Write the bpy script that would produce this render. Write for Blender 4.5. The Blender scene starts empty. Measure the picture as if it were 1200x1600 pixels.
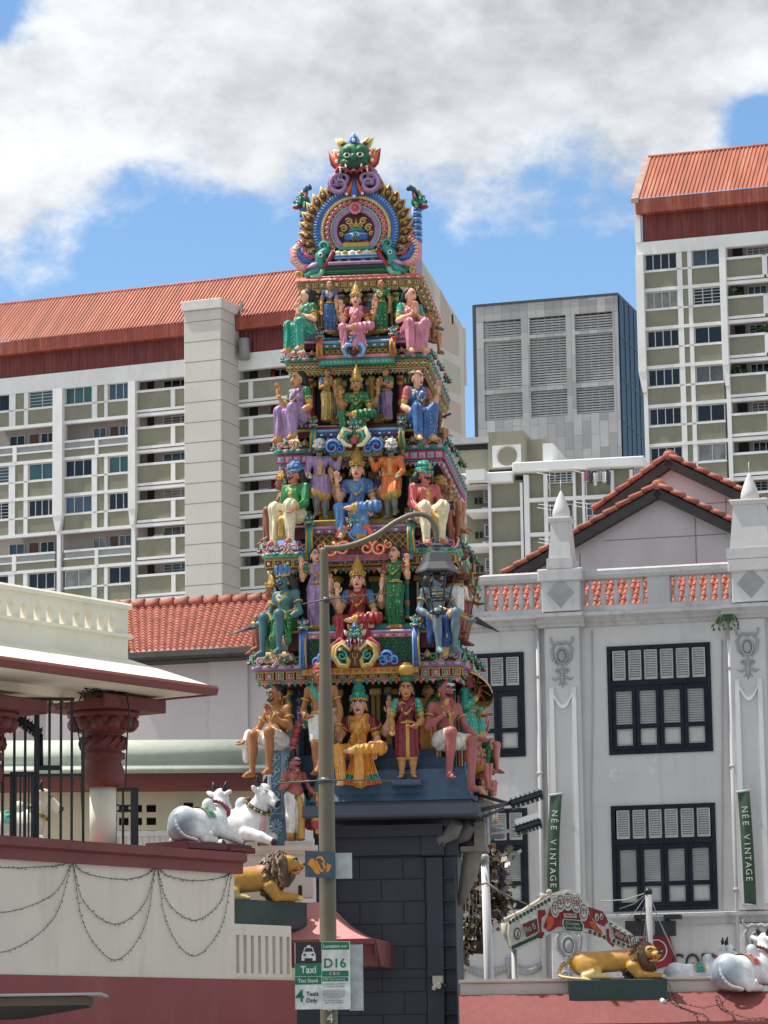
import bpy, bmesh, math, random
import numpy as np
from mathutils import Vector, Matrix, Euler

R = math.radians
rnd = random.Random(7)
scene = bpy.context.scene
COL = scene.collection

# ------------------------------------------------------------------ camera
FPX = 5000.0                      # focal length in photo pixels (1200 wide)
PITCH = R(9.76); ROLL = R(-0.82)
CAM_LOC = Vector((0, 0, 1.6))
CAM_R = (Matrix.Rotation(math.pi / 2 + PITCH, 3, 'X') @ Matrix.Rotation(ROLL, 3, 'Z'))
cam = bpy.data.cameras.new('camera'); cam_o = bpy.data.objects.new('camera', cam); COL.objects.link(cam_o)
cam.sensor_fit = 'HORIZONTAL'; cam.sensor_width = 36; cam.lens = FPX / 1200 * 36
cam.clip_start = 0.5; cam.clip_end = 4000
cam_o.matrix_world = Matrix.Translation(CAM_LOC) @ CAM_R.to_4x4()
scene.camera = cam_o

def ray(px, py):
    return CAM_R @ Vector(((px - 600) / FPX, (800 - py) / FPX, -1))

def at(px, py, Y):
    d = ray(px, py)
    return CAM_LOC + d * (Y / d.y)

class Frame:
    """an upright local frame: x along a facade, y away behind it, z up from the ground"""
    def __init__(s, px, py, Y, deg):
        p = at(px, py, Y)
        s.o = Vector((p.x, p.y, 0)); s.a = R(deg)
        s.M = Matrix.Translation(s.o) @ Matrix.Rotation(s.a, 4, 'Z')
        s.I = s.M.inverted()
        s.c = s.I @ CAM_LOC; s.R3 = s.I.to_3x3()
    def p(s, px, py, w=0.0):
        d = s.R3 @ ray(px, py)
        t = (w - s.c.y) / d.y
        return s.c + d * t
    def u(s, px, py, w=0.0): return s.p(px, py, w).x
    def z(s, px, py, w=0.0): return s.p(px, py, w).z
    def ppm(s, px, py, w=0.0):
        return 100.0 / (s.p(px, py - 50, w) - s.p(px, py + 50, w)).length
    def world(s, v): return s.M @ Vector(v)

# ------------------------------------------------------------------ naming / linking
def link(o, parent=None):
    COL.objects.link(o)
    if parent is not None: o.parent = parent
    return o

def tag(o, label=None, cat=None, group=None, kind=None):
    if label: o['label'] = label
    if cat: o['category'] = cat
    if group: o['group'] = group
    if kind: o['kind'] = kind
    return o

def thing(name, label, cat, loc=(0, 0, 0), rz=0.0, group=None):
    o = bpy.data.objects.new(name, None)
    o.empty_display_size = 0.2
    link(o); o.location = loc; o.rotation_euler = (0, 0, rz)
    return tag(o, label, cat, group)

def fthing(fr, name, label, cat, local=(0, 0, 0), rz=0.0, group=None):
    return thing(name, label, cat, fr.world(local), fr.a + rz, group)

def copy_tree(o, parent=None):
    c = o.copy(); COL.objects.link(c)
    if parent is not None: c.parent = parent
    for ch in list(o.children): copy_tree(ch, c)
    return c

# ------------------------------------------------------------------ materials
MATS = {}
def srgb(r, g, b):
    f = lambda v: (v / 255 / 12.92) if v / 255 <= 0.04045 else ((v / 255 + 0.055) / 1.055) ** 2.4
    return (f(r), f(g), f(b))

def mat(name, col, rough=0.6, var=0.12, vscale=3.0, bump=0.0, bscale=40.0, metal=0.0, spec=0.5, dirt=None, dscale=1.2, damt=0.35, stretch=(1.6,1.6,0.55)):
    """painted / plastered surface: base colour with broad variation, optional dirt and fine bump"""
    key = name
    if key in MATS: return MATS[key]
    m = bpy.data.materials.new(name); m.use_nodes = True
    nt = m.node_tree; N = nt.nodes; Lk = nt.links
    b = N['Principled BSDF']
    b.inputs['Roughness'].default_value = rough
    b.inputs['Metallic'].default_value = metal
    b.inputs['Specular IOR Level'].default_value = spec
    tc = N.new('ShaderNodeTexCoord')
    nz = N.new('ShaderNodeTexNoise'); nz.inputs['Scale'].default_value = vscale; nz.inputs['Detail'].default_value = 6
    nz.inputs['Roughness'].default_value = 0.6
    Lk.new(tc.outputs['Object'], nz.inputs['Vector'])
    mx = N.new('ShaderNodeMix'); mx.data_type = 'RGBA'
    lo = [c * (1 - var) for c in col]; hi = [min(1, c * (1 + var)) for c in col]
    mx.inputs['A'].default_value = (*lo, 1); mx.inputs['B'].default_value = (*hi, 1)
    rmp = N.new('ShaderNodeMapRange'); rmp.inputs['From Min'].default_value = 0.3; rmp.inputs['From Max'].default_value = 0.7
    Lk.new(nz.outputs['Fac'], rmp.inputs['Value'])
    Lk.new(rmp.outputs['Result'], mx.inputs['Factor'])
    out = mx.outputs['Result']
    if dirt is not None:
        n2 = N.new('ShaderNodeTexNoise'); n2.inputs['Scale'].default_value = dscale; n2.inputs['Detail'].default_value = 8
        n2.inputs['Roughness'].default_value = 0.7
        mp = N.new('ShaderNodeMapping'); mp.inputs['Scale'].default_value = stretch
        Lk.new(tc.outputs['Object'], mp.inputs['Vector']); Lk.new(mp.outputs['Vector'], n2.inputs['Vector'])
        r2 = N.new('ShaderNodeMapRange'); r2.inputs['From Min'].default_value = 0.52; r2.inputs['From Max'].default_value = 0.78
        r2.inputs['To Max'].default_value = damt
        Lk.new(n2.outputs['Fac'], r2.inputs['Value'])
        m2 = N.new('ShaderNodeMix'); m2.data_type = 'RGBA'
        Lk.new(r2.outputs['Result'], m2.inputs['Factor']); Lk.new(out, m2.inputs['A'])
        m2.inputs['B'].default_value = (*dirt, 1)
        out = m2.outputs['Result']
    Lk.new(out, b.inputs['Base Color'])
    if bump > 0:
        n3 = N.new('ShaderNodeTexNoise'); n3.inputs['Scale'].default_value = bscale; n3.inputs['Detail'].default_value = 5
        Lk.new(tc.outputs['Object'], n3.inputs['Vector'])
        bp = N.new('ShaderNodeBump'); bp.inputs['Strength'].default_value = bump; bp.inputs['Distance'].default_value = 0.02
        Lk.new(n3.outputs['Fac'], bp.inputs['Height']); Lk.new(bp.outputs['Normal'], b.inputs['Normal'])
    MATS[key] = m
    return m

def paint(name, rgb255, rough=0.50, var=0.22, **kw):
    """enamel paint given by its sunlit picture colour, brought down to a real base colour"""
    kw.setdefault('vscale', 9.0); kw.setdefault('bump', 0.12); kw.setdefault('bscale', 60)
    kw.setdefault('dirt', tuple(c * 0.35 + 0.02 for c in srgb(*rgb255))); kw.setdefault('dscale', 8.0); kw.setdefault('damt', 0.6)
    return mat(name, srgb(*rgb255), rough, var, **kw)

def brushed(name, base, zones):
    """hand-brushed paint: base colour with soft-edged zones of other colours; zone = (colour, axis, from, to, amount, limit)"""
    m = paint(name, base, 0.5); nt = m.node_tree; N = nt.nodes; Lk = nt.links; b = N['Principled BSDF']
    src = b.inputs['Base Color'].links[0].from_socket
    tc = N.new('ShaderNodeTexCoord'); sp = N.new('ShaderNodeSeparateXYZ'); nz = N.new('ShaderNodeTexNoise'); nz.inputs['Scale'].default_value = 5
    Lk.new(tc.outputs['Object'], nz.inputs['Vector']); Lk.new(tc.outputs['Object'], sp.inputs[0])
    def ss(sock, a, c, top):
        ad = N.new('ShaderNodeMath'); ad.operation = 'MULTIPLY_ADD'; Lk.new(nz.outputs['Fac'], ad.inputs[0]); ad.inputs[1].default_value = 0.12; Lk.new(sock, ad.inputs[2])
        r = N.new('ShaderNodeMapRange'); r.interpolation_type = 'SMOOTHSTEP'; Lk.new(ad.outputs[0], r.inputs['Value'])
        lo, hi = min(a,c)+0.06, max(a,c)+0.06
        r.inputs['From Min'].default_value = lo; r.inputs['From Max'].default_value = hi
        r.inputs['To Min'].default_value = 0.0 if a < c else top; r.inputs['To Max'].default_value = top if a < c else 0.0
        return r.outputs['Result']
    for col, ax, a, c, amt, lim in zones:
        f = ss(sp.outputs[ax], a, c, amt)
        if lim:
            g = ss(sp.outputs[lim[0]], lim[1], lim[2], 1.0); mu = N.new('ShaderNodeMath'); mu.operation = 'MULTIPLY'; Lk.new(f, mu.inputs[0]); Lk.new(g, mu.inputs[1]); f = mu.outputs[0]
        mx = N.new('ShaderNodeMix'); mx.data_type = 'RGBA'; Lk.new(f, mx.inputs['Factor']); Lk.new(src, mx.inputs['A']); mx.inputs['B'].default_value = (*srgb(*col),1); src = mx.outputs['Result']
    Lk.new(src, b.inputs['Base Color'])
    return m

# ------------------------------------------------------------------ hard-surface mesh builder
class MB:
    def __init__(s): s.v = []; s.f = []; s.m = []; s.sm = []
    def add(s, vs, fs, m=0, smooth=False):
        o = len(s.v); s.v += [tuple(v) for v in vs]
        for f in fs:
            s.f.append([i + o for i in f]); s.m.append(m); s.sm.append(smooth)
        return s
    def box(s, x0, x1, y0, y1, z0, z1, m=0):
        vs = [(x0,y0,z0),(x1,y0,z0),(x1,y1,z0),(x0,y1,z0),(x0,y0,z1),(x1,y0,z1),(x1,y1,z1),(x0,y1,z1)]
        return s.add(vs, [(0,3,2,1),(4,5,6,7),(0,1,5,4),(1,2,6,5),(2,3,7,6),(3,0,4,7)], m)
    def bev(s, x0, x1, y0, y1, z0, z1, b=0.02, m=0):
        """box with its four front edges chamfered"""
        vs = [(x0+b,y0,z0+b),(x1-b,y0,z0+b),(x1-b,y0,z1-b),(x0+b,y0,z1-b),
              (x0,y0+b,z0),(x1,y0+b,z0),(x1,y0+b,z1),(x0,y0+b,z1),
              (x0,y1,z0),(x1,y1,z0),(x1,y1,z1),(x0,y1,z1)]
        fs = [(0,1,2,3),(0,4,5,1),(1,5,6,2),(2,6,7,3),(3,7,4,0),(4,8,9,5),(5,9,10,6),(6,10,11,7),(7,11,8,4),(8,11,10,9)]
        return s.add(vs, fs, m)
    def frustum(s, c0, hx0, hy0, c1, hx1, hy1, m=0):
        x,y,z = c0; X,Y,Z = c1
        vs = [(x-hx0,y-hy0,z),(x+hx0,y-hy0,z),(x+hx0,y+hy0,z),(x-hx0,y+hy0,z),(X-hx1,Y-hy1,Z),(X+hx1,Y-hy1,Z),(X+hx1,Y+hy1,Z),(X-hx1,Y+hy1,Z)]
        return s.add(vs, [(0,3,2,1),(4,5,6,7),(0,1,5,4),(1,2,6,5),(2,3,7,6),(3,0,4,7)], m)
    def lathe(s, prof, c=(0,0,0), n=16, m=0, sx=1.0, sy=1.0, M=None, smooth=True, ms=None):
        """prof: (radius, height) pairs; ms: material per band"""
        vs = []
        for r, h in prof:
            for i in range(n):
                a = 2*math.pi*i/n
                p = Vector((c[0]+r*sx*math.cos(a), c[1]+r*sy*math.sin(a), c[2]+h))
                vs.append(M @ p if M else p)
        o = len(s.v); s.v += [tuple(v) for v in vs]
        for k in range(len(prof)-1):
            for i in range(n):
                j = (i+1) % n
                s.f.append([o+k*n+i, o+k*n+j, o+(k+1)*n+j, o+(k+1)*n+i]); s.m.append(ms[k] if ms else m); s.sm.append(smooth)
        s.f.append([o+i for i in range(n)][::-1]); s.m.append(ms[0] if ms else m); s.sm.append(False)
        s.f.append([o+(len(prof)-1)*n+i for i in range(n)]); s.m.append(ms[-1] if ms else m); s.sm.append(False)
        return s
    def tube(s, pts, r, n=6, m=0, flat=None, smooth=True, closed=False):
        """r: number or list; flat: (normal vector, factor) squashes the section along that vector"""
        P = [Vector(p) for p in pts]; k = len(P)
        rs = [r]*k if not hasattr(r, '__len__') else list(r)
        o = len(s.v); up = None
        for i in range(k):
            if closed: t = P[(i+1) % k] - P[i-1]
            else: t = P[min(i+1,k-1)] - P[max(i-1,0)]
            if t.length < 1e-9: t = Vector((0,0,1))
            t.normalize()
            if up is None:
                up = Vector((0,0,1)) if abs(t.z) < 0.9 else Vector((1,0,0))
            a = up - t*up.dot(t)
            if a.length < 1e-6: a = Vector((1,0,0)) - t*t.x
            a.normalize(); up = a; b = t.cross(a)
            for j in range(n):
                q = 2*math.pi*j/n
                d = (a*math.cos(q) + b*math.sin(q))*rs[i]
                if flat: d = d - flat[0]*(d.dot(flat[0])*(1-flat[1]))
                s.v.append(tuple(P[i]+d))
        for i in range(k if closed else k-1):
            i2 = (i+1) % k
            for j in range(n):
                j2 = (j+1) % n
                s.f.append([o+i*n+j, o+i*n+j2, o+i2*n+j2, o+i2*n+j]); s.m.append(m); s.sm.append(smooth)
        if not closed:
            s.f.append([o+j for j in range(n)][::-1]); s.m.append(m); s.sm.append(False)
            s.f.append([o+(k-1)*n+j for j in range(n)]); s.m.append(m); s.sm.append(False)
        return s
    def prism(s, poly, y0, y1, m=0, ms=None):
        """polygon in x,z extruded along y"""
        n = len(poly)
        vs = [(x,y0,z) for x,z in poly] + [(x,y1,z) for x,z in poly]
        fs = [list(range(n)), list(range(2*n-1,n-1,-1))]
        s.add(vs, fs, m)
        o = len(s.v)-2*n
        for i in range(n):
            j = (i+1) % n
            s.f.append([o+i, o+n+i, o+n+j, o+j]); s.m.append(m if ms is None else ms); s.sm.append(False)
        return s
    def sweep(s, prof, x0, x1, m=0, ms=None, smooth=False, caps=True):
        """profile of (y,z) points extruded along x"""
        n = len(prof); o = len(s.v)
        s.v += [(x0,y,z) for y,z in prof] + [(x1,y,z) for y,z in prof]
        for i in range(n-1):
            s.f.append([o+i, o+i+1, o+n+i+1, o+n+i]); s.m.append(ms[i] if ms else m); s.sm.append(smooth)
        if caps:
            s.f.append([o+i for i in range(n)][::-1]); s.m.append(m); s.sm.append(False)
            s.f.append([o+n+i for i in range(n)]); s.m.append(m); s.sm.append(False)
        return s
    def ball(s, c, r, n=8, k=6, m=0, M=None):
        rx, ry, rz = (r, r, r) if not hasattr(r, '__len__') else r
        vs = [(c[0],c[1],c[2]-rz)]
        for i in range(1, k):
            f = -math.pi/2 + math.pi*i/k
            for j in range(n):
                a = 2*math.pi*j/n
                vs.append((c[0]+rx*math.cos(f)*math.cos(a), c[1]+ry*math.cos(f)*math.sin(a), c[2]+rz*math.sin(f)))
        vs.append((c[0],c[1],c[2]+rz))
        if M: vs = [M @ Vector(v) for v in vs]
        fs = []
        for j in range(n): fs.append((0, 1+(j+1)%n, 1+j))
        for i in range(k-2):
            for j in range(n):
                a = 1+i*n; b = 1+(i+1)*n; j2 = (j+1)%n
                fs.append((a+j, a+j2, b+j2, b+j))
        t = len(vs)-1; b = 1+(k-2)*n
        for j in range(n): fs.append((b+j, b+(j+1)%n, t))
        return s.add(vs, fs, m, True)
    def xform(s, M, start=0):
        for i in range(start, len(s.v)): s.v[i] = tuple(M @ Vector(s.v[i]))
        return s
    def build(s, name, mats, parent=None):
        me = bpy.data.meshes.new(name)
        me.from_pydata(s.v, [], s.f)
        if not isinstance(mats, (list, tuple)): mats = [mats]
        for q in mats: me.materials.append(q)
        me.polygons.foreach_set('material_index', s.m)
        me.polygons.foreach_set('use_smooth', s.sm)
        bm = bmesh.new(); bm.from_mesh(me); bmesh.ops.recalc_face_normals(bm, faces=bm.faces); bm.to_mesh(me); bm.free()
        me.update()
        return link(bpy.data.objects.new(name, me), parent)

def spiral(c, r0, r1, a0, turns, n=18, plane='xz', y=0.0):
    """a scroll curve in the x-z plane"""
    pts = []
    for i in range(n+1):
        t = i/n; a = a0 + turns*2*math.pi*t; r = r0 + (r1-r0)*t
        pts.append((c[0]+r*math.cos(a), y, c[1]+r*math.sin(a)))
    return pts

def bez(p0, p1, p2, p3, n=10):
    out = []
    for i in range(n+1):
        t = i/n; q = 1-t
        out.append(tuple(q*q*q*a+3*q*q*t*b+3*q*t*t*c+t*t*t*d for a,b,c,d in zip(p0,p1,p2,p3)))
    return out

def catmull(P, n=6):
    P = [Vector(p) for p in P]; out = []
    Q = [P[0]*2-P[1]] + P + [P[-1]*2-P[-2]]
    for i in range(1, len(Q)-2):
        a,b,c,d = Q[i-1],Q[i],Q[i+1],Q[i+2]
        for k in range(n):
            t = k/n
            out.append(0.5*((2*b)+(c-a)*t+(2*a-5*b+4*c-d)*t*t+(3*b-a-3*c+d)*t**3))
    out.append(P[-1])
    return out

# ------------------------------------------------------------------ organic shapes: blended volumes turned into one skin
class Blob:
    def __init__(s, h=0.016, k=0.03): s.h = h; s.k = k; s.P = []
    def cap(s, a, b, ra, rb=None, lab=0, k=None):
        s.P.append(('c', np.array(a, float), np.array(b, float), ra, ra if rb is None else rb, lab, s.k if k is None else k)); return s
    def chain(s, pts, rs, lab=0, k=None):
        for i in range(len(pts)-1): s.cap(pts[i], pts[i+1], rs[i], rs[i+1], lab, k)
        return s
    def ell(s, c, r, rot=None, lab=0, k=None):
        Rm = np.eye(3) if rot is None else np.array(rot)
        s.P.append(('e', np.array(c, float), np.array(r, float), Rm, None, lab, s.k if k is None else k)); return s
    def mesh(s, name, mats, parent=None, relabel=None, disp=None, smooth_it=1):
        h = s.h; lo = np.full(3, 1e9); hi = -lo
        BB = []
        for p in s.P:
            if p[0] == 'c':
                a = np.minimum(p[1]-p[3], p[2]-p[4]); b = np.maximum(p[1]+p[3], p[2]+p[4])
            else:
                e = np.sqrt(((np.abs(p[3])*p[2])**2).sum(1)); a = p[1]-e; b = p[1]+e
            BB.append((a, b)); lo = np.minimum(lo, a); hi = np.maximum(hi, b)
        lo = lo - 3*h; n = np.ceil((hi + 3*h - lo)/h).astype(int)+1
        F = np.full(n, 0.5, np.float32); Lb = np.zeros(n, np.int8); Bst = np.full(n, 0.5, np.float32)
        for p, (a, b) in zip(s.P, BB):
            k = max(p[6], 1e-4)
            i0 = np.maximum(np.floor((a-k-2*h-lo)/h).astype(int), 0); i1 = np.minimum(np.ceil((b+k+2*h-lo)/h).astype(int)+1, n)
            sl = tuple(slice(i0[q], i1[q]) for q in range(3))
            X = (lo[0]+h*np.arange(i0[0], i1[0]))[:,None,None]; Y = (lo[1]+h*np.arange(i0[1], i1[1]))[None,:,None]; Z = (lo[2]+h*np.arange(i0[2], i1[2]))[None,None,:]
            if p[0] == 'c':
                A, B = p[1], p[2]; d = B-A; L2 = max(float(d@d), 1e-9)
                px, py, pz = X-A[0], Y-A[1], Z-A[2]
                t = np.clip((px*d[0]+py*d[1]+pz*d[2])/L2, 0, 1)
                D = np.sqrt((px-t*d[0])**2+(py-t*d[1])**2+(pz-t*d[2])**2) - (p[3]+(p[4]-p[3])*t)
            else:
                q = [X-p[1][0], Y-p[1][1], Z-p[1][2]]; Rm = p[3]
                l = [Rm[0,j]*q[0]+Rm[1,j]*q[1]+Rm[2,j]*q[2] for j in range(3)]
                k0 = np.sqrt(sum((l[j]/p[2][j])**2 for j in range(3))); k1 = np.sqrt(sum((l[j]/p[2][j]**2)**2 for j in range(3)))
                D = k0*(k0-1)/np.maximum(k1, 1e-6)
            D = D.astype(np.float32)
            f = F[sl]; lb = Lb[sl]; bs = Bst[sl]
            hk = np.maximum(k-np.abs(f-D), 0)
            F[sl] = np.minimum(f, D) - hk*hk/(4*k)
            w = D < bs
            lb[w] = p[5]; bs[w] = D[w]
        v, q, fl = nets(F, Lb, lo, h)
        if smooth_it:
            v = relax(v, q, smooth_it)
        if disp is not None: v = disp(v)
        return arrmesh(name, v, q, fl, mats, parent, relabel)

def nets(F, Lb, o, h):
    S = F < 0
    c = np.zeros(tuple(x-1 for x in F.shape), np.int8)
    offs = [(i,j,k) for i in (0,1) for j in (0,1) for k in (0,1)]
    sub = lambda A, t: A[t[0]:A.shape[0]-1+t[0], t[1]:A.shape[1]-1+t[1], t[2]:A.shape[2]-1+t[2]]
    for t in offs: c += sub(S, t)
    mixed = (c > 0) & (c < 8)
    idx = np.full(mixed.shape, -1, np.int32); cnt = int(mixed.sum()); idx[mixed] = np.arange(cnt)
    I = np.argwhere(mixed)
    val = {t: F[I[:,0]+t[0], I[:,1]+t[1], I[:,2]+t[2]] for t in offs}
    acc = np.zeros((cnt,3)); num = np.zeros(cnt)
    for t in offs:
        for ax in range(3):
            if t[ax]: continue
            u = list(t); u[ax] = 1; u = tuple(u)
            a, b = val[t], val[u]; m = (a < 0) != (b < 0)
            tt = np.where(m, a/np.where(m, a-b, 1), 0)
            pos = np.array(t, float)[None].repeat(cnt, 0); pos[:,ax] += tt
            acc += pos*m[:,None]; num += m
    v = (I + acc/np.maximum(num,1)[:,None])*h + o
    Q = []; FL = []
    for ax in range(3):
        a1, a2 = (ax+1)%3, (ax+2)%3
        s0 = [slice(1,-1)]*3; s1 = [slice(1,-1)]*3
        s0[ax] = slice(0,-1); s1[ax] = slice(1,None)
        A, B = S[tuple(s0)], S[tuple(s1)]
        E = np.argwhere(A != B)
        if not len(E): continue
        inside = A[E[:,0],E[:,1],E[:,2]]
        g = E.copy(); g[:,a1] += 1; g[:,a2] += 1     # grid index of edge start
        def cell(d1, d2):
            z = g.copy(); z[:,a1] += d1; z[:,a2] += d2
            return idx[z[:,0],z[:,1],z[:,2]]
        q = np.stack([cell(-1,-1), cell(0,-1), cell(0,0), cell(-1,0)], 1)
        q[~inside] = q[~inside][:, ::-1]
        Q.append(q)
        FL.append(Lb[g[:,0],g[:,1],g[:,2]])
    return v, np.concatenate(Q), np.concatenate(FL)

def relax(v, q, it=1):
    for _ in range(it):
        acc = np.zeros_like(v); num = np.zeros(len(v))
        for a, b in ((0,1),(1,2),(2,3),(3,0)):
            np.add.at(acc, q[:,a], v[q[:,b]]); np.add.at(num, q[:,a], 1)
            np.add.at(acc, q[:,b], v[q[:,a]]); np.add.at(num, q[:,b], 1)
        v = 0.5*v + 0.5*acc/np.maximum(num,1)[:,None]
    return v

def arrmesh(name, v, q, fl, mats, parent=None, relabel=None):
    me = bpy.data.meshes.new(name)
    nv, nf = len(v), len(q)
    me.vertices.add(nv); me.vertices.foreach_set('co', v.astype(np.float32).ravel())
    me.loops.add(nf*4); me.loops.foreach_set('vertex_index', q.astype(np.int32).ravel())
    me.polygons.add(nf); me.polygons.foreach_set('loop_start', np.arange(0, nf*4, 4, dtype=np.int32))
    me.update(calc_edges=True)
    fl = fl.astype(np.int32)
    if relabel is not None: fl = relabel(v[q].mean(1), fl).astype(np.int32)
    if not isinstance(mats, (list, tuple)): mats = [mats]
    for m in mats: me.materials.append(m)
    me.polygons.foreach_set('material_index', fl)
    me.polygons.foreach_set('use_smooth', np.ones(nf, bool))
    me.validate()
    return link(bpy.data.objects.new(name, me), parent)

def join_into(o, mb, mats):
    """append a builder's faces to an existing mesh object (same single mesh)"""
    me = o.data; bm = bmesh.new(); bm.from_mesh(me)
    base = len(me.materials)
    for m in mats: me.materials.append(m)
    vs = [bm.verts.new(p) for p in mb.v]
    for f, mi, sm in zip(mb.f, mb.m, mb.sm):
        try: fc = bm.faces.new([vs[i] for i in f])
        except ValueError: continue
        fc.material_index = base+mi; fc.smooth = sm
    bm.to_mesh(me); bm.free()
    return o

def text_obj(txt, size, M, m, parent=None, name='lettering', depth=0.002, align='CENTER', space=1.0, width=None, bold=0.0):
    """lettering as a real mesh with a little thickness; M places it (x right, y up in text plane)"""
    cu = bpy.data.curves.new(name, 'FONT'); cu.body = txt; cu.size = size; cu.align_x = align; cu.align_y = 'CENTER'
    cu.extrude = depth; cu.space_character = space; cu.offset = bold*size; cu.resolution_u = 3
    o = bpy.data.objects.new(name, cu); COL.objects.link(o)
    dg = bpy.context.evaluated_depsgraph_get(); dg.update()
    me = bpy.data.meshes.new_from_object(o.evaluated_get(dg)); me.name = name
    bpy.data.objects.remove(o); bpy.data.curves.remove(cu)
    if width:
        xs = [v.co.x for v in me.vertices]; w = max(xs)-min(xs)
        if w > 0: me.transform(Matrix.Scale(width/w, 4, (1,0,0)))
    me.transform(M)
    me.materials.clear(); me.materials.append(m)
    return link(bpy.data.objects.new(name, me), parent)

TXT = Matrix.Rotation(math.pi/2, 4, 'X')      # text standing upright facing -y
def txt_at(x, y, z, rot=0.0):
    return Matrix.Translation((x, y, z)) @ Matrix.Rotation(rot, 4, 'Y') @ TXT
# ------------------------------------------------------------------ sky, sun, ground
SUN_TO = Vector((-0.42, 0.06, 0.90)).normalized()      # direction towards the sun: high, left, slightly behind the tower
sun_el = math.asin(SUN_TO.z); sun_az = math.atan2(SUN_TO.x, SUN_TO.y)
world = bpy.data.worlds.new('World'); scene.world = world; world.use_nodes = True
nt = world.node_tree; N = nt.nodes; Lk = nt.links
bg = N['Background']; bg.inputs['Strength'].default_value = 0.10
sky = N.new('ShaderNodeTexSky'); sky.sky_type = 'NISHITA'; sky.sun_disc = False
sky.sun_elevation = sun_el; sky.sun_rotation = sun_az; sky.air_density = 1.0; sky.dust_density = 0.6; sky.ozone_density = 1.6
tc = N.new('ShaderNodeTexCoord')
def M_(op, a, b=None, c=None):
    n = N.new('ShaderNodeMath'); n.operation = op
    for i, v in enumerate((a, b, c)):
        if v is None: continue
        if isinstance(v, (int, float)): n.inputs[i].default_value = v
        else: Lk.new(v, n.inputs[i])
    return n.outputs[0]
def SM(v, a, b, lo=0.0, hi=1.0):
    n = N.new('ShaderNodeMapRange'); n.interpolation_type = 'SMOOTHSTEP'
    Lk.new(v, n.inputs['Value']); n.inputs['From Min'].default_value = a; n.inputs['From Max'].default_value = b
    n.inputs['To Min'].default_value = lo; n.inputs['To Max'].default_value = hi
    return n.outputs['Result']
sep = N.new('ShaderNodeSeparateXYZ'); Lk.new(tc.outputs['Generated'], sep.inputs[0])
X, Y, Z = sep.outputs
az = M_('MULTIPLY', M_('ARCTAN2', X, Y), 57.2958)
el = M_('MULTIPLY', M_('ARCSINE', Z), 57.2958)
def NZ(scale, detail, rough, off=(0,0,0), stretch=(1,1,1.5), dist=0.0):
    mp = N.new('ShaderNodeMapping'); mp.inputs['Location'].default_value = off; mp.inputs['Scale'].default_value = stretch
    Lk.new(tc.outputs['Generated'], mp.inputs['Vector'])
    n = N.new('ShaderNodeTexNoise'); n.inputs['Scale'].default_value = scale; n.inputs['Detail'].default_value = detail
    n.inputs['Roughness'].default_value = rough; n.inputs['Distortion'].default_value = dist
    Lk.new(mp.outputs['Vector'], n.inputs['Vector'])
    return n.outputs['Fac']
big = NZ(9, 9, 0.58, (3.1, 0.4, 1.7))
mid = NZ(26, 10, 0.62, (1.2, 7.7, 0.3))
EL0 = 15.75                                            # lower edge of the cloud bank, in degrees of elevation
dens = M_('ADD', M_('MULTIPLY', M_('SUBTRACT', big, 0.5), 6.2), M_('MULTIPLY', M_('SUBTRACT', mid, 0.5), 5.0))
# bank: positive above its lower edge, which dips at the left of the view
dip = M_('MULTIPLY', SM(az, -4.0, -7.0), 1.5)
dip2 = M_('MULTIPLY', SM(M_('ABSOLUTE', M_('SUBTRACT', az, 2.0)), 2.6, 0.3), 0.75)
bank = M_('ADD', M_('MULTIPLY', M_('ADD', M_('SUBTRACT', el, EL0), dip), 1.5), dip2)
hole = M_('MULTIPLY', M_('MULTIPLY', SM(az, -4.3, -7.2), SM(el, 16.8, 18.8)), 8.5)
hole2 = M_('MULTIPLY', M_('MULTIPLY', SM(az, 5.9, 7.2), SM(M_('ABSOLUTE', M_('SUBTRACT', el, 16.3)), 1.0, 0.2)), 2.6)
far = M_('MULTIPLY', SM(el, 24.0, 60.0), 9.0)          # thins out higher up
d = M_('SUBTRACT', M_('SUBTRACT', M_('SUBTRACT', M_('ADD', dens, bank), hole), hole2), far)
mask = SM(d, -0.45, 1.35)
# shading of the cloud body: lit rims, grey thick belly to the right
g1 = NZ(15, 8, 0.55, (8.2, 2.2, 4.4)); g2 = NZ(60, 6, 0.6, (0.2, 3.2, 1.4))
belly = M_('MULTIPLY', SM(M_('ADD', d, M_('MULTIPLY', M_('SUBTRACT', g1, 0.5), 8.0)), 1.2, 4.5), SM(M_('ADD', az, M_('MULTIPLY', M_('SUBTRACT', g1, 0.5), 10.0)), -6.5, 3.0))
tex = M_('ADD', M_('MULTIPLY', g2, 0.25), M_('MULTIPLY', g1, 0.35))
big_o = NZ(9, 5, 0.58, (3.1+0.010, 0.4, 1.7-0.022)); mid_o = NZ(26, 5, 0.62, (1.2+0.004, 7.7, 0.3-0.010))
relief = M_('ADD', M_('MULTIPLY', M_('SUBTRACT', big, big_o), 1.25), M_('MULTIPLY', M_('SUBTRACT', mid, mid_o), 0.45))
shade0 = M_('SUBTRACT', M_('ADD', 0.84, M_('MULTIPLY', M_('SUBTRACT', tex, 0.3), 1.1)), M_('MULTIPLY', belly, 0.24))
shade = M_('MAXIMUM', M_('MINIMUM', M_('ADD', shade0, relief), 1.06), 0.46)
cl = N.new('ShaderNodeCombineXYZ')
CL_GAIN = 6.2
for i, kx in enumerate((0.955, 0.985, 1.03)):
    Lk.new(M_('MULTIPLY', shade, CL_GAIN*kx), cl.inputs[i])
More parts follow.
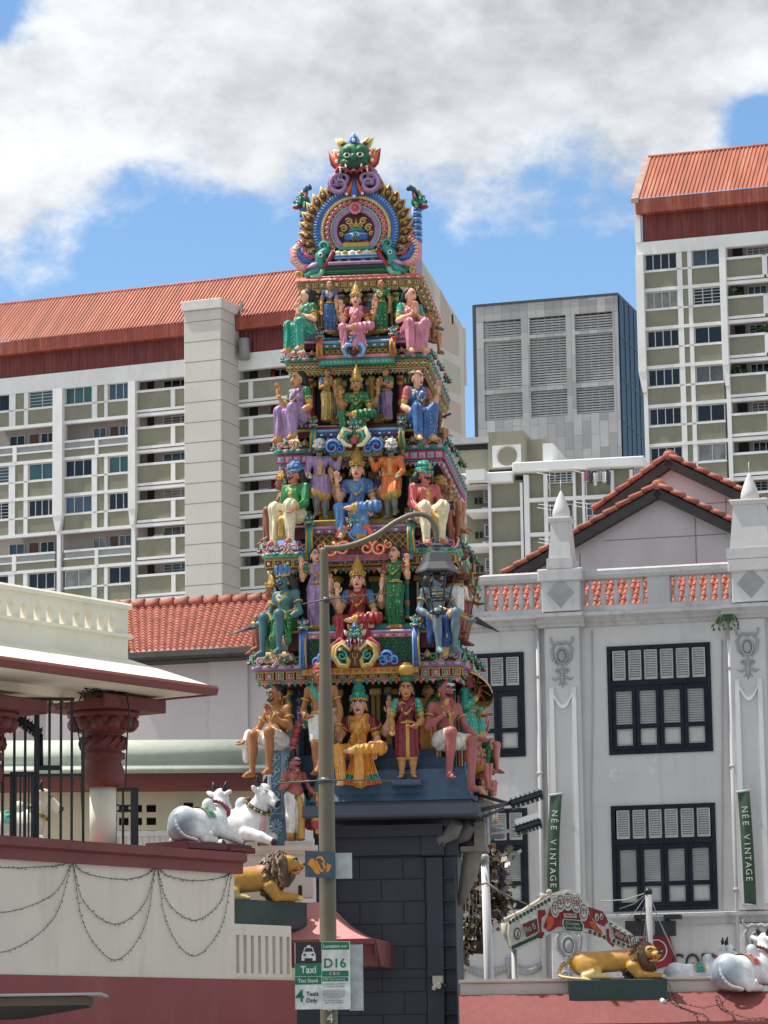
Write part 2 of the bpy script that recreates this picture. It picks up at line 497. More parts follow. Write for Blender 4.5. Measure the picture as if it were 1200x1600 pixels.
# deeper, cleaner blue between clouds
hs = N.new('ShaderNodeHueSaturation'); hs.inputs['Saturation'].default_value = 1.18; hs.inputs['Value'].default_value = 1.0
Lk.new(sky.outputs[0], hs.inputs['Color'])
mx = N.new('ShaderNodeMix'); mx.data_type = 'RGBA'
Lk.new(mask, mx.inputs['Factor']); Lk.new(hs.outputs[0], mx.inputs['A']); Lk.new(cl.outputs[0], mx.inputs['B'])
Lk.new(mx.outputs['Result'], bg.inputs['Color'])

sl = bpy.data.lights.new('sun', 'SUN'); sl.energy = 3.6; sl.angle = R(0.5); sl.color = (1.0, 0.95, 0.87)
so = link(bpy.data.objects.new('sun', sl)); so.rotation_euler = SUN_TO.to_track_quat('Z', 'Y').to_euler(); so.location = (0, 0, 60)

scene.view_settings.view_transform = 'Standard'; scene.view_settings.look = 'None'
scene.view_settings.exposure = 0.76; scene.view_settings.gamma = 1.0

g = MB(); g.add([(-1500,-300,0),(1500,-300,0),(1500,3000,0),(-1500,3000,0)], [(0,1,2,3)])
tag(g.build('ground', mat('ground_concrete', (0.30,0.29,0.27), 0.9, 0.2, 0.3)), kind='structure')
g = MB(); g.add([(-200,22,0.004),(200,22,0.004),(200,35,0.004),(-200,35,0.004)], [(0,1,2,3)])
tag(g.build('road', mat('asphalt', (0.06,0.06,0.062), 0.85, 0.2, 0.8, 0.2)), kind='structure')
g = MB(); g.box(-200,200,35,46,-0.1,0.13)
tag(g.build('pavement', mat('paving', (0.33,0.31,0.29), 0.85, 0.2, 1.0)), kind='structure')
# ------------------------------------------------------------------ far apartment blocks
white_p = mat('white_render', (0.76,0.75,0.75), 0.8, 0.06, 0.5, dirt=(0.35,0.33,0.31), dscale=0.35, damt=0.35)
cream_p = mat('cream_tiles_render', (0.58,0.55,0.50), 0.8, 0.05, 0.4, dirt=(0.38,0.35,0.31), dscale=0.4, damt=0.25)
olive = mat('olive_panel', (0.235,0.23,0.172), 0.85, 0.08, 0.6, dirt=(0.13,0.13,0.09), dscale=0.6, damt=0.5)
rose_w = mat('dim_rose_wall', (0.42,0.36,0.35), 0.85, 0.1, 0.6)
beige_panel = mat('beige_panel', (0.50,0.42,0.37), 0.85, 0.05, 0.5)
sage_panel = mat('sage_panel', (0.46,0.46,0.37), 0.85, 0.05, 0.5)
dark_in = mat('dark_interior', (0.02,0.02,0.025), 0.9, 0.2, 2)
red_pipe = mat('red_riser', (0.25,0.03,0.03), 0.5)
def glassy(name, col):
    m = mat(name, col, 0.15, 0.35, 0.35, spec=0.35); return m
glass_d = glassy('dark_window_glass', (0.012,0.018,0.030))
glass_b = glassy('blue_window_glass', (0.06,0.10,0.14))
glass_g = glassy('green_window_glass', (0.05,0.12,0.13))
frame_w = mat('window_frame_white', (0.55,0.55,0.55), 0.6)
curtain = mat('curtained_glass', (0.10,0.10,0.10), 0.2, 0.5, 1.5)
curtain2 = mat('pale_curtained_glass', (0.22,0.22,0.21), 0.25, 0.5, 1.2)

def corrugated(name, col, dirt, scale, axis='X'):
    """ribbed metal sheet: ribs as bump plus rust and bleached streaks of their own"""
    m = bpy.data.materials.new(name); m.use_nodes = True; nt = m.node_tree; N = nt.nodes; Lk = nt.links
    b = N['Principled BSDF']; b.inputs['Roughness'].default_value = 0.55
    tc = N.new('ShaderNodeTexCoord')
    mp = N.new('ShaderNodeMapping'); mp.inputs['Scale'].default_value = (0.8,0.10,0.10); Lk.new(tc.outputs['Object'], mp.inputs['Vector'])
    n1 = N.new('ShaderNodeTexNoise'); n1.inputs['Scale'].default_value = 2.0; n1.inputs['Detail'].default_value = 8; n1.inputs['Roughness'].default_value = 0.65
    Lk.new(mp.outputs['Vector'], n1.inputs['Vector'])
    cr = N.new('ShaderNodeValToRGB'); e = cr.color_ramp.elements
    e[0].position = 0.38; e[0].color = (*[c*0.80 for c in col],1); e[1].position = 0.50; e[1].color = (*col,1)
    x = e.new(0.56); x.color = (*[min(1,c*1.12+0.01) for c in col],1); x = e.new(0.64); x.color = (*dirt,1)
    Lk.new(n1.outputs['Fac'], cr.inputs['Fac']); Lk.new(cr.outputs['Color'], b.inputs['Base Color'])
    MATS[name] = m
    return m
roof_o = corrugated('orange_roof_sheet', (0.335,0.078,0.032), (0.38,0.15,0.085), 1)
side_r = corrugated('red_siding', (0.155,0.026,0.020), (0.17,0.04,0.03), 1)
fascia_r = corrugated('rusty_fascia', (0.30,0.060,0.036), (0.36,0.13,0.09), 1)

def ribs(mb, P00, P10, P01, P11, n, h, m=0):
    """ribbed sheet between four corners (00-10 along the ribs' spacing, 01 up the slope)"""
    P00,P10,P01,P11 = map(Vector,(P00,P10,P01,P11))
    nrm = (P10-P00).cross(P01-P00).normalized()
    vs = []; fs = []
    for i in range(n*4+1):
        t = i/(n*4); q = (0,0,1,1)[i%4]*h
        a = P00.lerp(P10,t)+nrm*q; b = P01.lerp(P11,t)+nrm*q
        vs += [a,b]
    for i in range(n*4): fs.append((2*i,2*i+2,2*i+3,2*i+1))
    mb.add(vs, fs, m)

def each(mb, name, m, parent):
    """one object per box of a builder"""
    for k in range(0, len(mb.v), 8):
        q = MB(); q.add(mb.v[k:k+8], [(0,3,2,1),(4,5,6,7),(0,1,5,4),(1,2,6,5),(2,3,7,6),(3,0,4,7)]); q.build(name, m, parent)

def window_part(parent, u0, u1, z0, z1, w, panes, gm, grille=False):
    f = MB(); t = 0.06
    f.box(u0,u1,w-0.05,w+0.03,z0,z0+t); f.box(u0,u1,w-0.05,w+0.03,z1-t,z1)
    f.box(u0,u0+t,w-0.05,w+0.03,z0+t,z1-t); f.box(u1-t,u1,w-0.05,w+0.03,z0+t,z1-t)
    for i in range(1,panes):
        x = u0+(u1-u0)*i/panes; f.box(x-t/2,x+t/2,w-0.04,w+0.03,z0+t,z1-t)
    if grille:
        for k in range(1,5):
            zz = z0+(z1-z0)*k/5; f.box(u0+t,u1-t,w-0.06,w-0.055+0.02,zz-0.02,zz+0.02)
    if gm is glass_d: gm = rnd.choice((glass_d,glass_d,glass_d,glass_d,curtain,curtain,curtain2,glass_b))
    wo = f.build('window', frame_w, parent)
    g_ = MB(); g_.box(u0+t,u1-t,w+0.035,w+0.06,z0+t,z1-t); g_.build('pane', gm, wo)
    return wo

# ---- long slab block at the left
L = Frame(288, 900, 240, -22)
b = fthing(L, 'apartment_block', 'long pale slab block of flats with orange roof and cream stair shaft on its front', 'apartment block')
P = (L.z(250,616)-L.z(250,905))/5
zt = L.z(150,653)                         # bottom edge of the first row of spandrels
uL, uR = L.u(-70,700), L.u(621,600)
z_band1, z_band0 = L.z(288,562), L.z(288,588)
z_eave, z_fas = L.z(288,504,-0.6), L.z(288,524,-0.6)
WR = 4.0; z_ridge = L.z(288,444,WR); D = 13.0
z_back = L.z(722,510,D)
zbot = 3.0
def rect(px0, px1): return L.u(px0,750), L.u(px1,750)
ROWS = 8
wl = MB(); wl.box(uL,uR,1.5,D,zbot,z_band1); wl.build('back_wall', rose_w, b)
fr = MB()
fr.box(uL,uR,-0.05,0.5,z_band0,z_band1)
cols = {'A':rect(-38,85),'A0':rect(-70,-45),'B':rect(100,203),'C':rect(214,290),'D':rect(374,470),'E':rect(476,560)}
fins = [rect(85,100),rect(203,214),rect(-45,-36)]
for i in range(ROWS):
    zb = zt-i*P
    fr.box(uL,uR,0,0.45,zb-0.24,zb)                     # floor edge
for (u0,u1) in fins:
    c = (u0+u1)/2; ztap = zt-2.6*P
    fr.box(u0,u1,-0.35,0.5,ztap,z_band0)
    fr.prism([(u0,ztap),(u1,ztap),(c+0.16,ztap-1.2),(c-0.16,ztap-1.2)],-0.3,0.5)
    fr.box(c-0.16,c+0.16,-0.06,0.5,zbot,ztap-1.2)
par = MB(); rail = MB()
kinds = ['w','c','w','w','c','w','w','w']
for key in ('A','B'):
    u0,u1 = cols[key]; W = u1-u0
    s1,s2,s3,s4 = u0+W*0.42, u0+W*0.50, u0+W*0.61, u0+W*0.66
    for i,kd in enumerate(kinds):
        zb = zt-i*P; ztop = zb+P-0.24
        if kd == 'w':
            zp = zb+0.40*P
            fr.box(u0,u1,0.02,0.4,zp,zp+0.14)
            for a,c in ((u0,s1),(s2,s3),(s4,u1)): par.box(a+0.02,c-0.02,0.08,0.35,zb,zp)
            par.box(s2+0.02,s3-0.02,0.08,0.35,zp+0.14,ztop)
            for q in (s1,s3): fr.box(q,q+ (s2-s1 if q==s1 else s4-s3),0.02,0.4,zb,ztop)
            for a,c in ((u0,s1),(s4,u1)):
                window_part(b,a+0.03,c-0.03,zp+0.16,ztop-0.02,0.24,rnd.choice((2,3,4)),rnd.choice((glass_d,glass_d,glass_d,glass_b,glass_g)) if i in (0,2) else glass_d, rnd.random()<0.15)
        else:
            fr.box(u0,u1,0.0,0.3,zb+0.40*P,zb+0.40*P+0.16); fr.box(u0,u1,0.0,0.3,zb+0.20*P,zb+0.20*P+0.12)
            par.box(u0,u1,0.1,0.3,zb,zb+0.20*P); rail.box(u0,u1,0.14,0.2,zb+0.20*P+0.12,zb+0.40*P)
            fr.box(u0+W*0.47,u0+W*0.52,-0.02,0.35,zb,zb+0.44*P)
            for a,c in ((0.32,0.52),(0.72,0.9)):
                window_part(b,u0+W*a,u0+W*c,zb+0.36*P,ztop-0.25,1.42,2,rnd.choice((glass_d,glass_b)))
            dm = MB(); dm.box(u0+W*0.58,u0+W*0.68,1.40,1.5,zb,ztop-0.3); dm.build('flat_door', mat('brown_door',(0.10,0.05,0.03),0.6), b)
for key in ('C','D','E'):
    u0,u1 = cols[key]; W = u1-u0
    for i in range(ROWS):
        zb = zt-i*P+0.1*P; zp = zb+0.52*P; ztop = zb+P-0.1*P
        par.box(u0,u1,0.1,0.35,zb,zp-0.14)
        fr.box(u0,u1,-0.02,0.4,zp-0.14,zp+0.04); fr.box(u0,u1,-0.02,0.4,zb-0.2,zb)
        q = u0+W*(0.70 if key=='C' else 0.16); fr.box(q,q+0.35,-0.01,0.38,zb,zp)
        window_part(b,u0+W*0.38,u0+W*0.92,zb+0.42*P,ztop-0.15,1.42,3,glass_d,rnd.random()<0.4)
        k_ = MB(); k_.box(u0+W*0.06,u0+W*0.18,1.3,1.5,zb,ztop); k_.build('balcony_door', dark_in, b)
        if i%3==1 or key=='D' and i%2: k_ = MB(); k_.bev(u0+W*0.22,u0+W*0.22+0.8,1.0,1.4,zb+0.45*P,zb+0.45*P+0.55,0.03); k_.build('air_conditioner', white_p, b)
        if key!='C':
            k_ = MB(); k_.tube([(u0+W*0.47,1.1,zb),(u0+W*0.47,1.1,ztop)],0.18,8); k_.build('riser_pipe', red_pipe, b)
fr.build('white_frame', white_p, b); each(par,'spandrel',olive,b); each(rail,'corridor_rail', mat('frosted_rail',(0.30,0.31,0.31),0.4), b)
# roof, fascia, siding
r = MB(); n = 130
ribs(r,(uL,-0.7,z_eave),(uR,-0.7,z_eave),(uL,WR,z_ridge),(uR,WR,z_ridge),n,0.09)
r.add([(uL,WR,z_ridge),(uR,WR,z_ridge),(uR,D+0.2,z_back),(uL,D+0.2,z_back)],[(0,1,2,3)])
ro = r.build('roof', roof_o, b)
r = MB(); r.tube([(uL,WR,z_ridge+0.02),(uR,WR,z_ridge+0.02)],0.14,6); r.build('ridge_cap', fascia_r, ro)
r = MB(); ribs(r,(uL,-0.62,z_fas),(uR,-0.62,z_fas),(uL,-0.68,z_eave-0.01),(uR,-0.68,z_eave-0.01),150,0.02); r.box(uL,uR,-0.60,0.2,z_fas,z_fas+0.05); r.build('fascia', fascia_r, b)
r = MB(); ribs(r,(uL,0.1,z_band1),(uR,0.1,z_band1),(uL,0.1,z_fas+0.3),(uR,0.1,z_fas+0.3),110,0.07); r.build('siding', side_r, b)
# gable end (right flank)
gb = MB()
ue = uR
gpoly = [(-0.3,zbot),(D,zbot),(D,z_back-0.15),(WR,z_ridge-0.12),(-0.3,z_eave-0.1)]
vs = [(ue,y,z) for y,z in gpoly]+[(ue+0.5,y,z) for y,z in gpoly]
gb.add(vs,[(4,3,2,1,0),(5,6,7,8,9)]+[(i,(i+1)%5,5+(i+1)%5,5+i) for i in range(5)])
gb.box(ue+0.05,ue+0.55,D,D+0.35,L.z(722,602,D),z_back-0.15)
gb.build('gable_wall', cream_p, b)
def gpan(w0,w1,ya,yb_,m,slant=0):
    za,zb = L.z(700,ya,12),L.z(700,yb_,12); q = MB()
    pts = [(w0,zb),(w1,zb),(w1,za-slant*(w1-w0)*0.55),(w0,za)]
    v = [(ue+0.505,y,z) for y,z in pts]+[(ue+0.52,y,z) for y,z in pts]
    q.add(v,[(3,2,1,0),(4,5,6,7)]+[(i,(i+1)%4,4+(i+1)%4,4+i) for i in range(4)]); q.build('gable_panel', m, b)
gpan(8.0,11.8,470,560,beige_panel,1.2); gpan(8.3,12,576,620,sage_panel); gpan(8.3,12,634,680,beige_panel); gpan(8.3,12,694,740,sage_panel); gpan(8.3,12,752,800,beige_panel); gpan(8.3,12,812,860,sage_panel)
gpan(3.4,6.6,440,560,sage_panel,0.9); gpan(3.4,6.6,576,620,beige_panel); gpan(3.4,6.6,634,680,sage_panel); gpan(3.4,6.6,694,740,beige_panel)
s_ = MB(); s_.box(ue+0.5,ue+0.56,10.3,10.6,L.z(700,505,10),L.z(700,490,10)); s_.build('gable_slot', dark_in, b)
# stair shaft
ps0, ps1 = L.u(288,700,-3.2), L.u(346,700,-3.2)
zs = L.z(315,484,-3.2)
sh = MB(); sh.bev(ps0,ps1,-3.2,1.0,zbot,zs,0.05); sh.build('stair_shaft', cream_p, b)
sh = MB(); sh.bev(ps0-0.15,ps1+0.15,-3.4,1.0,zs,zs+0.75,0.04); sh.build('shaft_cap', mat('cap_render',(0.62,0.59,0.58),0.8), b)
jn = MB(); z = zs-0.9
while z > 20:
    jn.box(ps0+0.02,ps1+0.006,-3.206,-3.19,z,z+0.05); jn.box(ps1-0.01,ps1+0.006,-3.19,0.9,z,z+0.05); z -= 1.55
jn.build('panel_joint', mat('joint_grey',(0.22,0.21,0.21),0.9), b)
aux = MB(); zz = L.z(380,500); aux.box(ps1+0.25,ps1+1.2,-0.6,0.0,zz-0.7,zz-0.35); aux.box(ps1+0.3,ps1+0.5,-0.4,-0.2,zz-0.35,zz+1.4); aux.build('service_shelf', mat('tank_grey',(0.25,0.25,0.25),0.6), b)
aux = MB(); aux.tube([(ps1+0.7,-0.5,zz-3.2),(ps1+0.7,-0.5,zz-1.6)],0.42,12); aux.build('rooftop_tank', mat('tank_grey',(0.25,0.25,0.25),0.6), b)
for o in [c for c in b.children]:      # built in frame coordinates: keep them so
    o.location = -Vector(L.I @ b.location); 

# ---- right slab block
Q = Frame(1000, 500, 225, -18)
b2 = fthing(Q, 'apartment_block', 'tall olive and white block of flats with orange roof at the right edge', 'apartment block')
P2 = (Q.z(1035,424)-Q.z(1035,424+60.9*5))/5
uL, uR = Q.u(997,500), Q.u(1290,500)
ztop0 = Q.z(1035,449)                       # bottom of first spandrel
zb1, zb0 = Q.z(1035,376), Q.z(1035,396)
ze2, zf2, zr2 = Q.z(1003,311,-0.6), Q.z(1003,333,-0.6), Q.z(1027,245,4.0)
wl = MB(); wl.box(uL+0.1,uR,1.5,12,3,zb1); wl.build('back_wall', rose_w, b2)
fr = MB(); par = MB()
fr.box(uL,uR,-0.05,0.5,zb0,zb1)
c1 = (Q.u(1009,500),Q.u(1128,500)); c2 = (Q.u(1138,500),Q.u(1196,500)); c3 = (Q.u(1200,500),Q.u(1285,500))
for (u0,u1) in ((uL,c1[0]),(c1[1],c2[0])):
    c = (u0+u1)/2; zt_ = Q.z(1035,580)
    fr.box(u0,u1,-0.35,0.5,zt_,zb0)
    fr.prism([(u0,zt_),(u1,zt_),(u1,zt_-1.5),(u1-0.3,zt_-1.5)],-0.3,0.5); fr.box(u1-0.3,u1,-0.06,0.5,3,zt_-1.5)
fr.box(uL,uL+0.4,-0.2,0.4,zb1,ze2)
W = c1[1]-c1[0]; u0,u1 = c1; s1,s2,s3,s4 = u0+W*0.43,u0+W*0.50,u0+W*0.57,u0+W*0.625
for i in range(9):
    zb = ztop0-i*P2; zp = zb+0.42*P2; ztop = zb+P2-0.24
    fr.box(uL+0.3,uR,0,0.45,zb-0.24,zb)
    fr.box(u0,u1,0.02,0.4,zp,zp+0.14)
    for a,c in ((u0,s1),(s2,s3),(s4,u1)): par.box(a+0.02,c-0.02,0.08,0.35,zb,zp)
    par.box(s2+0.02,s3-0.02,0.08,0.35,zp+0.14,ztop)
    fr.box(s1,s2,0.02,0.4,zb,ztop); fr.box(s3,s4,0.02,0.4,zb,ztop)
    window_part(b2,u0+0.03,s1-0.03,zp+0.16,ztop-0.02,0.24,4,glass_d); window_part(b2,s4+0.03,u1-0.03,zp+0.16,ztop-0.02,0.24,rnd.choice((2,3)),glass_d,i==1)
    for (v0,v1) in (c2,c3):
        zq = zb+0.1*P2; par.box(v0,v1,0.1,0.35,zq,zq+0.46*P2); fr.box(v0,v1,-0.02,0.4,zq+0.46*P2,zq+0.52*P2); fr.box(v0,v1,-0.02,0.4,zq-0.2,zq)
        fr.box(v1-0.1,v1+0.25,-0.02,0.4,zq,zq+0.5*P2)
        window_part(b2,v0+(v1-v0)*0.45,v0+(v1-v0)*0.97,zq+0.44*P2,zq+0.85*P2,1.42,3,glass_d,i%2==0)
        k_ = MB(); k_.box(v0+0.2,v0+0.9,1.3,1.5,zq,zq+0.85*P2); k_.build('balcony_door', dark_in, b2)
fr.build('white_frame', white_p, b2); each(par,'spandrel',olive,b2)
r = MB(); ribs(r,(uL+0.2,-0.7,ze2),(uR,-0.7,ze2),(uL+0.2,4.0,zr2),(uR,4.0,zr2),44,0.09); ro = r.build('roof', roof_o, b2)
r = MB(); r.tube([(uL+0.2,4.0,zr2+0.02),(uR,4.0,zr2+0.02)],0.16,6); r.build('ridge_cap', fascia_r, ro)
r = MB(); r.add([(uL-0.1,-0.75,ze2-0.3),(uL-0.1,4.05,zr2-0.2),(uL-0.1,4.05,zr2+0.12),(uL-0.1,-0.75,ze2+0.06),(uL+0.45,-0.75,ze2-0.3),(uL+0.45,4.05,zr2-0.2),(uL+0.45,4.05,zr2+0.14),(uL+0.45,-0.75,ze2+0.1)],
      [(0,1,2,3),(4,7,6,5),(3,2,6,7),(0,3,7,4),(0,4,5,1),(1,5,6,2)]); r.build('verge_trim', mat('verge',(0.33,0.22,0.18),0.7,0.3,2), b2)
r = MB(); ribs(r,(uL+0.2,-0.62,zf2),(uR,-0.62,zf2),(uL+0.2,-0.68,ze2-0.01),(uR,-0.68,ze2-0.01),44,0.02); r.box(uL+0.2,uR,-0.60,0.2,zf2,zf2+0.05); r.build('fascia', fascia_r, b2)
r = MB(); ribs(r,(uL+0.5,0.1,zb1),(uR,0.1,zb1),(uL+0.5,0.1,zf2+0.3),(uR,0.1,zf2+0.3),36,0.07); r.build('siding', side_r, b2)
for (i,v) in ((1,0.1),(2,0.9),(3,0.1),(7,0.5)):
    q = MB(); 
    for _ in range(120):
        p = Vector((c2[0]+(c2[1]-c2[0])*v+rnd.gauss(0,0.35), 0.35+rnd.gauss(0,0.15), ztop0-i*P2+0.62*P2+abs(rnd.gauss(0,0.3))))
        d1 = Vector((rnd.gauss(0,1),rnd.gauss(0,1),rnd.gauss(0,1)))*0.11; d2 = Vector((rnd.gauss(0,1),rnd.gauss(0,1),rnd.gauss(0,1)))*0.06
        q.add([p-d1,p+d2,p+d1,p-d2],[(0,1,2,3)])
    q.build('balcony_plant', mat('leaf_green',(0.035,0.075,0.02),0.6,0.4,6), b2)

# ---- grey office block with louvred screens
V = Frame(745, 560, 300, -17)
b3 = fthing(V, 'office_building', 'grey panelled office block with three columns of louvred screens and a dark glass side', 'office building')
conc = bpy.data.materials.new('stone_panels'); conc.use_nodes = True
nt = conc.node_tree; N = nt.nodes; Lk = nt.links; bs = N['Principled BSDF']; bs.inputs['Roughness'].default_value = 0.75
tc = N.new('ShaderNodeTexCoord'); sp = N.new('ShaderNodeSeparateXYZ'); cb = N.new('ShaderNodeCombineXYZ'); Lk.new(tc.outputs['Object'], sp.inputs[0])
Lk.new(sp.outputs['Z'], cb.inputs['X']); Lk.new(sp.outputs['X'], cb.inputs['Y'])
br = N.new('ShaderNodeTexBrick'); Lk.new(cb.outputs[0], br.inputs['Vector']); br.inputs['Scale'].default_value = 1
br.inputs['Brick Width'].default_value = 2.6; br.inputs['Row Height'].default_value = 0.85; br.inputs['Mortar Size'].default_value = 0.02; br.inputs['Bias'].default_value = 0.0
br.inputs['Color1'].default_value = (0.38,0.38,0.385,1); br.inputs['Color2'].default_value = (0.58,0.58,0.58,1); br.inputs['Mortar'].default_value = (0.24,0.24,0.24,1)
n1 = N.new('ShaderNodeTexNoise'); n1.inputs['Scale'].default_value = 0.5; n1.inputs['Detail'].default_value = 8; Lk.new(tc.outputs['Object'], n1.inputs['Vector'])
mm = N.new('ShaderNodeMix'); mm.data_type = 'RGBA'; mm.blend_type = 'MULTIPLY'; mm.inputs['Factor'].default_value = 0.25
Lk.new(br.outputs['Color'], mm.inputs['A']); Lk.new(n1.outputs['Fac'], mm.inputs['B']); Lk.new(mm.outputs['Result'], bs.inputs['Base Color'])
U0,U1 = V.u(745,560),V.u(967,560); zt3 = V.z(745,480); DEP = 14
cx = [(756,815),(828,885),(899,958)]; ry = [(500,527),(532,608),(615,656)]
us = [(V.u(a,560),V.u(c,560)) for a,c in cx]; zs_ = [(V.z(785,c),V.z(785,a)) for a,c in ry]
w_ = MB()
xs = [U0]+[v for p in us for v in p]+[U1]; zz = [2]+sorted(v for p in zs_ for v in p)+[zt3]
for i in range(len(xs)-1):
    for j in range(len(zz)-1):
        if i%2==1 and j%2==1: continue
        w_.box(xs[i],xs[i+1],0,0.6,zz[j],zz[j+1])
w_.box(U0,U1,2.5,DEP,2,zt3-0.02)
w_.build('wall', conc, b3)
lm = mat('louvre_blade',(0.42,0.42,0.425),0.55,0.1); n_ = 0
for (a,c) in us:
    for (z0,z1) in zs_:
        q = MB(); z = z0+0.1
        while z < z1-0.1:
            q.box(a,c,0.25,0.33,z,z+0.15); z += 0.25
        for k in range(1,5):
            x = a+(c-a)*k/5; q.box(x-0.05,x+0.05,0.4,0.5,z0,z1)
        lo = q.build('louvre_screen', lm, b3)
        q = MB(); q.box(a,c,1.6,1.7,z0,z1)
        for k in range(4): q.box(a+(c-a)*rnd.random()*0.9,a+(c-a)*rnd.random()*0.9+0.6,1.3,1.6,z0+(z1-z0)*0.02,z0+(z1-z0)*rnd.uniform(0.4,1))
        q.build('service_void', mat('void_grey',(0.17,0.17,0.175),0.8,0.4,0.6), lo)
gl = MB(); gl.box(U1,U1+0.15,0.2,DEP,2,zt3-0.1); gl.build('glass_side', mat('curtain_glass',(0.016,0.032,0.052),0.3,0.3,0.3,spec=0.12), b3)
gl = MB()
for k in range(1,7): gl.box(U1+0.15,U1+0.2,0.2+k*2,0.28+k*2,2,zt3-0.1)
z = zt3-4
while z > 5: gl.box(U1+0.15,U1+0.19,0.2,DEP,z,z+0.12); z -= 4.1
gl.build('mullion', mat('mullion_grey',(0.05,0.06,0.07),0.5), b3)
gl = MB(); gl.box(U0-0.05,U1+0.1,-0.06,DEP,zt3,zt3+0.25); gl.box(U0-0.35,U0,0.0,0.4,2,zt3+0.25); gl.build('roof_edge', mat('edge_dark',(0.06,0.065,0.07),0.5), b3)

# ---- low block between them
H = Frame(860, 800, 190, -12)
b4 = fthing(H, 'low_apartment_block', 'lower olive block of flats with white parapet and laundry poles, below the grey office block', 'apartment block')
Z = lambda y, x=860: H.z(x, y)
UX = lambda x: H.u(x, 790)
w_ = MB(); w_.box(UX(819),UX(1015),0.3,10,2,Z(738)); w_.box(UX(700),UX(766),2.6,10,2,Z(748,740)); w_.box(UX(764),UX(816),0.3,9.9,2,Z(750,790)); w_.build('wall', olive, b4)
f = MB()
f.bev(UX(804),UX(1009),-0.5,2,Z(737),Z(722),0.05); f.bev(UX(715),UX(803),-0.4,2,Z(757,740),Z(741,740),0.05); f.box(UX(735),UX(764),-1.4,0,Z(757,740),Z(740,740))
for x0,x1 in ((763,767),(813,817),(819,827),(850,856),(896,900),(910,914),(955,960),(985,990),(1005,1009),(722,727)): f.box(UX(x0),UX(x1),-0.05,0.4,2,Z(740) if x0>818 else Z(757,760))
for k in range(6):
    y = 777+54*k; f.box(UX(819),UX(1009),-0.03,0.4,Z(y+6),Z(y)); f.box(UX(722),UX(815),-0.02,0.35,Z(y+22,770),Z(y+17,770))
    f.box(UX(727),UX(763),0.4,2.7,Z(y+22,770),Z(y+18,770))
f.build('white_frame', white_p, b4)
for k in range(5):
    y = 734+54*k
    for x0,x1 in ((858,895),(915,954),(991,1004)):
        window_part(b4,UX(x0),UX(x1),Z(y+21),Z(y),0.2,4,glass_b if k==0 else glass_d,k%2==0)
    window_part(b4,UX(745),UX(762),Z(y+41,750),Z(y+21,750),2.5,2,glass_d,k!=1)
    q = MB(); q.box(UX(730),UX(734),2.5,2.6,Z(y+42,750),Z(y+32,750)); q.box(UX(737),UX(741),2.5,2.6,Z(y+42,750),Z(y+32,750)); q.build('vent_slot', dark_in, b4)
    ac = MB(); a0 = UX(744); ac.bev(a0,a0+0.78,1.9,2.4,Z(y+62,750),Z(y+50,750),0.03); au = ac.build('air_conditioner', white_p, b4)
    ac = MB(); ac.lathe([(0.17,0),(0.17,0.02),(0.03,0.03)],(a0+0.3,0,0),12,M=Matrix.Translation((0,1.89,(Z(y+62,750)+Z(y+50,750))/2)) @ Matrix.Rotation(math.pi/2,4,'X')); ac.build('fan_grille', mat('fan_dark',(0.08,0.08,0.08),0.6), au)
    if k < 4:
        q = MB()
        for x0 in (846,903):
            for dz in (4,11): q.tube([(UX(x0),-0.9-dz*0.06,Z(y+dz)),(UX(x0+26),-0.2,Z(y+dz+1))],0.022,4)
            q.tube([(UX(x0+12),0,Z(y+30)),(UX(x0+12),-0.8,Z(y+12))],0.025,4); q.tube([(UX(x0+14),-0.05,Z(y)),(UX(x0+14),-0.05,Z(y+44))],0.03,4)
        q.build('laundry_rack', white_p, b4)
rt = MB(); rt.box(UX(762),UX(818),0.5,6,Z(730,780),Z(672,780)); rt.box(UX(818),UX(850),2.0,6,Z(730),Z(672,780)-0.3); rt.build('rooftop_room', mat('olive_render',(0.30,0.29,0.22),0.85,0.1,0.6,dirt=(0.12,0.12,0.1),dscale=0.5,damt=0.6), b4)
rt = MB(); rt.box(UX(769),UX(814),0.4,0.5,Z(728,780),Z(694,780)); rt.box(UX(848),UX(864),0.5,6,Z(726),Z(690)); rt.build('vent_surround', white_p, b4)
rt = MB(); rt.lathe([(0.62,0),(0.62,0.05),(0.5,0.06)],(0,0,0),24,M=Matrix.Translation((UX(792),0.4,Z(710,792))) @ Matrix.Rotation(math.pi/2,4,'X')); rt.build('round_vent', olive, b4)
rt = MB(); rt.box(UX(690),UX(762),0.8,7,Z(748,740),Z(690,740)); rt.build('rooftop_room', mat('olive_render',(0.3,0.29,0.22)), b4)
rt = MB(); rt.box(UX(690),UX(764),0.4,7.1,Z(690,740),Z(681,740)); rt.build('flat_roof', mat('flat_roof_grey',(0.45,0.45,0.44),0.8), b4)
rt = MB(); rt.box(UX(690),UX(761),0.72,0.8,Z(699,740),Z(691,740)); rt.build('clerestory', dark_in, b4)
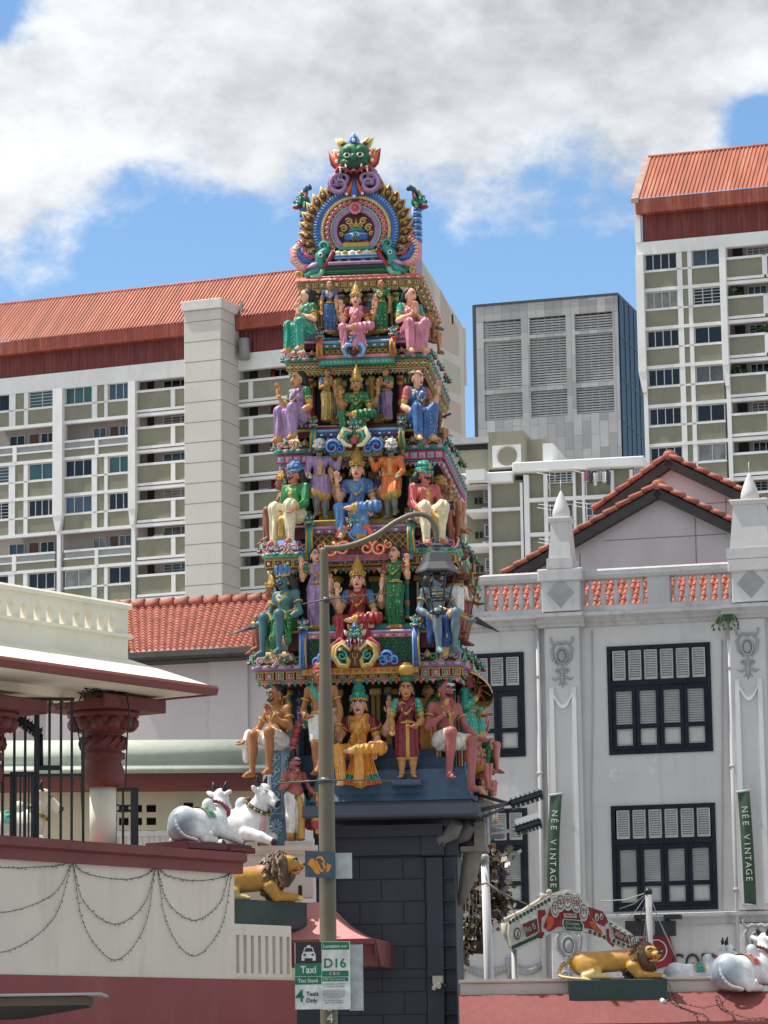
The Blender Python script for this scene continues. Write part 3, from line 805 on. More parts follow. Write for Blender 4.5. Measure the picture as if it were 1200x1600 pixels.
# washing hung on the poles: each piece its own thing
cl_cols = [(0.35,0.10,0.16),(0.05,0.05,0.07),(0.6,0.58,0.56),(0.30,0.28,0.3),(0.62,0.6,0.6),(0.06,0.07,0.1)]
for i in range(6):
    q = MB(); x = UX(918)+i*0.27; zt_ = Z(741+ (i%3),930); w0 = 0.24; hgt = 0.55+0.12*(i%3)
    nx = 4; vs=[]; fs=[]
    for sgn in (0,0.03):
        for r_ in range(4):
            for c_ in range(nx+1): vs.append((x+w0*c_/nx*(1-0.05*r_), -0.95+sgn+0.03*math.sin(c_*1.9+i), zt_-hgt*r_/3-0.02*math.cos(c_*2+i)))
    for s_ in (0,1):
        for r_ in range(3):
            for c_ in range(nx):
                a = s_*(nx+1)*4+r_*(nx+1)+c_; fs.append((a,a+1,a+nx+2,a+nx+1))
    q.add(vs,fs,0,True)
    o = q.build('garment', mat('washing_%s'%('rose','black','white','grey','cream','navy')[i], cl_cols[i], 0.9, 0.15, 5)); o.matrix_world = H.M
    tag(o, ['dull rose cloth hung leftmost on the laundry pole of the low block','black cloth hanging beside the rose one on the laundry pole','white cloth in the middle of the laundry pole','grey cloth hung right of the white one on the laundry pole','cream cloth hung second from right on the laundry pole','navy cloth hung rightmost on the laundry pole'][i], 'laundry', 'washing on the laundry pole')
def settle(fr, root):
    """children were drawn in frame coordinates: hang them under a root that sits in the frame"""
    off = -Vector(fr.I @ root.location)
    for c in root.children: c.location = off
for fr_, rt_ in ((Q,b2),(V,b3),(H,b4)): settle(fr_, rt_)
# ------------------------------------------------------------------ grey-white shophouse facade at the right
C = Frame(880, 1200, 61, -15)
plas = mat('pale_grey_plaster', (0.54,0.53,0.535), 0.85, 0.07, 0.7, bump=0.25, bscale=9, dirt=(0.24,0.23,0.23), dscale=0.8, damt=0.6, stretch=(2.2,2.2,0.28))
plas2 = mat('weathered_plaster', (0.44,0.44,0.45), 0.85, 0.12, 1.2, bump=0.3, bscale=12, dirt=(0.13,0.125,0.12), dscale=1.5, damt=0.8, stretch=(1.8,1.8,0.7))
orn = mat('grey_stucco', (0.33,0.33,0.34), 0.85, 0.15, 3)
whit = mat('white_trim', (0.66,0.66,0.67), 0.7, 0.05, 1.5)
navy = mat('navy_timber', (0.012,0.014,0.024), 0.5, 0.3, 3, spec=0.2)
shut = mat('pale_shutter', (0.46,0.455,0.45), 0.7, 0.1, 3)
lilac = mat('lilac_render', (0.55,0.49,0.50), 0.85, 0.06, 0.6, bump=0.15, bscale=8, dirt=(0.32,0.28,0.27), dscale=0.5, damt=0.3)
pipe_m = mat('pipe_grey', (0.42,0.42,0.43), 0.6, 0.1, 2)
black_m = mat('black_metal', (0.012,0.012,0.014), 0.45, 0.3, 6)
tile_m = mat('clay_tile', (0.36,0.118,0.080), 0.75, 0.35, 4.5, dirt=(0.17,0.06,0.045), dscale=3.0, damt=0.6)
fas_m = mat('dark_fascia', (0.045,0.04,0.038), 0.7, 0.3, 3)
cu = lambda x, y=1200, w=0: C.u(x, y, w)
cz = lambda y, x=880, w=0: C.z(x, y, w)
bC = fthing(C, 'shophouse', 'pale grey colonial shophouse with balustraded parapet and dark shuttered windows', 'building')
z_cor = cz(981); z_top = cz(960)
WINS = [((948,1005),(1110,1175)), ((955,1255),(1117,1423))]
wu0, wu1 = cu(950,1090), cu(1112,1090)
wz = [(cz(1177,1030), cz(1007,1030)), (cz(1423,1036), cz(1257,1036))]
lu1 = cu(820,1100); lu0 = lu1-(wu1-wu0)
lz = [(cz(1183,790), cz(1020,790)), (cz(1421,800), cz(1263,800))]
ul, ur = cu(690), cu(1330)
def wall_holes(mb, u0, u1, z0, z1, y0, y1, holes, m=0):
    xs = sorted({u0,u1,*[h[0] for h in holes],*[h[1] for h in holes]}); zs = sorted({z0,z1,*[h[2] for h in holes],*[h[3] for h in holes]})
    for i in range(len(xs)-1):
        for j in range(len(zs)-1):
            cxm, czm = (xs[i]+xs[i+1])/2, (zs[j]+zs[j+1])/2
            if any(h[0] < cxm < h[1] and h[2] < czm < h[3] for h in holes): continue
            mb.box(xs[i],xs[i+1],y0,y1,zs[j],zs[j+1],m)
holes = [(wu0,wu1,*wz[0]),(wu0,wu1,*wz[1]),(lu0,lu1,*lz[0]),(lu0,lu1,*lz[1])]
w_ = MB(); wall_holes(w_,ul,ur,0,z_top,0,0.35,holes); w_.build('wall', plas, bC)
for h in holes:
    w_ = MB(); w_.box(h[0],h[1],0.3,0.36,h[2],h[3]); w_.build('dark_room', dark_in, bC)
# windows: six louvred lights above four shutter leaves
def shutter_window(u0,u1,z0,z1):
    f = MB(); t = 0.075; zm = z0+(z1-z0)*0.655
    f.box(u0,u1,-0.03,0.12,z1-t,z1); f.box(u0,u1,-0.03,0.12,z0,z0+t); f.box(u0,u0+t,-0.03,0.12,z0+t,z1-t); f.box(u1-t,u1,-0.03,0.12,z0+t,z1-t)
    f.box(u0+t,u1-t,-0.025,0.12,zm-0.05,zm+0.05)
    for i in range(1,6):
        x = u0+t+(u1-u0-2*t)*i/6; f.box(x-0.025,x+0.025,-0.02,0.12,zm+0.05,z1-t)
    wo = f.build('window', navy, bC)
    for i in range(6):
        a = u0+t+(u1-u0-2*t)*i/6+0.028; c = u0+t+(u1-u0-2*t)*(i+1)/6-0.028
        q = MB(); q.box(a,a+0.025,0.0,0.06,zm+0.06,z1-t-0.01); q.box(c-0.025,c,0.0,0.06,zm+0.06,z1-t-0.01)
        q.box(a+0.025,c-0.025,0.0,0.06,z1-t-0.04,z1-t-0.01); q.box(a+0.025,c-0.025,0.0,0.06,zm+0.06,zm+0.09)
        n = 11; hh = (z1-t-0.04-zm-0.09)/n
        for k in range(n):
            zz = zm+0.09+k*hh
            q.add([(a+0.025,0.005,zz),(c-0.025,0.005,zz),(c-0.025,0.05,zz+hh*0.95),(a+0.025,0.05,zz+hh*0.95),(a+0.025,0.005,zz+0.012),(c-0.025,0.005,zz+0.012),(c-0.025,0.05,zz+hh*0.95+0.012),(a+0.025,0.05,zz+hh*0.95+0.012)],
                  [(0,1,2,3),(4,7,6,5),(0,4,5,1),(2,6,7,3)])
        q.build('louvre_light', shut, wo)
    for i in range(4):
        a = u0+t+(u1-u0-2*t)*i/4+0.005; c = u0+t+(u1-u0-2*t)*(i+1)/4-0.005; zl = z0+t+0.005; zh = zm-0.055; zq = zl+(zh-zl)*0.37
        q = MB(); s_ = 0.068
        for (x0,x1,y0,y1) in ((a,a+s_,zl,zh),(c-s_,c,zl,zh),(a+s_,c-s_,zl,zl+0.09),(a+s_,c-s_,zh-0.09,zh),(a+s_,c-s_,zq-0.045,zq+0.045)): q.box(x0,x1,-0.01,0.05,y0,y1)
        hx = a+0.015 if i%2==0 else c-0.027
        q.box(hx,hx+0.012,-0.02,-0.01,zl+0.3,zl+0.42); q.box(hx,hx+0.012,-0.02,-0.01,zh-0.42,zh-0.3)
        so_ = q.build('shutter_leaf', navy, wo)
        q = MB(); n = 14; hh = (zh-0.09-zq-0.045)/n
        for k in range(n):
            zz = zq+0.045+k*hh
            q.add([(a+s_,0.006,zz),(c-s_,0.006,zz),(c-s_,0.04,zz+hh),(a+s_,0.04,zz+hh)],[(0,1,2,3)])
        q.box(a+s_,c-s_,0.035,0.045,zl+0.09,zq-0.045)
        q.box(a+s_+0.03,c-s_-0.03,0.028,0.035,zl+0.12,zq-0.075)
        q.build('shutter_panel', shut, wo)
shutter_window(wu0,wu1,*wz[0]); shutter_window(wu0,wu1,*wz[1]); shutter_window(lu0,lu1,*lz[0]); shutter_window(lu0,lu1,*lz[1])
# pilasters, cornice, string course
pil = [(cu(857,1200),cu(912,1200)),(cu(1146,1200)+0.02,cu(1204,1200))]
z_str = cz(1432)
for (a,c) in pil:
    q = MB(); q.bev(a,c,-0.12,0,z_str+0.02,z_cor,0.02); q.bev(a,c,-0.12,0,0.2,cz(1450),0.02); po = q.build('pilaster', plas, bC)
    # hanging U-shaped moulding
    q = MB(); m_ = (c-a)*0.12; x0,x1 = a+m_,c-m_; zt_ = cz(1075); t = 0.085
    q.box(x0,x0+t,-0.16,-0.12,cz(1420),zt_); q.box(x1-t,x1,-0.16,-0.12,cz(1420),zt_)
    pts = [(x0+t+ (x1-x0-2*t)*i/14, zt_-0.12-0.22*math.sin(math.pi*i/14)) for i in range(15)]
    for i in range(14):
        (xa,za),(xb,zb_) = pts[i],pts[i+1]
        q.add([(xa,-0.16,za-0.07),(xb,-0.16,zb_-0.07),(xb,-0.16,zb_),(xa,-0.16,za),(xa,-0.12,za-0.07),(xb,-0.12,zb_-0.07),(xb,-0.12,zb_),(xa,-0.12,za)],[(0,1,2,3),(0,4,5,1),(3,2,6,7)])
    q.build('hanging_moulding', whit, po)
    # cartouche
    def cart(zc, s):
        q = MB(); xc = (a+c)/2; y = -0.13
        oval = [(xc+0.17*s*math.cos(t), y-0.02, zc+0.24*s*math.sin(t)) for t in [2*math.pi*i/20 for i in range(20)]]
        q.tube(oval,0.03*s,6,closed=True); q.ball((xc,y,zc),(0.13*s,0.05,0.19*s),12,8)
        for sg in (1,-1):
            q.tube([(xc+sg*0.12*s,y,zc-0.3*s),(xc+sg*0.28*s,y,zc-0.1*s),(xc+sg*0.32*s,y,zc+0.2*s),(xc+sg*0.22*s,y,zc+0.36*s)],[0.02*s,0.045*s,0.05*s,0.03*s],6)
            q.tube([(xc+sg*p[0]*s,y,zc+p[1]*s) for p in ((0.0,0.38),(0.12,0.42),(0.22,0.36),(0.32,0.42),(0.36,0.55),(0.30,0.58))],[0.05*s,0.05*s,0.045*s,0.04*s,0.03*s,0.015*s],6)
            q.tube([(xc+sg*x*s,yy,zc+z*s) for x,yy,z in spiral((0.11,-0.48),0.10,0.02,0,1.2,12,y=y)],0.03*s,6)
            q.tube([(xc+sg*p[0]*s,y,zc+p[1]*s) for p in ((0.0,-0.72),(0.12,-0.66),(0.22,-0.74),(0.34,-0.68))],[0.05*s,0.045*s,0.035*s,0.01*s],6)
            q.tube([(xc+sg*p[0]*s,y,zc+p[1]*s) for p in ((0.0,-0.75),(0.08,-0.85),(0.14,-0.9))],[0.03*s,0.03*s,0.01*s],5)
        q.tube([(xc,y,zc-0.3*s),(xc,y,zc-0.6*s),(xc,y,zc-0.8*s),(xc,y,zc-1.0*s)],[0.03*s,0.06*s,0.05*s,0.008*s],6)
        q.build('cartouche', orn, po)
    cart(cz(1026),0.62); cart(cz(1478),0.72)
q = MB()
prof = [(0,z_cor-0.02),(-0.05,z_cor),(-0.07,z_cor+0.05),(-0.14,z_cor+0.08),(-0.14,z_cor+0.13),(-0.24,z_cor+0.18),(-0.24,z_cor+0.25),(0.0,z_cor+0.28)]
q.sweep(prof,ul,ur)
for (a,c) in pil: q.sweep([(y-0.1 if y<0 else y,z+0.002) for y,z in prof],a-0.12,c+0.12)
zc2 = z_cor+0.28
q.build('cornice', plas2, bC)
q = MB(); q.sweep([(0,z_str-0.22),(-0.06,z_str-0.2),(-0.06,z_str-0.1),(-0.14,z_str-0.06),(-0.14,z_str),(0,z_str+0.02)],ul,ur); q.build('string_course', plas2, bC)
# balustrade
zb0, zb1 = cz(950)-0.02, cz(908)
zr0, zr1 = cz(908), cz(893)
bays = [(cu(757,925),cu(853,925),6),(cu(911,925),cu(1012,925),5),(cu(1047,925),cu(1150,925),6),(cu(1215,925),cu(1310,925),6)]
q = MB(); q.box(ul,ur,-0.06,0.24,zc2-0.01,zb0+0.02); q.sweep([(0.26,zr0),(-0.08,zr0),(-0.13,zr0+0.06),(-0.13,zr1-0.04),(-0.08,zr1),(0.26,zr1)],ul,ur)
e = ul
for (a,c,n) in bays: q.box(e,a,-0.05,0.23,zb0+0.02,zr0); e = c
q.box(e,ur,-0.05,0.23,zb0+0.02,zr0)
q.build('parapet', plas2, bC)
bal = MB(); h_ = zr0-zb0-0.02
bal.lathe([(0.062,0),(0.062,0.05*h_),(0.036,0.08*h_),(0.060,0.24*h_),(0.066,0.34*h_),(0.048,0.52*h_),(0.030,0.74*h_),(0.028,0.86*h_),(0.062,0.9*h_),(0.062,h_)],(0,0,0),12)
bo0 = bal.build('baluster', plas, bC); first = True
for (a,c,n) in bays:
    for i in range(n):
        o = bo0 if first else bo0.copy()
        if not first: COL.objects.link(o); o.parent = bC
        first = False; o['pos'] = 1
        o.location = (a+(c-a)*(i+0.5)/n, 0.09, zb0+0.02)
    q = MB(); s_ = (c-a)/n
balpos = [o for o in bC.children if o.name.startswith('baluster')]
for (x0,x1) in ((849,909),(1146,1206)):
    a,c = cu(x0,925),cu(x1,925)
    q = MB(); q.bev(a,c,-0.18,0.3,zc2+0.02,zr0,0.015); q.bev(a-0.06,c+0.06,-0.24,0.34,zr0-0.02,zr1+0.03,0.02); po = q.build('parapet_pier', plas, bC)
    xc,zc = (a+c)/2,(zb0+zr0)/2+0.02; s_ = 0.27
    q = MB(); q.prism([(xc-s_,zc),(xc,zc-s_*1.1),(xc+s_,zc),(xc,zc+s_*1.1)],-0.185,-0.18); q.build('diamond', orn, po)
    q = MB(); yb_ = zr1+0.03; big_ = x0 > 1000
    k = 1.0 if not big_ else 1.35
    hh = (0.72 if not big_ else 0.85)
    hw = (c-a)*0.29 if not big_ else (c-a)*0.52
    q.frustum((xc,0.06,yb_),hw*1.16,0.30,(xc,0.06,yb_+0.2),hw*1.16,0.30); q.frustum((xc,0.06,yb_+0.2),hw*1.0,0.26,(xc,0.06,yb_+0.2+hh),hw*0.78,0.20)
    zt_ = yb_+0.2+hh; q.frustum((xc,0.06,zt_),hw*0.85,0.22,(xc,0.06,zt_+0.07),hw*0.98,0.26); q.frustum((xc,0.06,zt_+0.07),hw*0.98,0.26,(xc,0.06,zt_+0.1),hw*0.95,0.25)
    oo = q.build('obelisk_base', plas, bC)
    q = MB(); s2 = 0.5; q.lathe([(0.30*s2,0),(0.36*s2,0.06),(0.33*s2,0.16),(0.22*s2,0.32),(0.10*s2,0.46),(0.02*s2,0.54)],(xc,0.06,zt_+0.1),16); q.tube([(xc,0.06,zt_+0.6),(xc,0.06,zt_+0.85)],0.008,4); q.build('finial', plas, oo)
# downpipes
for x in (845,1146):
    q = MB(); u_ = cu(x,1200); q.tube([(u_,-0.07,0.3),(u_,-0.07,z_cor)],0.05,10)
    for yy in (1060,1210,1400): q.lathe([(0.065,0),(0.065,0.06)],(u_,-0.07,cz(yy)),10)
    q.build('downpipe', pipe_m, bC)
# swags and small plaster wear between the floors
for k,(x0,x1,y) in enumerate(((722,800,1505),(795,850,1503))):
    q = MB(); a,c = cu(x0,1490),cu(x1,1490); 
    for i in range(15):
        t = i/14; r_ = 0.045+0.04*math.sin(math.pi*t)
        q.ball((a+(c-a)*t,-0.03,cz(y)-0.16*math.sin(math.pi*t)),r_,6,5)
    for e in (a,c):
        q.tube([(e,-0.03,cz(y)+0.1),(e,-0.03,cz(y)-0.3)],[0.07,0.02],6)
    q.build('swag', orn, bC)
for (x,y,w,h) in ((957,1215,0.16,0.34),(1019,1200,0.13,0.38),(970,1205,0.1,0.1)):
    q = MB(); u_,z_ = cu(x,y),cz(y,x); pts = [(u_+w*(0.5+0.3*rnd.random())*math.cos(t)+(0.05*math.sin(t)), z_+h*0.5*(0.8+0.4*rnd.random())*math.sin(t)) for t in [2*math.pi*i/9 for i in range(9)]]
    q.prism(pts,-0.004,0.01); q.build('flaked_patch', mat('bare_plaster',(0.56,0.55,0.56),0.9,0.15,6,bump=0.5,bscale=20), bC)
# lettering and square sign
text_obj('COELE',0.52,txt_at(cu(1095,1520),-0.03,cz(1507,1080)),mat('black_letter',(0.02,0.02,0.022),0.5),bC,depth=0.02,width=cu(1146,1510)-cu(1035,1510)-0.25)
q = MB(); xc,zc = cu(1027,1490),cz(1487,1030); s_ = 0.31; an = R(14)
pts = [(xc+s_*1.0*(math.cos(an)*p-math.sin(an)*r_), zc+s_*1.0*(math.sin(an)*p+math.cos(an)*r_)) for p,r_ in ((-1,-1),(1,-1),(1,1),(-1,1))]
q.prism(pts,-0.05,-0.01); sg = q.build('square_sign', mat('maroon_board',(0.22,0.012,0.02),0.5), bC)
q = MB(); q.tube([(xc+0.19*math.cos(t),-0.055,zc+0.02+0.2*math.sin(t)) for t in [2*math.pi*i/24 for i in range(24)]],0.012,5,closed=True)
q.tube([(xc-0.12,-0.055,zc-0.02),(xc-0.02,-0.055,zc+0.04),(xc+0.02,-0.055,zc-0.03),(xc+0.12,-0.055,zc+0.02)],0.009,5); q.tube([(xc-0.16,-0.055,zc+0.2),(xc-0.1,-0.055,zc+0.24)],0.012,5); q.build('emblem', whit, sg)
for x in (1001,1047):
    q = MB(); u_,z_ = cu(x,1450),cz(1452,x); q.box(u_-0.2,u_+0.17,-0.5,-0.3,z_-0.14,z_+0.14); q.box(u_-0.02,u_+0.28,-0.55,-0.25,z_+0.17,z_+0.25); q.box(u_-0.03,u_+0.03,-0.4,0.0,z_+0.12,z_+0.17)
    tag(q.build('floodlight', black_m), 'black floodlight on the shophouse wall %s'%('left of the maroon square sign' if x<1020 else 'above the lettering, right of the maroon sign'), 'floodlight','floodlights on the shophouse wall').matrix_world = C.M
for (pts) in (((925,985),(926,1100),(924,1240),(927,1430)),((920,1437),(1000,1441),(1135,1436)),((1128,1000),(1129,1200),(1128,1430))):
    q = MB(); q.tube([(cu(x,y),-0.02,cz(y,x)) for x,y in pts],0.012,5); q.build('wall_cable', pipe_m, bC)
# banners
def banner(px, y0, y1, bow, lab):
    root = thing('banner', lab, 'banner', C.world((cu(px,y0),-0.42,cz(y0,px))), C.a, 'green banners on the pilasters')
    h_ = cz(y0,px)-cz(y1,px); wd = 0.225; n = 16; vs=[]; fs=[]
    def off(t): return bow*math.sin(t*1.9)*0.22, -0.10*math.sin(t*math.pi)
    for y_ in (0,0.012):
        for i in range(n+1):
            t = i/n; ox,oy = off(t)
            for j in range(5):
                sx = -wd/2+wd*j/4
                vs.append((ox+sx, oy+y_+0.02*math.sin(j*1.5+t*5), -t*h_-0.02*j/4*t))
    for s_ in (0,1):
        for i in range(n):
            for j in range(4):
                a = s_*(n+1)*5+i*5+j; fs.append((a,a+1,a+6,a+5))
    q = MB(); q.add(vs,fs,0,True); q.build('cloth', mat('green_cloth',(0.040,0.080,0.052),0.9,0.15,5), root)
    q = MB(); q.tube([(-wd*0.62,0.0,0.0),(wd*0.66,0.0,0.03)],0.022,6); q.tube([(0,0,0.01),(0,0.3,0.01)],0.02,6); q.build('pole', pipe_m, root)
    if y1 > 1400: q = MB(); ox,oy = off(1); q.tube([(ox-wd*0.5,oy,-h_),(ox+wd*0.62,oy,-h_-0.04)],0.02,6); q.build('pole', pipe_m, root)
    s = 'NÉE VINTAGE'; lt = mat('white_letter',(0.62,0.63,0.60),0.6)
    mesh_join = []
    for k,chh in enumerate(s):
        if chh == ' ': continue
        t = 0.16+0.062*k; ox,oy = off(t); e1 = off(t+0.05); sl_ = math.atan2(e1[0]-ox,0.05*h_)
        o = text_obj(chh,0.165,Matrix.Translation((ox,oy-0.03,-t*h_)) @ Matrix.Rotation(math.pi/2-sl_,4,'Y') @ TXT,lt,root,depth=0.004)
        mesh_join.append(o)
    bm = bmesh.new()
    for o in mesh_join: bm.from_mesh(o.data)
    me = mesh_join[0].data; bm.to_mesh(me); bm.free()
    for o in mesh_join[1:]: bpy.data.objects.remove(o)
banner(876,1245,1425,-0.35,'straight green banner reading NÉE VINTAGE beside the dark shuttered windows')
banner(1167,1240,1414,0.3,'green banner curling away at its foot, on the rightmost pilaster')
# little plant on the cornice
q = MB()
for i in range(60):
    t = rnd.random(); k5 = i%6; tt = (i//6)/10; ax5 = (-.26,-.15,-.05,.06,.16,.27)[k5]; p = Vector((cu(1138,970)+ax5*tt**.8+rnd.gauss(0,0.012),-0.2-.1*tt,cz(966,1138)+.10*math.sin(tt*2.4)-.34*tt*tt))
    if i < 6: q.tube([(cu(1138,970)+ax5*u_**.8,-0.2-.1*u_,cz(966,1138)+.10*math.sin(u_*2.4)-.34*u_*u_) for u_ in (0,.2,.4,.6,.8,1.0)],[.012,.010,.009,.008,.006,.003],4)
    d1 = Vector((rnd.gauss(0,.05),rnd.gauss(0,.03),-0.09)); d2 = Vector((0.025,0.01,0.0)); q.add([p-d2*0.3,p+d1*0.5-d2,p+d1,p+d1*0.5+d2],[(0,1,2,3)])
o = q.build('fern', mat('fern_green',(0.05,0.11,0.03),0.6,0.3,8)); o.matrix_world = C.M; tag(o,'small green fern growing out of the shophouse cornice','plant')

# tiled roofs
def tiles(mb, P00, P10, P01, P11, nx, ny, h=0.05, m=0):
    """barrel tiles: half-round ribs stepped down the slope; 00-10 along the eave, 01 up"""
    P00,P10,P01,P11 = map(Vector,(P00,P10,P01,P11)); nr = (P10-P00).cross(P01-P00).normalized()
    if nr.z < 0: nr = -nr
    K = 5; vs=[]; fs=[]
    for j in range(ny):
        for e in (0,1):
            tv = (j+e)/ny
            for i in range(nx*K+1):
                tu = i/(nx*K); ph = (i%K)/K
                hh = h*(math.sin(math.pi*ph)) + (0.35*h*(1-e))
                a = P00.lerp(P10,tu); c = P01.lerp(P11,tu)
                vs.append(a.lerp(c,tv)+nr*hh)
        o = (nx*K+1)*2*j
        for i in range(nx*K): fs.append((o+i,o+i+1,o+nx*K+2+i,o+nx*K+1+i))
        if j:
            p = o-(nx*K+1)
            for i in range(nx*K): fs.append((p+i,p+i+1,o+i+1,o+i))
    mb.add(vs,fs,m,False)
# front slope seen through the balusters
q = MB(); tiles(q,(ul,0.6,zb0-0.15),(ur,0.6,zb0-0.15),(ul,2.2,zr1+0.32),(ur,2.2,zr1+0.32),70,9,0.05); q.build('front_roof', tile_m, bC)
def gable(W_, apex, left, right, depth, lab):
    ax,az_ = C.u(*apex,W_),C.z(*apex,W_); lx,lz_ = C.u(*left,W_),C.z(*left,W_); rx,rz_ = C.u(*right,W_),C.z(*right,W_)
    q = MB(); q.prism([(lx+0.1,lz_-0.15),(lx,lz_-2.5),(rx,rz_-2.5),(rx-0.1,rz_-0.15),(ax,az_-0.2)],W_,W_+depth); root = q.build('gable_wall', lilac, bC)
    roof = MB(); fa = MB(); cap_ = MB()
    for (ex,ez,sg) in ((lx,lz_,-1),(rx,rz_,1)):
        d = Vector((ex-ax,0,ez-az_)); L_ = d.length; d.normalize(); n_ = Vector((-d.z*1.0,0,d.x)); n_ = n_ if n_.z > 0 else -n_
        a0 = Vector((ax,W_-0.25,az_)); e0 = Vector((ex,W_-0.25,ez))+d*0.15
        tiles(roof, e0, e0+Vector((0,depth,0)), a0, a0+Vector((0,depth,0)), int(depth/0.22), int(L_/0.28), 0.05)
        # verge: tile edge, then dark board
        k = int(L_/0.28)
        for i in range(k):
            p0 = a0+(e0-a0)*(i/k); p1 = a0+(e0-a0)*((i+1)/k)
            cap_.tube([p0+n_*0.05+Vector((0,-0.02,0)),p1+n_*0.085+Vector((0,-0.02,0))],[0.050,0.058],7)
        b0 = a0-n_*0.03; b1 = e0-n_*0.03
        vs = [b0-n_*0.17,b1-n_*0.17,b1+n_*0.01,b0+n_*0.01]; vs = vs+[v+Vector((0,0.3,0)) for v in vs]
        fa.add(vs,[(0,1,2,3),(4,7,6,5),(0,4,5,1),(3,2,6,7),(1,5,6,2)])
    ro = roof.build('tiled_roof', tile_m, bC); cap_.build('verge_tiles', tile_m, ro); fa.build('verge_board', fas_m, ro)
    q = MB(); 
    for i in range(int(depth/0.3)): q.tube([(ax,W_-0.25+i*0.3,az_+0.07),(ax,W_+0.05+i*0.3,az_+0.1)],[0.11,0.13],8)
    q.ball((ax,W_-0.25,az_+0.05),(0.12,0.07,0.11),10,6); q.build('ridge_tiles', tile_m, ro)
    # joints of the render
    q = MB()
    for fx in (0.28,0.75):
        x = lx+(rx-lx)*fx; q.box(x-0.012,x+0.012,W_-0.006,W_,lz_-1.2,az_-0.2-abs(x-ax)*0.62)
    q.box(ax-1.2,ax+1.4,W_-0.006,W_,az_-1.05,az_-1.03); q.build('render_joint', mat('joint_dark',(0.26,0.23,0.24),0.9), root)
gable(6.0,(1030,764),(800,897),(1185,838),5.0,'a')
gable(9.5,(1047,718),(940,796),(1200,790),5.0,'b')
settle(C, bC)
for o in balpos: o.location = Vector(o.location)   # placed below
k = 0
off = -Vector(C.I @ bC.location)
for (a,c,n) in bays:
    for i in range(n):
        balpos[k].location = Vector((a+(c-a)*(i+0.5)/n, 0.09, zb0+0.02))+off; k += 1

# ------------------------------------------------------------------ lilac house with tiled roof, left
E = Frame(300, 1080, 62, -16)
bE = fthing(E, 'house', 'lilac rendered house with red barrel-tiled hip roof and dark gutter, left of the tower', 'house')
eu = lambda x, y=1050, w=0: E.u(x,y,w); ez = lambda y, x=300, w=0: E.z(x,y,w)
q = MB(); q.box(eu(60),eu(560),0.4,8,0,ez(1016)); q.box(eu(318),eu(378),0.33,0.4,0,ez(1020)); q.build('wall', lilac, bE)
q = MB(); W_=3.4
xl0 = eu(207,1018,-0.1); xl1 = E.u(196,960,W_); zl = ez(1018,300,-0.1); zr_ = E.z(300,947,W_)
tiles(q,(xl0-0.2,-0.1,zl),(eu(560),-0.1,zl),(xl1-0.2,W_,zr_),(eu(560),W_,zr_),38,17,0.055); ro = q.build('tiled_roof', tile_m, bE)
q = MB(); n=16
for i in range(n):
    t = i/n; q.tube([(xl0-0.2+(xl1-xl0)*t,-0.1+(W_+0.1)*t,zl+(zr_-zl)*t+0.06),(xl0-0.2+(xl1-xl0)*(t+1/n),-0.1+(W_+0.1)*(t+1/n),zl+(zr_-zl)*(t+1/n)+0.1)],[0.11,0.14],8)
for i in range(26): q.tube([(xl1-0.2+i*0.32,W_,zr_+0.05),(xl1+0.12+i*0.32,W_,zr_+0.08)],[0.11,0.14],8)
q.build('ridge_tiles', tile_m, ro)
q = MB(); q.sweep([(-0.1,zl+0.02),(-0.24,zl+0.02),(-0.26,zl-0.09),(-0.2,zl-0.13),(-0.1,zl-0.13)],xl0-0.25,eu(560)); q.box(xl0-0.2,eu(560),-0.1,0.45,zl-0.17,zl-0.1); q.build('gutter', fas_m, bE)
settle(E, bE)

# ------------------------------------------------------------------ temple compound range with rolled cornice
K = Frame(200, 1200, 51.5, 5)
bK = fthing(K, 'temple_range', 'low cream temple building with thick rounded pale green cornice and small vent holes', 'building')
ku = lambda x, y=1200, w=0: K.u(x,y,w); kz = lambda y, x=250, w=0: K.z(x,y,w)
mint = mat('pale_green_plaster', (0.46,0.50,0.42), 0.8, 0.1, 0.9, bump=0.3, bscale=6, dirt=(0.22,0.27,0.24), dscale=1.0, damt=0.7)
cream = mat('yellow_cream_plaster', (0.62,0.56,0.40), 0.85, 0.08, 0.8, dirt=(0.40,0.34,0.22), dscale=0.8, damt=0.4)
maroon = mat('maroon_paint', (0.20,0.052,0.048), 0.65, 0.12, 1.4, bump=0.15, bscale=10, dirt=(0.10,0.03,0.03), dscale=1.5, damt=0.4)
ztop_, zbt = kz(1157), kz(1213); rr = (ztop_-zbt)
q = MB(); prof = [(1.5,ztop_)]+[( -0.05-0.62*math.sin(t)*1.0, ztop_-rr*0.60*(1-math.cos(t))) for t in [math.pi*0.5*i/10 for i in range(11)]]
prof += [(-0.62,ztop_-rr*0.72),(-0.72,ztop_-rr*0.86),(-0.80,zbt+0.05),(-0.80,zbt),(0.2,zbt)]
q.sweep(prof,ku(-120),ku(412),smooth=True); q.build('rolled_cornice', mint, bK)
q = MB(); q.box(ku(-120),ku(408),-0.55,0.3,kz(1237),zbt-0.003); q.build('soffit_beam', maroon, bK)
vh = [(ku(x0,1285),ku(x0+15,1285),kz(y1),kz(y0)) for x0 in (186,207,229) for (y0,y1) in ((1257,1269),(1277,1289),(1297,1307))]+[(ku(287,1258),ku(302,1258),kz(1262),kz(1254))]
q = MB(); wall_holes(q,ku(-120),ku(470),0,kz(1237),0,0.3,vh); q.build('wall', cream, bK)
for h in vh:
    q = MB(); q.box(h[0],h[1],0.26,0.31,h[2],h[3]); q.build('vent_hole', mat('vent_brown',(0.05,0.045,0.04),0.9), bK)
settle(K, bK)
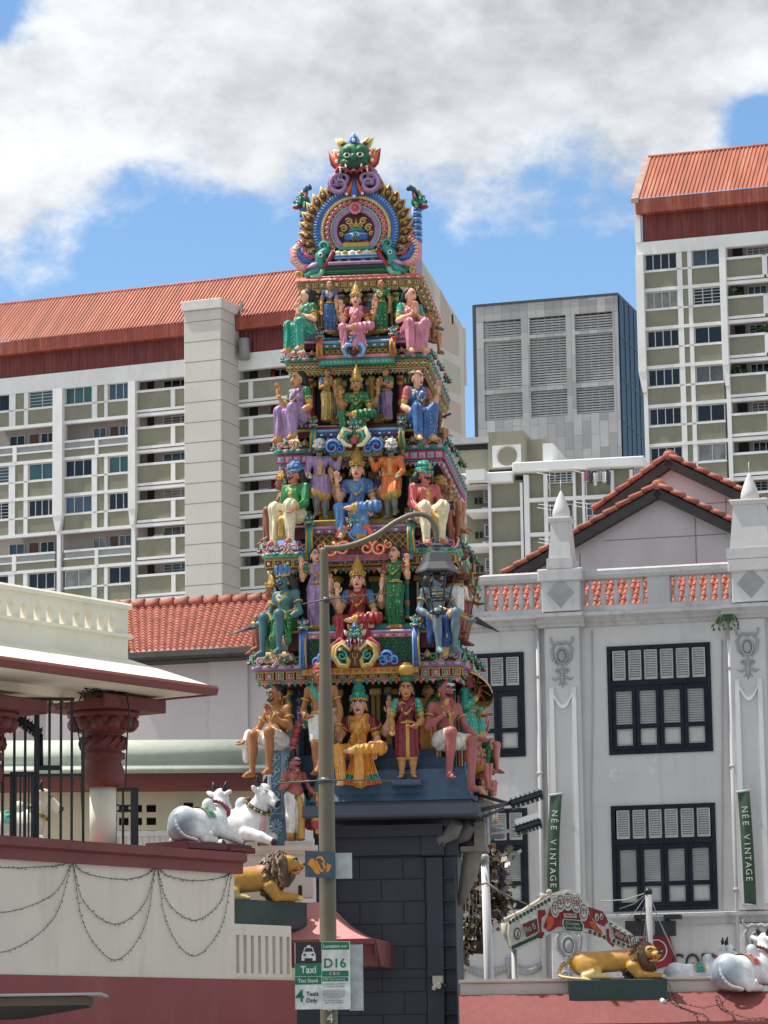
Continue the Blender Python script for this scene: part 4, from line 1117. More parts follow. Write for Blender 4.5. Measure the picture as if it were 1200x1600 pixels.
# small white bench rails on the roof terrace
q = MB()
a,c = K.p(182,1305,-2.0),K.p(272,1316,-2.0)
q.box(a.x,c.x,-2.05,-1.95,a.z-0.02,a.z+0.06)
for i in range(5):
    x = a.x+(c.x-a.x)*(i+0.5)/5; q.box(x-0.03,x+0.03,-2.03,-1.97,a.z-0.5,a.z-0.02); q.box(x+0.08,x+0.12,-2.03,-1.97,a.z-0.5,a.z-0.02)
q.box(a.x,c.x,-2.04,-1.96,a.z-0.5,a.z-0.44)
o = q.build('railing', whit); o.matrix_world = K.M; tag(o,'low white railing on the terrace behind the seated cow','railing')

# ------------------------------------------------------------------ street wall and porch, front left
S = Frame(367, 1400, 42.6, 55)
su = lambda x, y=1400, w=0: S.u(x,y,w); sz = lambda y, x=367, w=0: S.z(x,y,w)
cream_w = mat('cream_street_wall', (0.73,0.665,0.565), 0.85, 0.06, 0.9, bump=0.35, bscale=14, dirt=(0.38,0.34,0.28), dscale=0.8, damt=0.5, stretch=(1.8,1.8,0.4))
maroon_b = mat('maroon_band', (0.265,0.070,0.070), 0.7, 0.1, 1.2, bump=0.2, bscale=12, dirt=(0.36,0.17,0.16), dscale=1.1, damt=0.35, stretch=(1.8,1.8,0.5))
u_l, u_r = su(-60), su(366)
zl1, zl0 = sz(1345), sz(1365)
zb_ = sz(1530)
bS = fthing(S, 'street_wall', 'cream temple street wall with maroon coping and base, hung with string lights', 'wall', (u_r,0,0))
q = MB(); q.box(u_l,u_r,0,0.35,zb_,zl0); q.build('wall_panel', cream_w, bS)
q = MB(); q.sweep([(0.5,zl0-0.004),(-0.06,zl0-0.004),(-0.06,zl0+0.13),(-0.13,zl0+0.16),(-0.13,zl0+0.27),(0.5,zl0+0.27)],u_l,u_r+0.12); q.build('coping', maroon, bS)
zcop = zl0+0.27
ub = su(461,1500)
q = MB(); q.box(u_l,ub,-0.02,0.37,zb_-0.62,zb_); q.sweep([(0.3,zb_-0.6),(-0.02,zb_-0.6),(-0.16,zb_-0.68),(-0.16,zb_-0.78),(0.3,zb_-0.78)],u_l,su(488,1580)); q.box(u_l,su(486,1580),-0.12,0.4,0,zb_-0.78); q.build('base_band', maroon_b, bS)
# pierced panel with eight upright slots
zp0,zp1 = zb_, sz(1445,415)
a,c = su(368,1480),su(458,1480)
slots = []
for i in range(8):
    x = a+(c-a)*(i+0.35)/8; slots.append((x,x+(c-a)*0.42/8,zp0+0.08,zp0+(zp1-zp0)*0.80))
q = MB(); wall_holes(q,u_r+0.001,c,zp0,zp1,0.03,0.3,slots); q.box(u_r+0.001,c,0.12,0.29,zp0+0.01,zp1-0.02); 
for s_ in slots:
    xm = (s_[0]+s_[1])/2; r_ = (s_[1]-s_[0])/2
    for (xa,xb) in ((s_[0],xm),(xm,s_[1])):
        pass
q.build('slotted_panel', cream_w, bS)
settle(S, bS)
# green plinth of the left lion
def sthing(name, lab, cat, u, w, z, rz=0): return fthing(S, name, lab, cat, (u,w,z), rz)
dgreen = mat('dark_green_paint', (0.018,0.045,0.042), 0.55, 0.2, 3)
q = MB(); zg1 = S.z(415,1412,0.9); q.box(S.u(340,1430,0.6),S.u(458,1430,0.6),0.36,1.0,S.z(415,1452,0.6),zg1)
o = q.build('lion_plinth', dgreen); o.matrix_world = S.M; tag(o,'dark green plinth under the left lion, behind the slotted panel','plinth','green lion plinths')
# cream plinth with the second cow and the small guardian
G0 = Frame(430, 1340, 44.9, 3)
pl_m = mat('pink_cream_plaster', (0.60,0.52,0.47), 0.85, 0.1, 1.2, bump=0.3, bscale=14, dirt=(0.38,0.30,0.26), dscale=1.5, damt=0.5)
q = MB(); a,c = G0.u(360,1340),G0.u(489,1340)
z1 = G0.z(430,1322); q.box(a,c,0,0.5,G0.z(430,1402),z1-0.12); q.sweep([(0.52,z1-0.12),(-0.04,z1-0.12),(-0.09,z1-0.06),(-0.09,z1),(0.52,z1)],a-0.05,c+0.07)
q.box(G0.u(445,1315,0),G0.u(488,1315,0),0.0,0.45,z1,z1+0.07)
d0,d1,dz = G0.u(466,1390),G0.u(472,1390),G0.z(470,1386)
q.box(d0,d1,-0.006,0.01,G0.z(470,1400),dz,1); q.lathe([((d1-d0)/2,0),((d1-d0)/2,0.008)],(0,0,0),12,1,M=Matrix.Translation(((d0+d1)/2,-0.006+0.006,dz)) @ Matrix.Rotation(math.pi/2,4,'X'))
o = q.build('statue_plinth', [pl_m, dark_in]); o.matrix_world = G0.M; tag(o,'pinkish cream plinth with a tiny arched hole under the cow and guardian','plinth')
G0_top = z1
# pink hipped canopy over the gate
pink = mat('salmon_roof_paint', (0.60,0.24,0.23), 0.7, 0.08, 1.5, bump=0.2, bscale=10, dirt=(0.36,0.14,0.13), dscale=1.4, damt=0.3)
B_ = Frame(540, 1450, 43.7, -8)
q = MB(); a = B_.u(440,1490); c = B_.u(586,1490); ze_ = B_.z(540,1467); zt_ = B_.z(540,1402)
n=9; vs=[]; fs=[]
for i in range(n+1):
    t = i/n; y = 1.2*t; z = ze_+(zt_-ze_)*(t**1.9); ins = 0.9*t
    vs += [(a,y,z),(c-ins,y,z)]
m0 = len(vs)
for i in range(n+1):
    t = i/n; y = 1.2*t; z = ze_+(zt_-ze_)*(t**1.9); ins = 0.9*t; vs += [(c-ins,y,z),(c-ins,1.9,z)]
for i in range(n): fs.append((2*i,2*i+1,2*i+3,2*i+2)); fs.append((m0+2*i,m0+2*i+1,m0+2*i+3,m0+2*i+2))
q.add(vs,fs,0,True)
q.sweep([(0.05,ze_),(-0.03,ze_),(-0.03,ze_-0.07),(0.06,ze_-0.10),(0.12,ze_-0.20),(0.12,ze_-0.36),(0.6,ze_-0.36)],a,c,1)
q.add([(c,-0.03,ze_),(c,1.8,ze_),(c,1.8,ze_-0.36),(c,-0.03,ze_-0.07),(c,0.12,ze_-0.36)],[(0,1,2,4,3)],1)
o = q.build('gate_canopy', [pink, maroon]); o.matrix_world = B_.M; tag(o,'salmon pink flared canopy roof with maroon edge beside the dark gate tower','canopy')

# porch above the wall: roof slab, parapet, columns
bP = fthing(S, 'temple_porch', 'white porch roof with red-edged eave and pierced parapet on red carved columns', 'porch', (su(194,1000),0,0))
whP = mat('cream_white_paint', (0.78,0.74,0.62), 0.75, 0.06, 1.0, bump=0.15, bscale=12, dirt=(0.40,0.37,0.30), dscale=1.2, damt=0.4)
WE = -0.9
uE = S.u(335,1078,WE); zE1,zE0 = S.z(335,1073,WE),S.z(335,1084,WE)
WP = 0.25
uP = S.u(200,1000,WP); zPb = S.z(202,1030,WP); zPt = S.z(194,952,WP)
q = MB()      # sloping roof slab with upturned white top
uL_ = u_l-2
q.add([(uL_,WE,zE1),(uE,WE,zE1),(uP,WP,zPb),(uL_,WP,zPb),(uE,WE+1.3,zE1),(uP,WP+1.5,zPb),(uE,WP+1.5,zE1),
       (uL_,WE+0.02,zE0),(uE,WE+0.02,zE0),(uE,WE+1.3,zE0),(uL_,WE+1.3,zE0-0.02)],
      [(0,1,2,3),(1,4,2),(4,6,5,2),(7,10,9,8)])
q.build('roof_slab', whP, bP)
q = MB(); q.sweep([(WE-0.02,zE1+0.01),(WE-0.05,zE1-0.03),(WE-0.02,zE0-0.02),(WE+0.06,zE0-0.02),(WE+0.06,zE1-0.02)],uL_,uE+0.03); q.box(uE-0.02,uE+0.03,WE+0.06,WE+1.4,zE0-0.02,zE1+0.005); q.build('eave_edge', maroon, bP)
q = MB(); q.box(uL_,uP-0.1,0.15,0.65,zE0-0.12,zE0-0.003); q.box(uL_,uP+0.2,0.1,0.7,zE0-0.003,zE1); q.build('beam', whP, bP)
# parapet with keyhole openings
zo0,zo1 = S.z(98,977,WP),S.z(98,955,WP)
ops = [(S.u(x-5.5,965,WP),S.u(x+5.5,965,WP)) for x in (-4,16,37,58,78,98,119,138,157,174)]
zA = zPb+(zPt-zPb)*0.50; zB = zPb+(zPt-zPb)*0.87
hl = [(a,c,zA,zB) for a,c in ops]
q = MB(); wall_holes(q,uL_,uP,zPb-0.05,zPt,WP,WP+0.12,hl)
q.sweep([(WP+0.14,zPt),(WP-0.05,zPt),(WP-0.05,zPt+0.05),(WP-0.02,zPt+0.08),(WP+0.14,zPt+0.08)],uL_,uP+0.03)
q.sweep([(WP,zA-0.07),(WP-0.06,zA-0.05),(WP-0.06,zA-0.01),(WP,zA)],uL_,uP+0.04)
for a,c in ops:
    m_ = (a+c)/2; q.prism([(a,zB+0.001),(c,zB+0.001),(c,zB-0.05),((a*0.3+c*0.7),zB-0.05),(m_,zB-0.01),((a*0.7+c*0.3),zB-0.05),(a,zB-0.05)],WP+0.001,WP+0.119)
q.build('parapet', whP, bP)
q = MB(); q.box(uL_,uP,WP+1.4,WP+1.5,zPb,zPb+(zPt-zPb)*.55); q.build('rear_parapet', whP, bP)
# columns
red_c = mat('red_oxide_paint', (0.145,0.030,0.025), 0.6, 0.18, 3, bump=0.25, bscale=20, dirt=(0.08,0.02,0.018), dscale=2, damt=0.5)
def column(px, lab, w=0.35):
    uc = S.u(px,1200,w); ps = S.ppm(px,1200,w); zc_t = S.z(px,1094,w); zsh = S.z(px,1231,w)
    h_ = zc_t-0.16-zsh
    q = MB(); q.lathe([(0.17,0),(0.17,zsh-zcop)],(uc,w,zcop),20); co = q.build('column', whP, bP)
    q = MB(); q.lathe([(0.22,0),(0.265,0.10*h_),(0.275,0.22*h_),(0.235,0.34*h_),(0.235,0.36*h_),(0.285,0.38*h_),(0.285,0.45*h_),(0.24,0.47*h_),(0.24,0.49*h_),(0.29,0.52*h_),(0.30,0.60*h_),(0.245,0.68*h_),(0.245,0.70*h_),(0.27,0.72*h_),(0.36,0.78*h_),(0.42,0.88*h_),(0.40,0.92*h_),(0.46,0.93*h_),(0.46,1.0*h_)],(uc,w,zsh),24)
    for i in range(12):
        t = 2*math.pi*i/12; q.ball((uc+0.37*math.cos(t),w+0.37*math.sin(t),zsh+0.84*h_),(0.10,0.10,0.10*h_),6,5)
    for i in range(14):
        t = 2*math.pi*i/14; q.tube([(uc+0.28*math.cos(t),w+0.28*math.sin(t),zsh+0.52*h_),(uc+0.305*math.cos(t+0.25),w+0.305*math.sin(t+0.25),zsh+0.58*h_),(uc+0.28*math.cos(t+0.5),w+0.28*math.sin(t+0.5),zsh+0.66*h_)],0.025,5)
    cp = q.build('capital', red_c, co)
    q = MB(); q.bev(uc-0.62,uc+0.62,w-0.55,w+0.55,zsh+h_,zsh+h_+0.17,0.02); q.build('abacus', red_c, cp)
column(161,'')
column(-30,'')
settle(S, bP)
# ------------------------------------------------------------------ the gate tower (gopuram)
GP = Frame(560, 1290, 45, -6)
T = lambda px, py, w=0.0: GP.p(px, py, w)
bG = fthing(GP, 'gate_tower', 'tall stepped temple gate tower painted in many colours above a dark slate base', 'tower')
OFFG = -Vector(GP.I @ bG.location)
PC = dict(gold=(186,152,74), teal=(48,142,130), green=(28,104,66), red=(146,40,44), orange=(214,98,66), pink=(214,138,150), purple=(150,118,160), lilac=(190,160,190),
          blue=(54,98,168), sky=(128,172,214), navy=(26,42,78), cream=(226,214,172), maroon=(84,24,30), slate=(54,80,108), brown=(88,54,40), black=(16,16,18), white=(228,226,220), mint=(120,180,150), rose=(176,70,90), dgreen=(16,58,42))
def pm(n): return paint('paint_'+n, PC[n])
NAMES = list(PC); PI_ = {n:i for i,n in enumerate(NAMES)}
PAL = [pm(n) for n in NAMES]
I_ = lambda n: PI_[n]
def gbuild(mb, name, parent=None):
    used = sorted(set(mb.m)); mp = {u:i for i,u in enumerate(used)}
    mb.m = [mp[x] for x in mb.m]
    return mb.build(name, [PAL[u] for u in used], parent if parent else bG)
def ring(mb, prof, x0, x1, y0, y1, ms, smooth=False):
    """profile of (outward offset, z) run round a rectangle with mitred corners"""
    o = len(mb.v)
    for e, z in prof: mb.v += [(x0-e,y0-e,z),(x1+e,y0-e,z),(x1+e,y1+e,z),(x0-e,y1+e,z)]
    for k in range(len(prof)-1):
        for i in range(4):
            j = (i+1)%4; mb.f.append([o+4*k+i,o+4*k+j,o+4*k+4+j,o+4*k+4+i]); mb.m.append(ms[k] if hasattr(ms,'__len__') else ms); mb.sm.append(smooth)
    n = len(prof)-1
    mb.f.append([o+4*n+i for i in range(4)]); mb.m.append(ms[-1] if hasattr(ms,'__len__') else ms); mb.sm.append(False)
    mb.f.append([o+3,o+2,o+1,o]); mb.m.append(ms[0] if hasattr(ms,'__len__') else ms); mb.sm.append(False)

# --- ornaments, drawn in units of one photo pixel at the tower (about 9 mm), facing -y
YV = Vector((0,1,0))
def scroll(mb, c, r, a0, turns, col, line='cream', sg=1, y=0, th=None):
    """volute: a fat painted roll with a thin pale line along it"""
    th = th or r*0.30
    p = spiral((0,0), r, r*0.25, a0, turns, 16)
    p = [(c[0]+sg*x, y-0.2, c[1]+z) for x,_,z in p]
    rr = [th*(1-0.45*i/16) for i in range(17)]
    mb.tube(p, rr, 6, I_(col), flat=(YV,0.8))
    mb.tube([(x,yy-th*0.72,z) for x,yy,z in p], [0.24*q for q in rr], 5, I_(line))
    mb.ball(p[-1], (r*0.28,th*0.8,r*0.28), 7, 5, I_(col))
def leaf(mb, base, tip, w, col, y=0, rim='gold', eye=None, d=2.2):
    bx,bz = base; tx,tz = tip; dx,dz = tx-bx,tz-bz; L_ = math.hypot(dx,dz); nx,nz = -dz/L_,dx/L_
    for k,(f,c,yy) in enumerate(((1.0,rim,0),(0.62,col,-d*0.6))):
        pts = []
        for t,s in ((0,0.28),(0.25,0.9),(0.45,1.0),(0.7,0.62),(1.0,0.0),(0.7,-0.62),(0.45,-1.0),(0.25,-0.9),(0,-0.28)):
            tt = 0.12+t*0.76 if k else t
            pts.append((bx+dx*tt+nx*w*0.5*s*f, bz+dz*tt+nz*w*0.5*s*f))
        n = len(pts); o = len(mb.v); cx_,cz_ = bx+dx*0.42, bz+dz*0.42
        mb.v += [(x,y+yy,z) for x,z in pts]+[(cx_,y+yy-d,cz_)]+[(x,y+d,z) for x,z in pts]
        for i in range(n):
            j = (i+1)%n
            mb.f.append([o+i,o+j,o+n]); mb.m.append(I_(c)); mb.sm.append(True)
            mb.f.append([o+i,o+n+1+i,o+n+1+j,o+j]); mb.m.append(I_(c)); mb.sm.append(False)
    if eye: mb.ball((bx+dx*0.4,y-d*1.6,bz+dz*0.4),(w*0.16,1.2,w*0.16),7,5,I_(eye))
def lotus(mb, cx, cz, s, c1, c2, y=0, line='cream'):
    """shell-like lotus: two volutes under a fan of lobes"""
    for sg in (1,-1):
        scroll(mb,(cx+sg*0.42*s,cz-0.05*s),0.36*s,-math.pi*0.5,1.15,c1,line,sg,y)
        mb.tube([(cx+sg*q[0]*s,y,cz+q[1]*s) for q in ((0.05,-0.4),(0.5,-0.55),(0.95,-0.3),(1.1,0.25),(0.9,0.42))],[0.06*s,0.12*s,0.13*s,0.10*s,0.05*s],6,I_(c2),flat=(YV,0.7))
        mb.tube([(cx+sg*q[0]*s,y-0.10*s,cz+q[1]*s) for q in ((0.05,-0.4),(0.5,-0.55),(0.95,-0.3),(1.1,0.25),(0.9,0.42))],0.03*s,5,I_(line))
    leaf(mb,(cx,cz-0.1*s),(cx,cz+0.55*s),0.5*s,c2,y-0.1*s,line)
def kirti(mb, cx, cz, s, c_face='teal', c_curl='purple', c_ear='pink', c_top='blue', y=0, fangs=True):
    """lion-mask: bulging brows and eyes, ears, fangs over two curling jaws, a flame on top"""
    B = lambda x,z,r,c,yy=0: mb.ball((cx+x*s,y+yy*s,cz+z*s),tuple(q*s for q in r),9,7,I_(c))
    B(0,0.15,(0.62,0.42,0.55),c_face); B(0,0.0,(0.2,0.3,0.24),c_face,-0.42)
    for sg in (1,-1):
        B(sg*0.32,0.42,(0.27,0.25,0.24),c_face,-0.3); B(sg*0.34,0.14,(0.2,0.12,0.15),'white',-0.42); B(sg*0.34,0.14,(0.1,0.1,0.1),'black',-0.50)
        mb.tube([(cx+sg*x*s,y-0.42*s,cz+z*s) for x,z in ((0.12,0.26),(0.32,0.34),(0.54,0.24))],0.05*s,5,I_('dgreen'))
        B(sg*0.45,-0.2,(0.3,0.3,0.2),c_face,-0.2)
        leaf(mb,(cx+sg*0.6*s,cz+0.0*s),(cx+sg*1.12*s,cz+0.62*s),0.55*s,c_ear,y,'cream','white',0.1*s)
        leaf(mb,(cx+sg*0.35*s,cz+0.62*s),(cx+sg*0.80*s,cz+1.25*s),0.42*s,'gold',y+0.1*s,'cream','maroon',0.1*s)
        mb.tube([(cx+sg*x*s,y-0.3*s,cz+z*s) for x,z in ((0.06,-0.32),(0.35,-0.22),(0.72,-0.38),(0.85,-0.6))],0.09*s,6,I_('red'))
        scroll(mb,(cx+sg*0.62*s,cz-0.98*s),0.52*s,math.pi*0.55,-1.2,c_curl,'lilac',sg,y-0.1*s,0.17*s)
        if fangs:
            for fx,fz,fl in ((0.38,-0.36,0.4),(0.68,-0.48,0.32)): mb.tube([(cx+sg*fx*s,y-0.42*s,cz+fz*s),(cx+sg*(fx+0.04)*s,y-0.42*s,cz+(fz-fl)*s)],[0.11*s,0.015*s],6,I_('white'))
        mb.ball((cx+sg*0.5*s,y-0.1*s,cz-0.7*s),(0.2*s,0.1*s,0.25*s),7,5,I_('maroon'))
    leaf(mb,(cx,cz+0.6*s),(cx,cz+1.45*s),0.62*s,c_top,y-0.2*s,'sky','white',0.12*s)
    for z_ in (-0.45,-0.62): B(0,z_,(0.16,0.12,0.1),'pink',-0.3)
def yali(mb, s=1.0):
    """small lion-dragon bracket head in its own space, facing -y"""
    mb.ball((0,0,0),(5*s,5*s,5.4*s),9,7,I_('green')); mb.ball((0,-5*s,-2*s),(3.8*s,4*s,2.4*s),9,6,I_('teal'))
    mb.ball((0,-6*s,-5.2*s),(3.9*s,4*s,1.5*s),9,5,I_('red')); mb.ball((0,-8.2*s,-1*s),(1.8*s,1.4*s,1.2*s),7,5,I_('green'))
    for i in range(5): mb.tube([((i-2)*1.4*s,-9*s+abs(i-2)*0.8*s,-3.3*s),((i-2)*1.4*s,-9.3*s+abs(i-2)*0.8*s,-5.2*s)],[0.62*s,0.15*s],5,I_('white'))
    for sg in (1,-1):
        mb.ball((sg*2.4*s,-4.6*s,2.2*s),(1.5*s,1.0*s,1.4*s),7,5,I_('white')); mb.ball((sg*2.4*s,-5.5*s,2.1*s),(0.7*s,0.5*s,0.7*s),6,4,I_('black'))
        mb.ball((sg*2.4*s,-4.2*s,4.0*s),(1.9*s,1.5*s,1.2*s),7,5,I_('teal'))
        leaf(mb,(sg*3.6*s,1*s),(sg*7.4*s,7.2*s),4*s,'pink',-1*s,'rose',None,0.8*s)
        scroll(mb,(sg*4.6*s,-4.4*s),2.6*s,0.5,1.1,'mint','cream',sg,-2*s,0.9*s)
    leaf(mb,(0,4*s),(0,10.5*s),4.2*s,'blue',-1*s,'green',None,0.8*s)
    for a in (-0.6,-0.3,0.3,0.6): leaf(mb,(5*s*math.sin(a),4*s),(10*s*math.sin(a),9.5*s*math.cos(a)),2.6*s,'teal',0.5*s,'dgreen',None,0.6*s)
def lattice(mb, x0, x1, z0, z1, y, step, c_back, c_bar, c_dot, bar=0.9):
    mb.box(x0,x1,y+1.2,y+2.5,z0,z1,I_(c_back))
    h = z1-z0; cxs = []
    n = int((x1-x0+h)/step)+1
    for i in range(n+1):
        for dr in (1,-1):
            xa = x0-h+i*step; pa = (xa,z0); pb = (xa+h,z1)
            if dr<0: pa,pb = (xa,z1),(xa+h,z0)
            t0 = max(0,(x0-xa)/h); t1 = min(1,(x1-xa)/h)
            if t1-t0 < 0.02: continue
            q0 = (pa[0]+(pb[0]-pa[0])*t0,pa[1]+(pb[1]-pa[1])*t0); q1 = (pa[0]+(pb[0]-pa[0])*t1,pa[1]+(pb[1]-pa[1])*t1)
            mb.tube([(q0[0],y,q0[1]),(q1[0],y,q1[1])],bar,4,I_(c_bar),smooth=False)
    s2 = step/2; k = 0; z = z0+s2*0.5
    r_ = 0
    while z < z1:
        x = x0+s2*(0.5 if r_%2 else 1.0)
        while x < x1:
            mb.ball((x,y+0.9,z),(s2*0.30,0.8,s2*0.30),4,3,I_(c_dot)); x += step
        z += s2; r_ += 1

def local_M(px, py, w, yaw=0.0):
    p = T(px,py,w); s = 1.0/GP.ppm(px,py,w)
    return Matrix.Translation(p) @ Matrix.Rotation(yaw,4,'Z') @ Matrix.Scale(s,4)

# --- tier table: photo rows of every storey; colours of its bands
TI = [
 dict(b0=1063,b1=1045,k1=1013,xl=397,xr=722,c0=476,c1=650,p1=986,l1=973,lx0=455,lx1=690,w=0.0, band=('gold','red','teal','pink','lilac'), kap=('brown','gold','lilac','purple'), lat=('dgreen','green','mint'), rail=('pink','lilac'), ledge='teal', scr=('gold','blue','teal'), lot=('lilac','teal'), step=13),
 dict(b0=888,b1=868,k1=838,xl=413,xr=713,c0=486,c1=642,p1=822,l1=808,lx0=463,lx1=656,w=0.26, band=('gold','brown','cream','green','red'), kap=('blue','blue','teal','mint'), lat=('brown','gold','maroon'), rail=('purple','lilac'), ledge='gold', scr=('orange','sky','orange'), lot=('rose','pink'), step=12),
 dict(b0=725,b1=706,k1=680,xl=432,xr=693,c0=492,c1=628,p1=671,l1=660,lx0=478,lx1=642,w=0.46, band=('rose','navy','sky','pink','sky'), kap=('brown','gold','lilac','teal'), lat=('maroon','cream','red'), rail=('blue','sky'), ledge='maroon', scr=('sky','mint','blue'), lot=('pink','teal'), step=9),
 dict(b0=580,b1=563,k1=541,xl=447,xr=668,c0=502,c1=614,p1=533,l1=522,lx0=485,lx1=630,w=0.62, band=('gold','brown','mint','rose','cream'), kap=('brown','teal','lilac','teal'), lat=('brown','gold','maroon'), rail=('teal','sky'), ledge='slate', scr=('sky','purple','lilac'), lot=('pink','lilac'), step=9),
 dict(b0=451,b1=438,k1=428,xl=464,xr=657,c0=None,c1=None,p1=None,l1=None,w=0.74, band=('gold','gold','navy','cream','cream'), kap=('orange','pink','cream','pink'), step=0),
]
DG = 4.6
CXP = 560
for ti, t in enumerate(TI):
    w = t['w']; m0 = T(CXP,t['b0'],w); s = 1/GP.ppm(CXP,t['b0'],w); t['s'] = s
    x0,x1 = T(t['xl'],t['b0'],w).x, T(t['xr'],t['b0'],w).x
    y0,y1 = w, DG-w
    t['x0'],t['x1'],t['y0'],t['y1'] = x0,x1,y0,y1
    zb0,zb1,zk = [T(CXP,t[k],w).z for k in ('b0','b1','k1')]
    t['z'] = (zb0,zb1,zk)
    a,bk,c,d,e = t['band']
    mb = MB(); hb = zb1-zb0
    ring(mb,[(-0.5,zb0-0.02),(-0.05,zb0-0.02),(-0.03,zb0),(-0.03,zb0+0.1*hb),(0,zb0+0.12*hb),(0,zb0+0.2*hb),(-0.025,zb0+0.22*hb),(-0.025,zb0+0.84*hb),(0.01,zb0+0.86*hb),(0.01,zb1),(-0.3,zb1)],
         x0+0.03,x1-0.03,y0+0.03,y1-0.03,[I_('black'),I_(a),I_(a),I_(a),I_(e),I_(bk),I_(bk),I_(bk),I_(a),I_(e)])
    # motifs along the front and the right side of the band
    n = 20 if ti < 3 else 17
    def motif(cx_, cy_, side, i):
        start = len(mb.v); r_ = hb*0.31
        cc = (c,d,'teal','rose')[i%4] if ti in (0,3) else (c,d)[i%2]
        mb.box(-r_*1.15,r_*1.15,-0.022,0.0,-r_*1.0,r_*1.0,I_(a)); mb.box(-r_*0.8,r_*0.8,-0.028,-0.022,-r_*0.68,r_*0.75,I_('maroon' if ti!=2 else 'lilac'))
        if ti in (0,1,4): mb.box(-r_*0.55,r_*0.55,-0.034,-0.028,-r_*0.6,r_*0.5,I_(e))
        if ti == 3: mb.prism([(-r_*0.9,0),(0,-r_*0.6),(r_*0.9,0),(0,r_*0.6)],-0.04,-0.028,I_(e)); 
        mb.ball((0,-0.036,0),(r_*0.42,0.02,r_*0.46),7,5,I_(cc)); mb.ball((0,-0.052,0.01),(r_*0.16,0.012,r_*0.16),5,4,I_('white'))
        M = Matrix.Translation((cx_,cy_,zb0+0.53*hb)) @ Matrix.Rotation(side,4,'Z')
        mb.xform(M,start)
    for i in range(n): motif(x0+(x1-x0)*(i+0.5)/n, y0+0.005, 0, i)
    for i in range(n): motif(x1-0.005, y0+(y1-y0)*(i+0.5)/n, math.pi/2, i)
    gbuild(mb,'cornice_band')
    mb = MB(); nf = 34      # fringe of leaf tips and beads hanging below the band
    for i in range(nf):
        xx = x0+0.03+(x1-x0-0.06)*(i+0.5)/nf; hw = (x1-x0)/nf*0.42
        mb.add([(xx-hw,y0+0.02,zb0),(xx+hw,y0+0.02,zb0),(xx+hw*.6,y0+0.015,zb0-hb*.22),(xx,y0+0.02,zb0-hb*.42),(xx-hw*.6,y0+0.015,zb0-hb*.22),(xx,y0-0.02,zb0-hb*.16)],[(0,5,1),(1,5,2),(2,5,3),(3,5,4),(4,5,0)],I_((c,d,'teal','orange')[i%4]),True)
        mb.ball((xx+hw,y0+0.01,zb0-hb*.06),(.010,.010,.012),5,4,I_('cream'))
        yy = y0+0.03+(y1-y0-0.06)*(i+0.5)/nf; hw = (y1-y0)/nf*0.42
        mb.add([(x1-0.02,yy-hw,zb0),(x1-0.02,yy+hw,zb0),(x1-0.015,yy+hw*.6,zb0-hb*.22),(x1-0.02,yy,zb0-hb*.42),(x1-0.015,yy-hw*.6,zb0-hb*.22),(x1+0.02,yy,zb0-hb*.16)],[(0,5,1),(1,5,2),(2,5,3),(3,5,4),(4,5,0)],I_((c,d,'teal','orange')[i%4]),True)
    gbuild(mb,'leaf_fringe')
    # curved cornice above the band
    k0,kl,ks,kb = t['kap']; hk = zk-zb1
    mb = MB()
    inset = 0.14 if ti < 4 else 0.06
    prof = [(0.0,zb1),(0.035,zb1+0.06*hk),(0.035,zb1+0.16*hk)]+[(0.02-(inset+0.02)*(f**2.2),zb1+(0.18+0.74*f)*hk) for f in (0.0,0.2,0.4,0.6,0.8,1.0)]+[(-inset-0.0,zk),(-inset-0.3,zk+0.005)]
    ring(mb,prof,x0,x1,y0,y1,[I_(kb),I_(kb),I_('cream')]+[I_(k0)]*5+[I_(kl),I_(k0)],True)
    # scalloped edge above the band
    n2 = 26
    for i in range(n2):
        mb.ball((x0+(x1-x0)*(i+0.5)/n2,y0-0.04,zb1+0.16*hk),((x1-x0)/n2*0.55,0.03,0.10*hk),6,4,I_(ks if i%2 else kb))
        mb.ball((x1+0.04,y0+(y1-y0)*(i+0.5)/n2,zb1+0.16*hk),(0.03,(y1-y0)/n2*0.55,0.10*hk),6,4,I_(ks if i%2 else kb))
    gbuild(mb,'curved_cornice')
    # lotus scrolls in relief on the curved cornice
    if ti < 4:
        sp = hk/s
        for sx0,sx1 in ((t['xl'],t['c0']),(t['c1'],t['xr'])):
            for q in (0.25,0.75):
                pxm = sx0+(sx1-sx0)*q
                mb = MB(); la_,lb_ = t['lot'] if (q<0.5)==(sx0==t['xl']) else t['lot'][::-1]; lotus(mb,0,0,sp*0.66,la_,lb_,0,'cream' if ti==1 else 'gold')
                p = T(pxm,(t['b1']+t['k1'])/2,w); M = Matrix.Translation((p.x,y0-0.02,zb1+0.52*hk)) @ Matrix.Rotation(R(-10),4,'X') @ Matrix.Scale(s,4)
                mb.xform(M); gbuild(mb,'lotus_scroll')
        for q in (0.14,0.4,0.66,0.9):
            mb = MB(); lotus(mb,0,0,sp*0.66,t['lot'][0],t['lot'][1],0)
            M = Matrix.Translation((x1+0.02,y0+(y1-y0)*q,zb1+0.52*hk)) @ Matrix.Rotation(math.pi/2,4,'Z') @ Matrix.Rotation(R(-10),4,'X') @ Matrix.Scale(s,4)
            mb.xform(M); gbuild(mb,'lotus_scroll')
    else:
        mb = MB()
        for i in range(22):
            mb.ball((x0+0.1+(x1-x0-0.2)*(i+0.5)/22,y0+0.03,zb1+0.5*hk),((x1-x0)/48,0.03,0.42*hk),6,5,I_('orange' if i%2 else 'pink'))
        gbuild(mb,'lotus_petals')

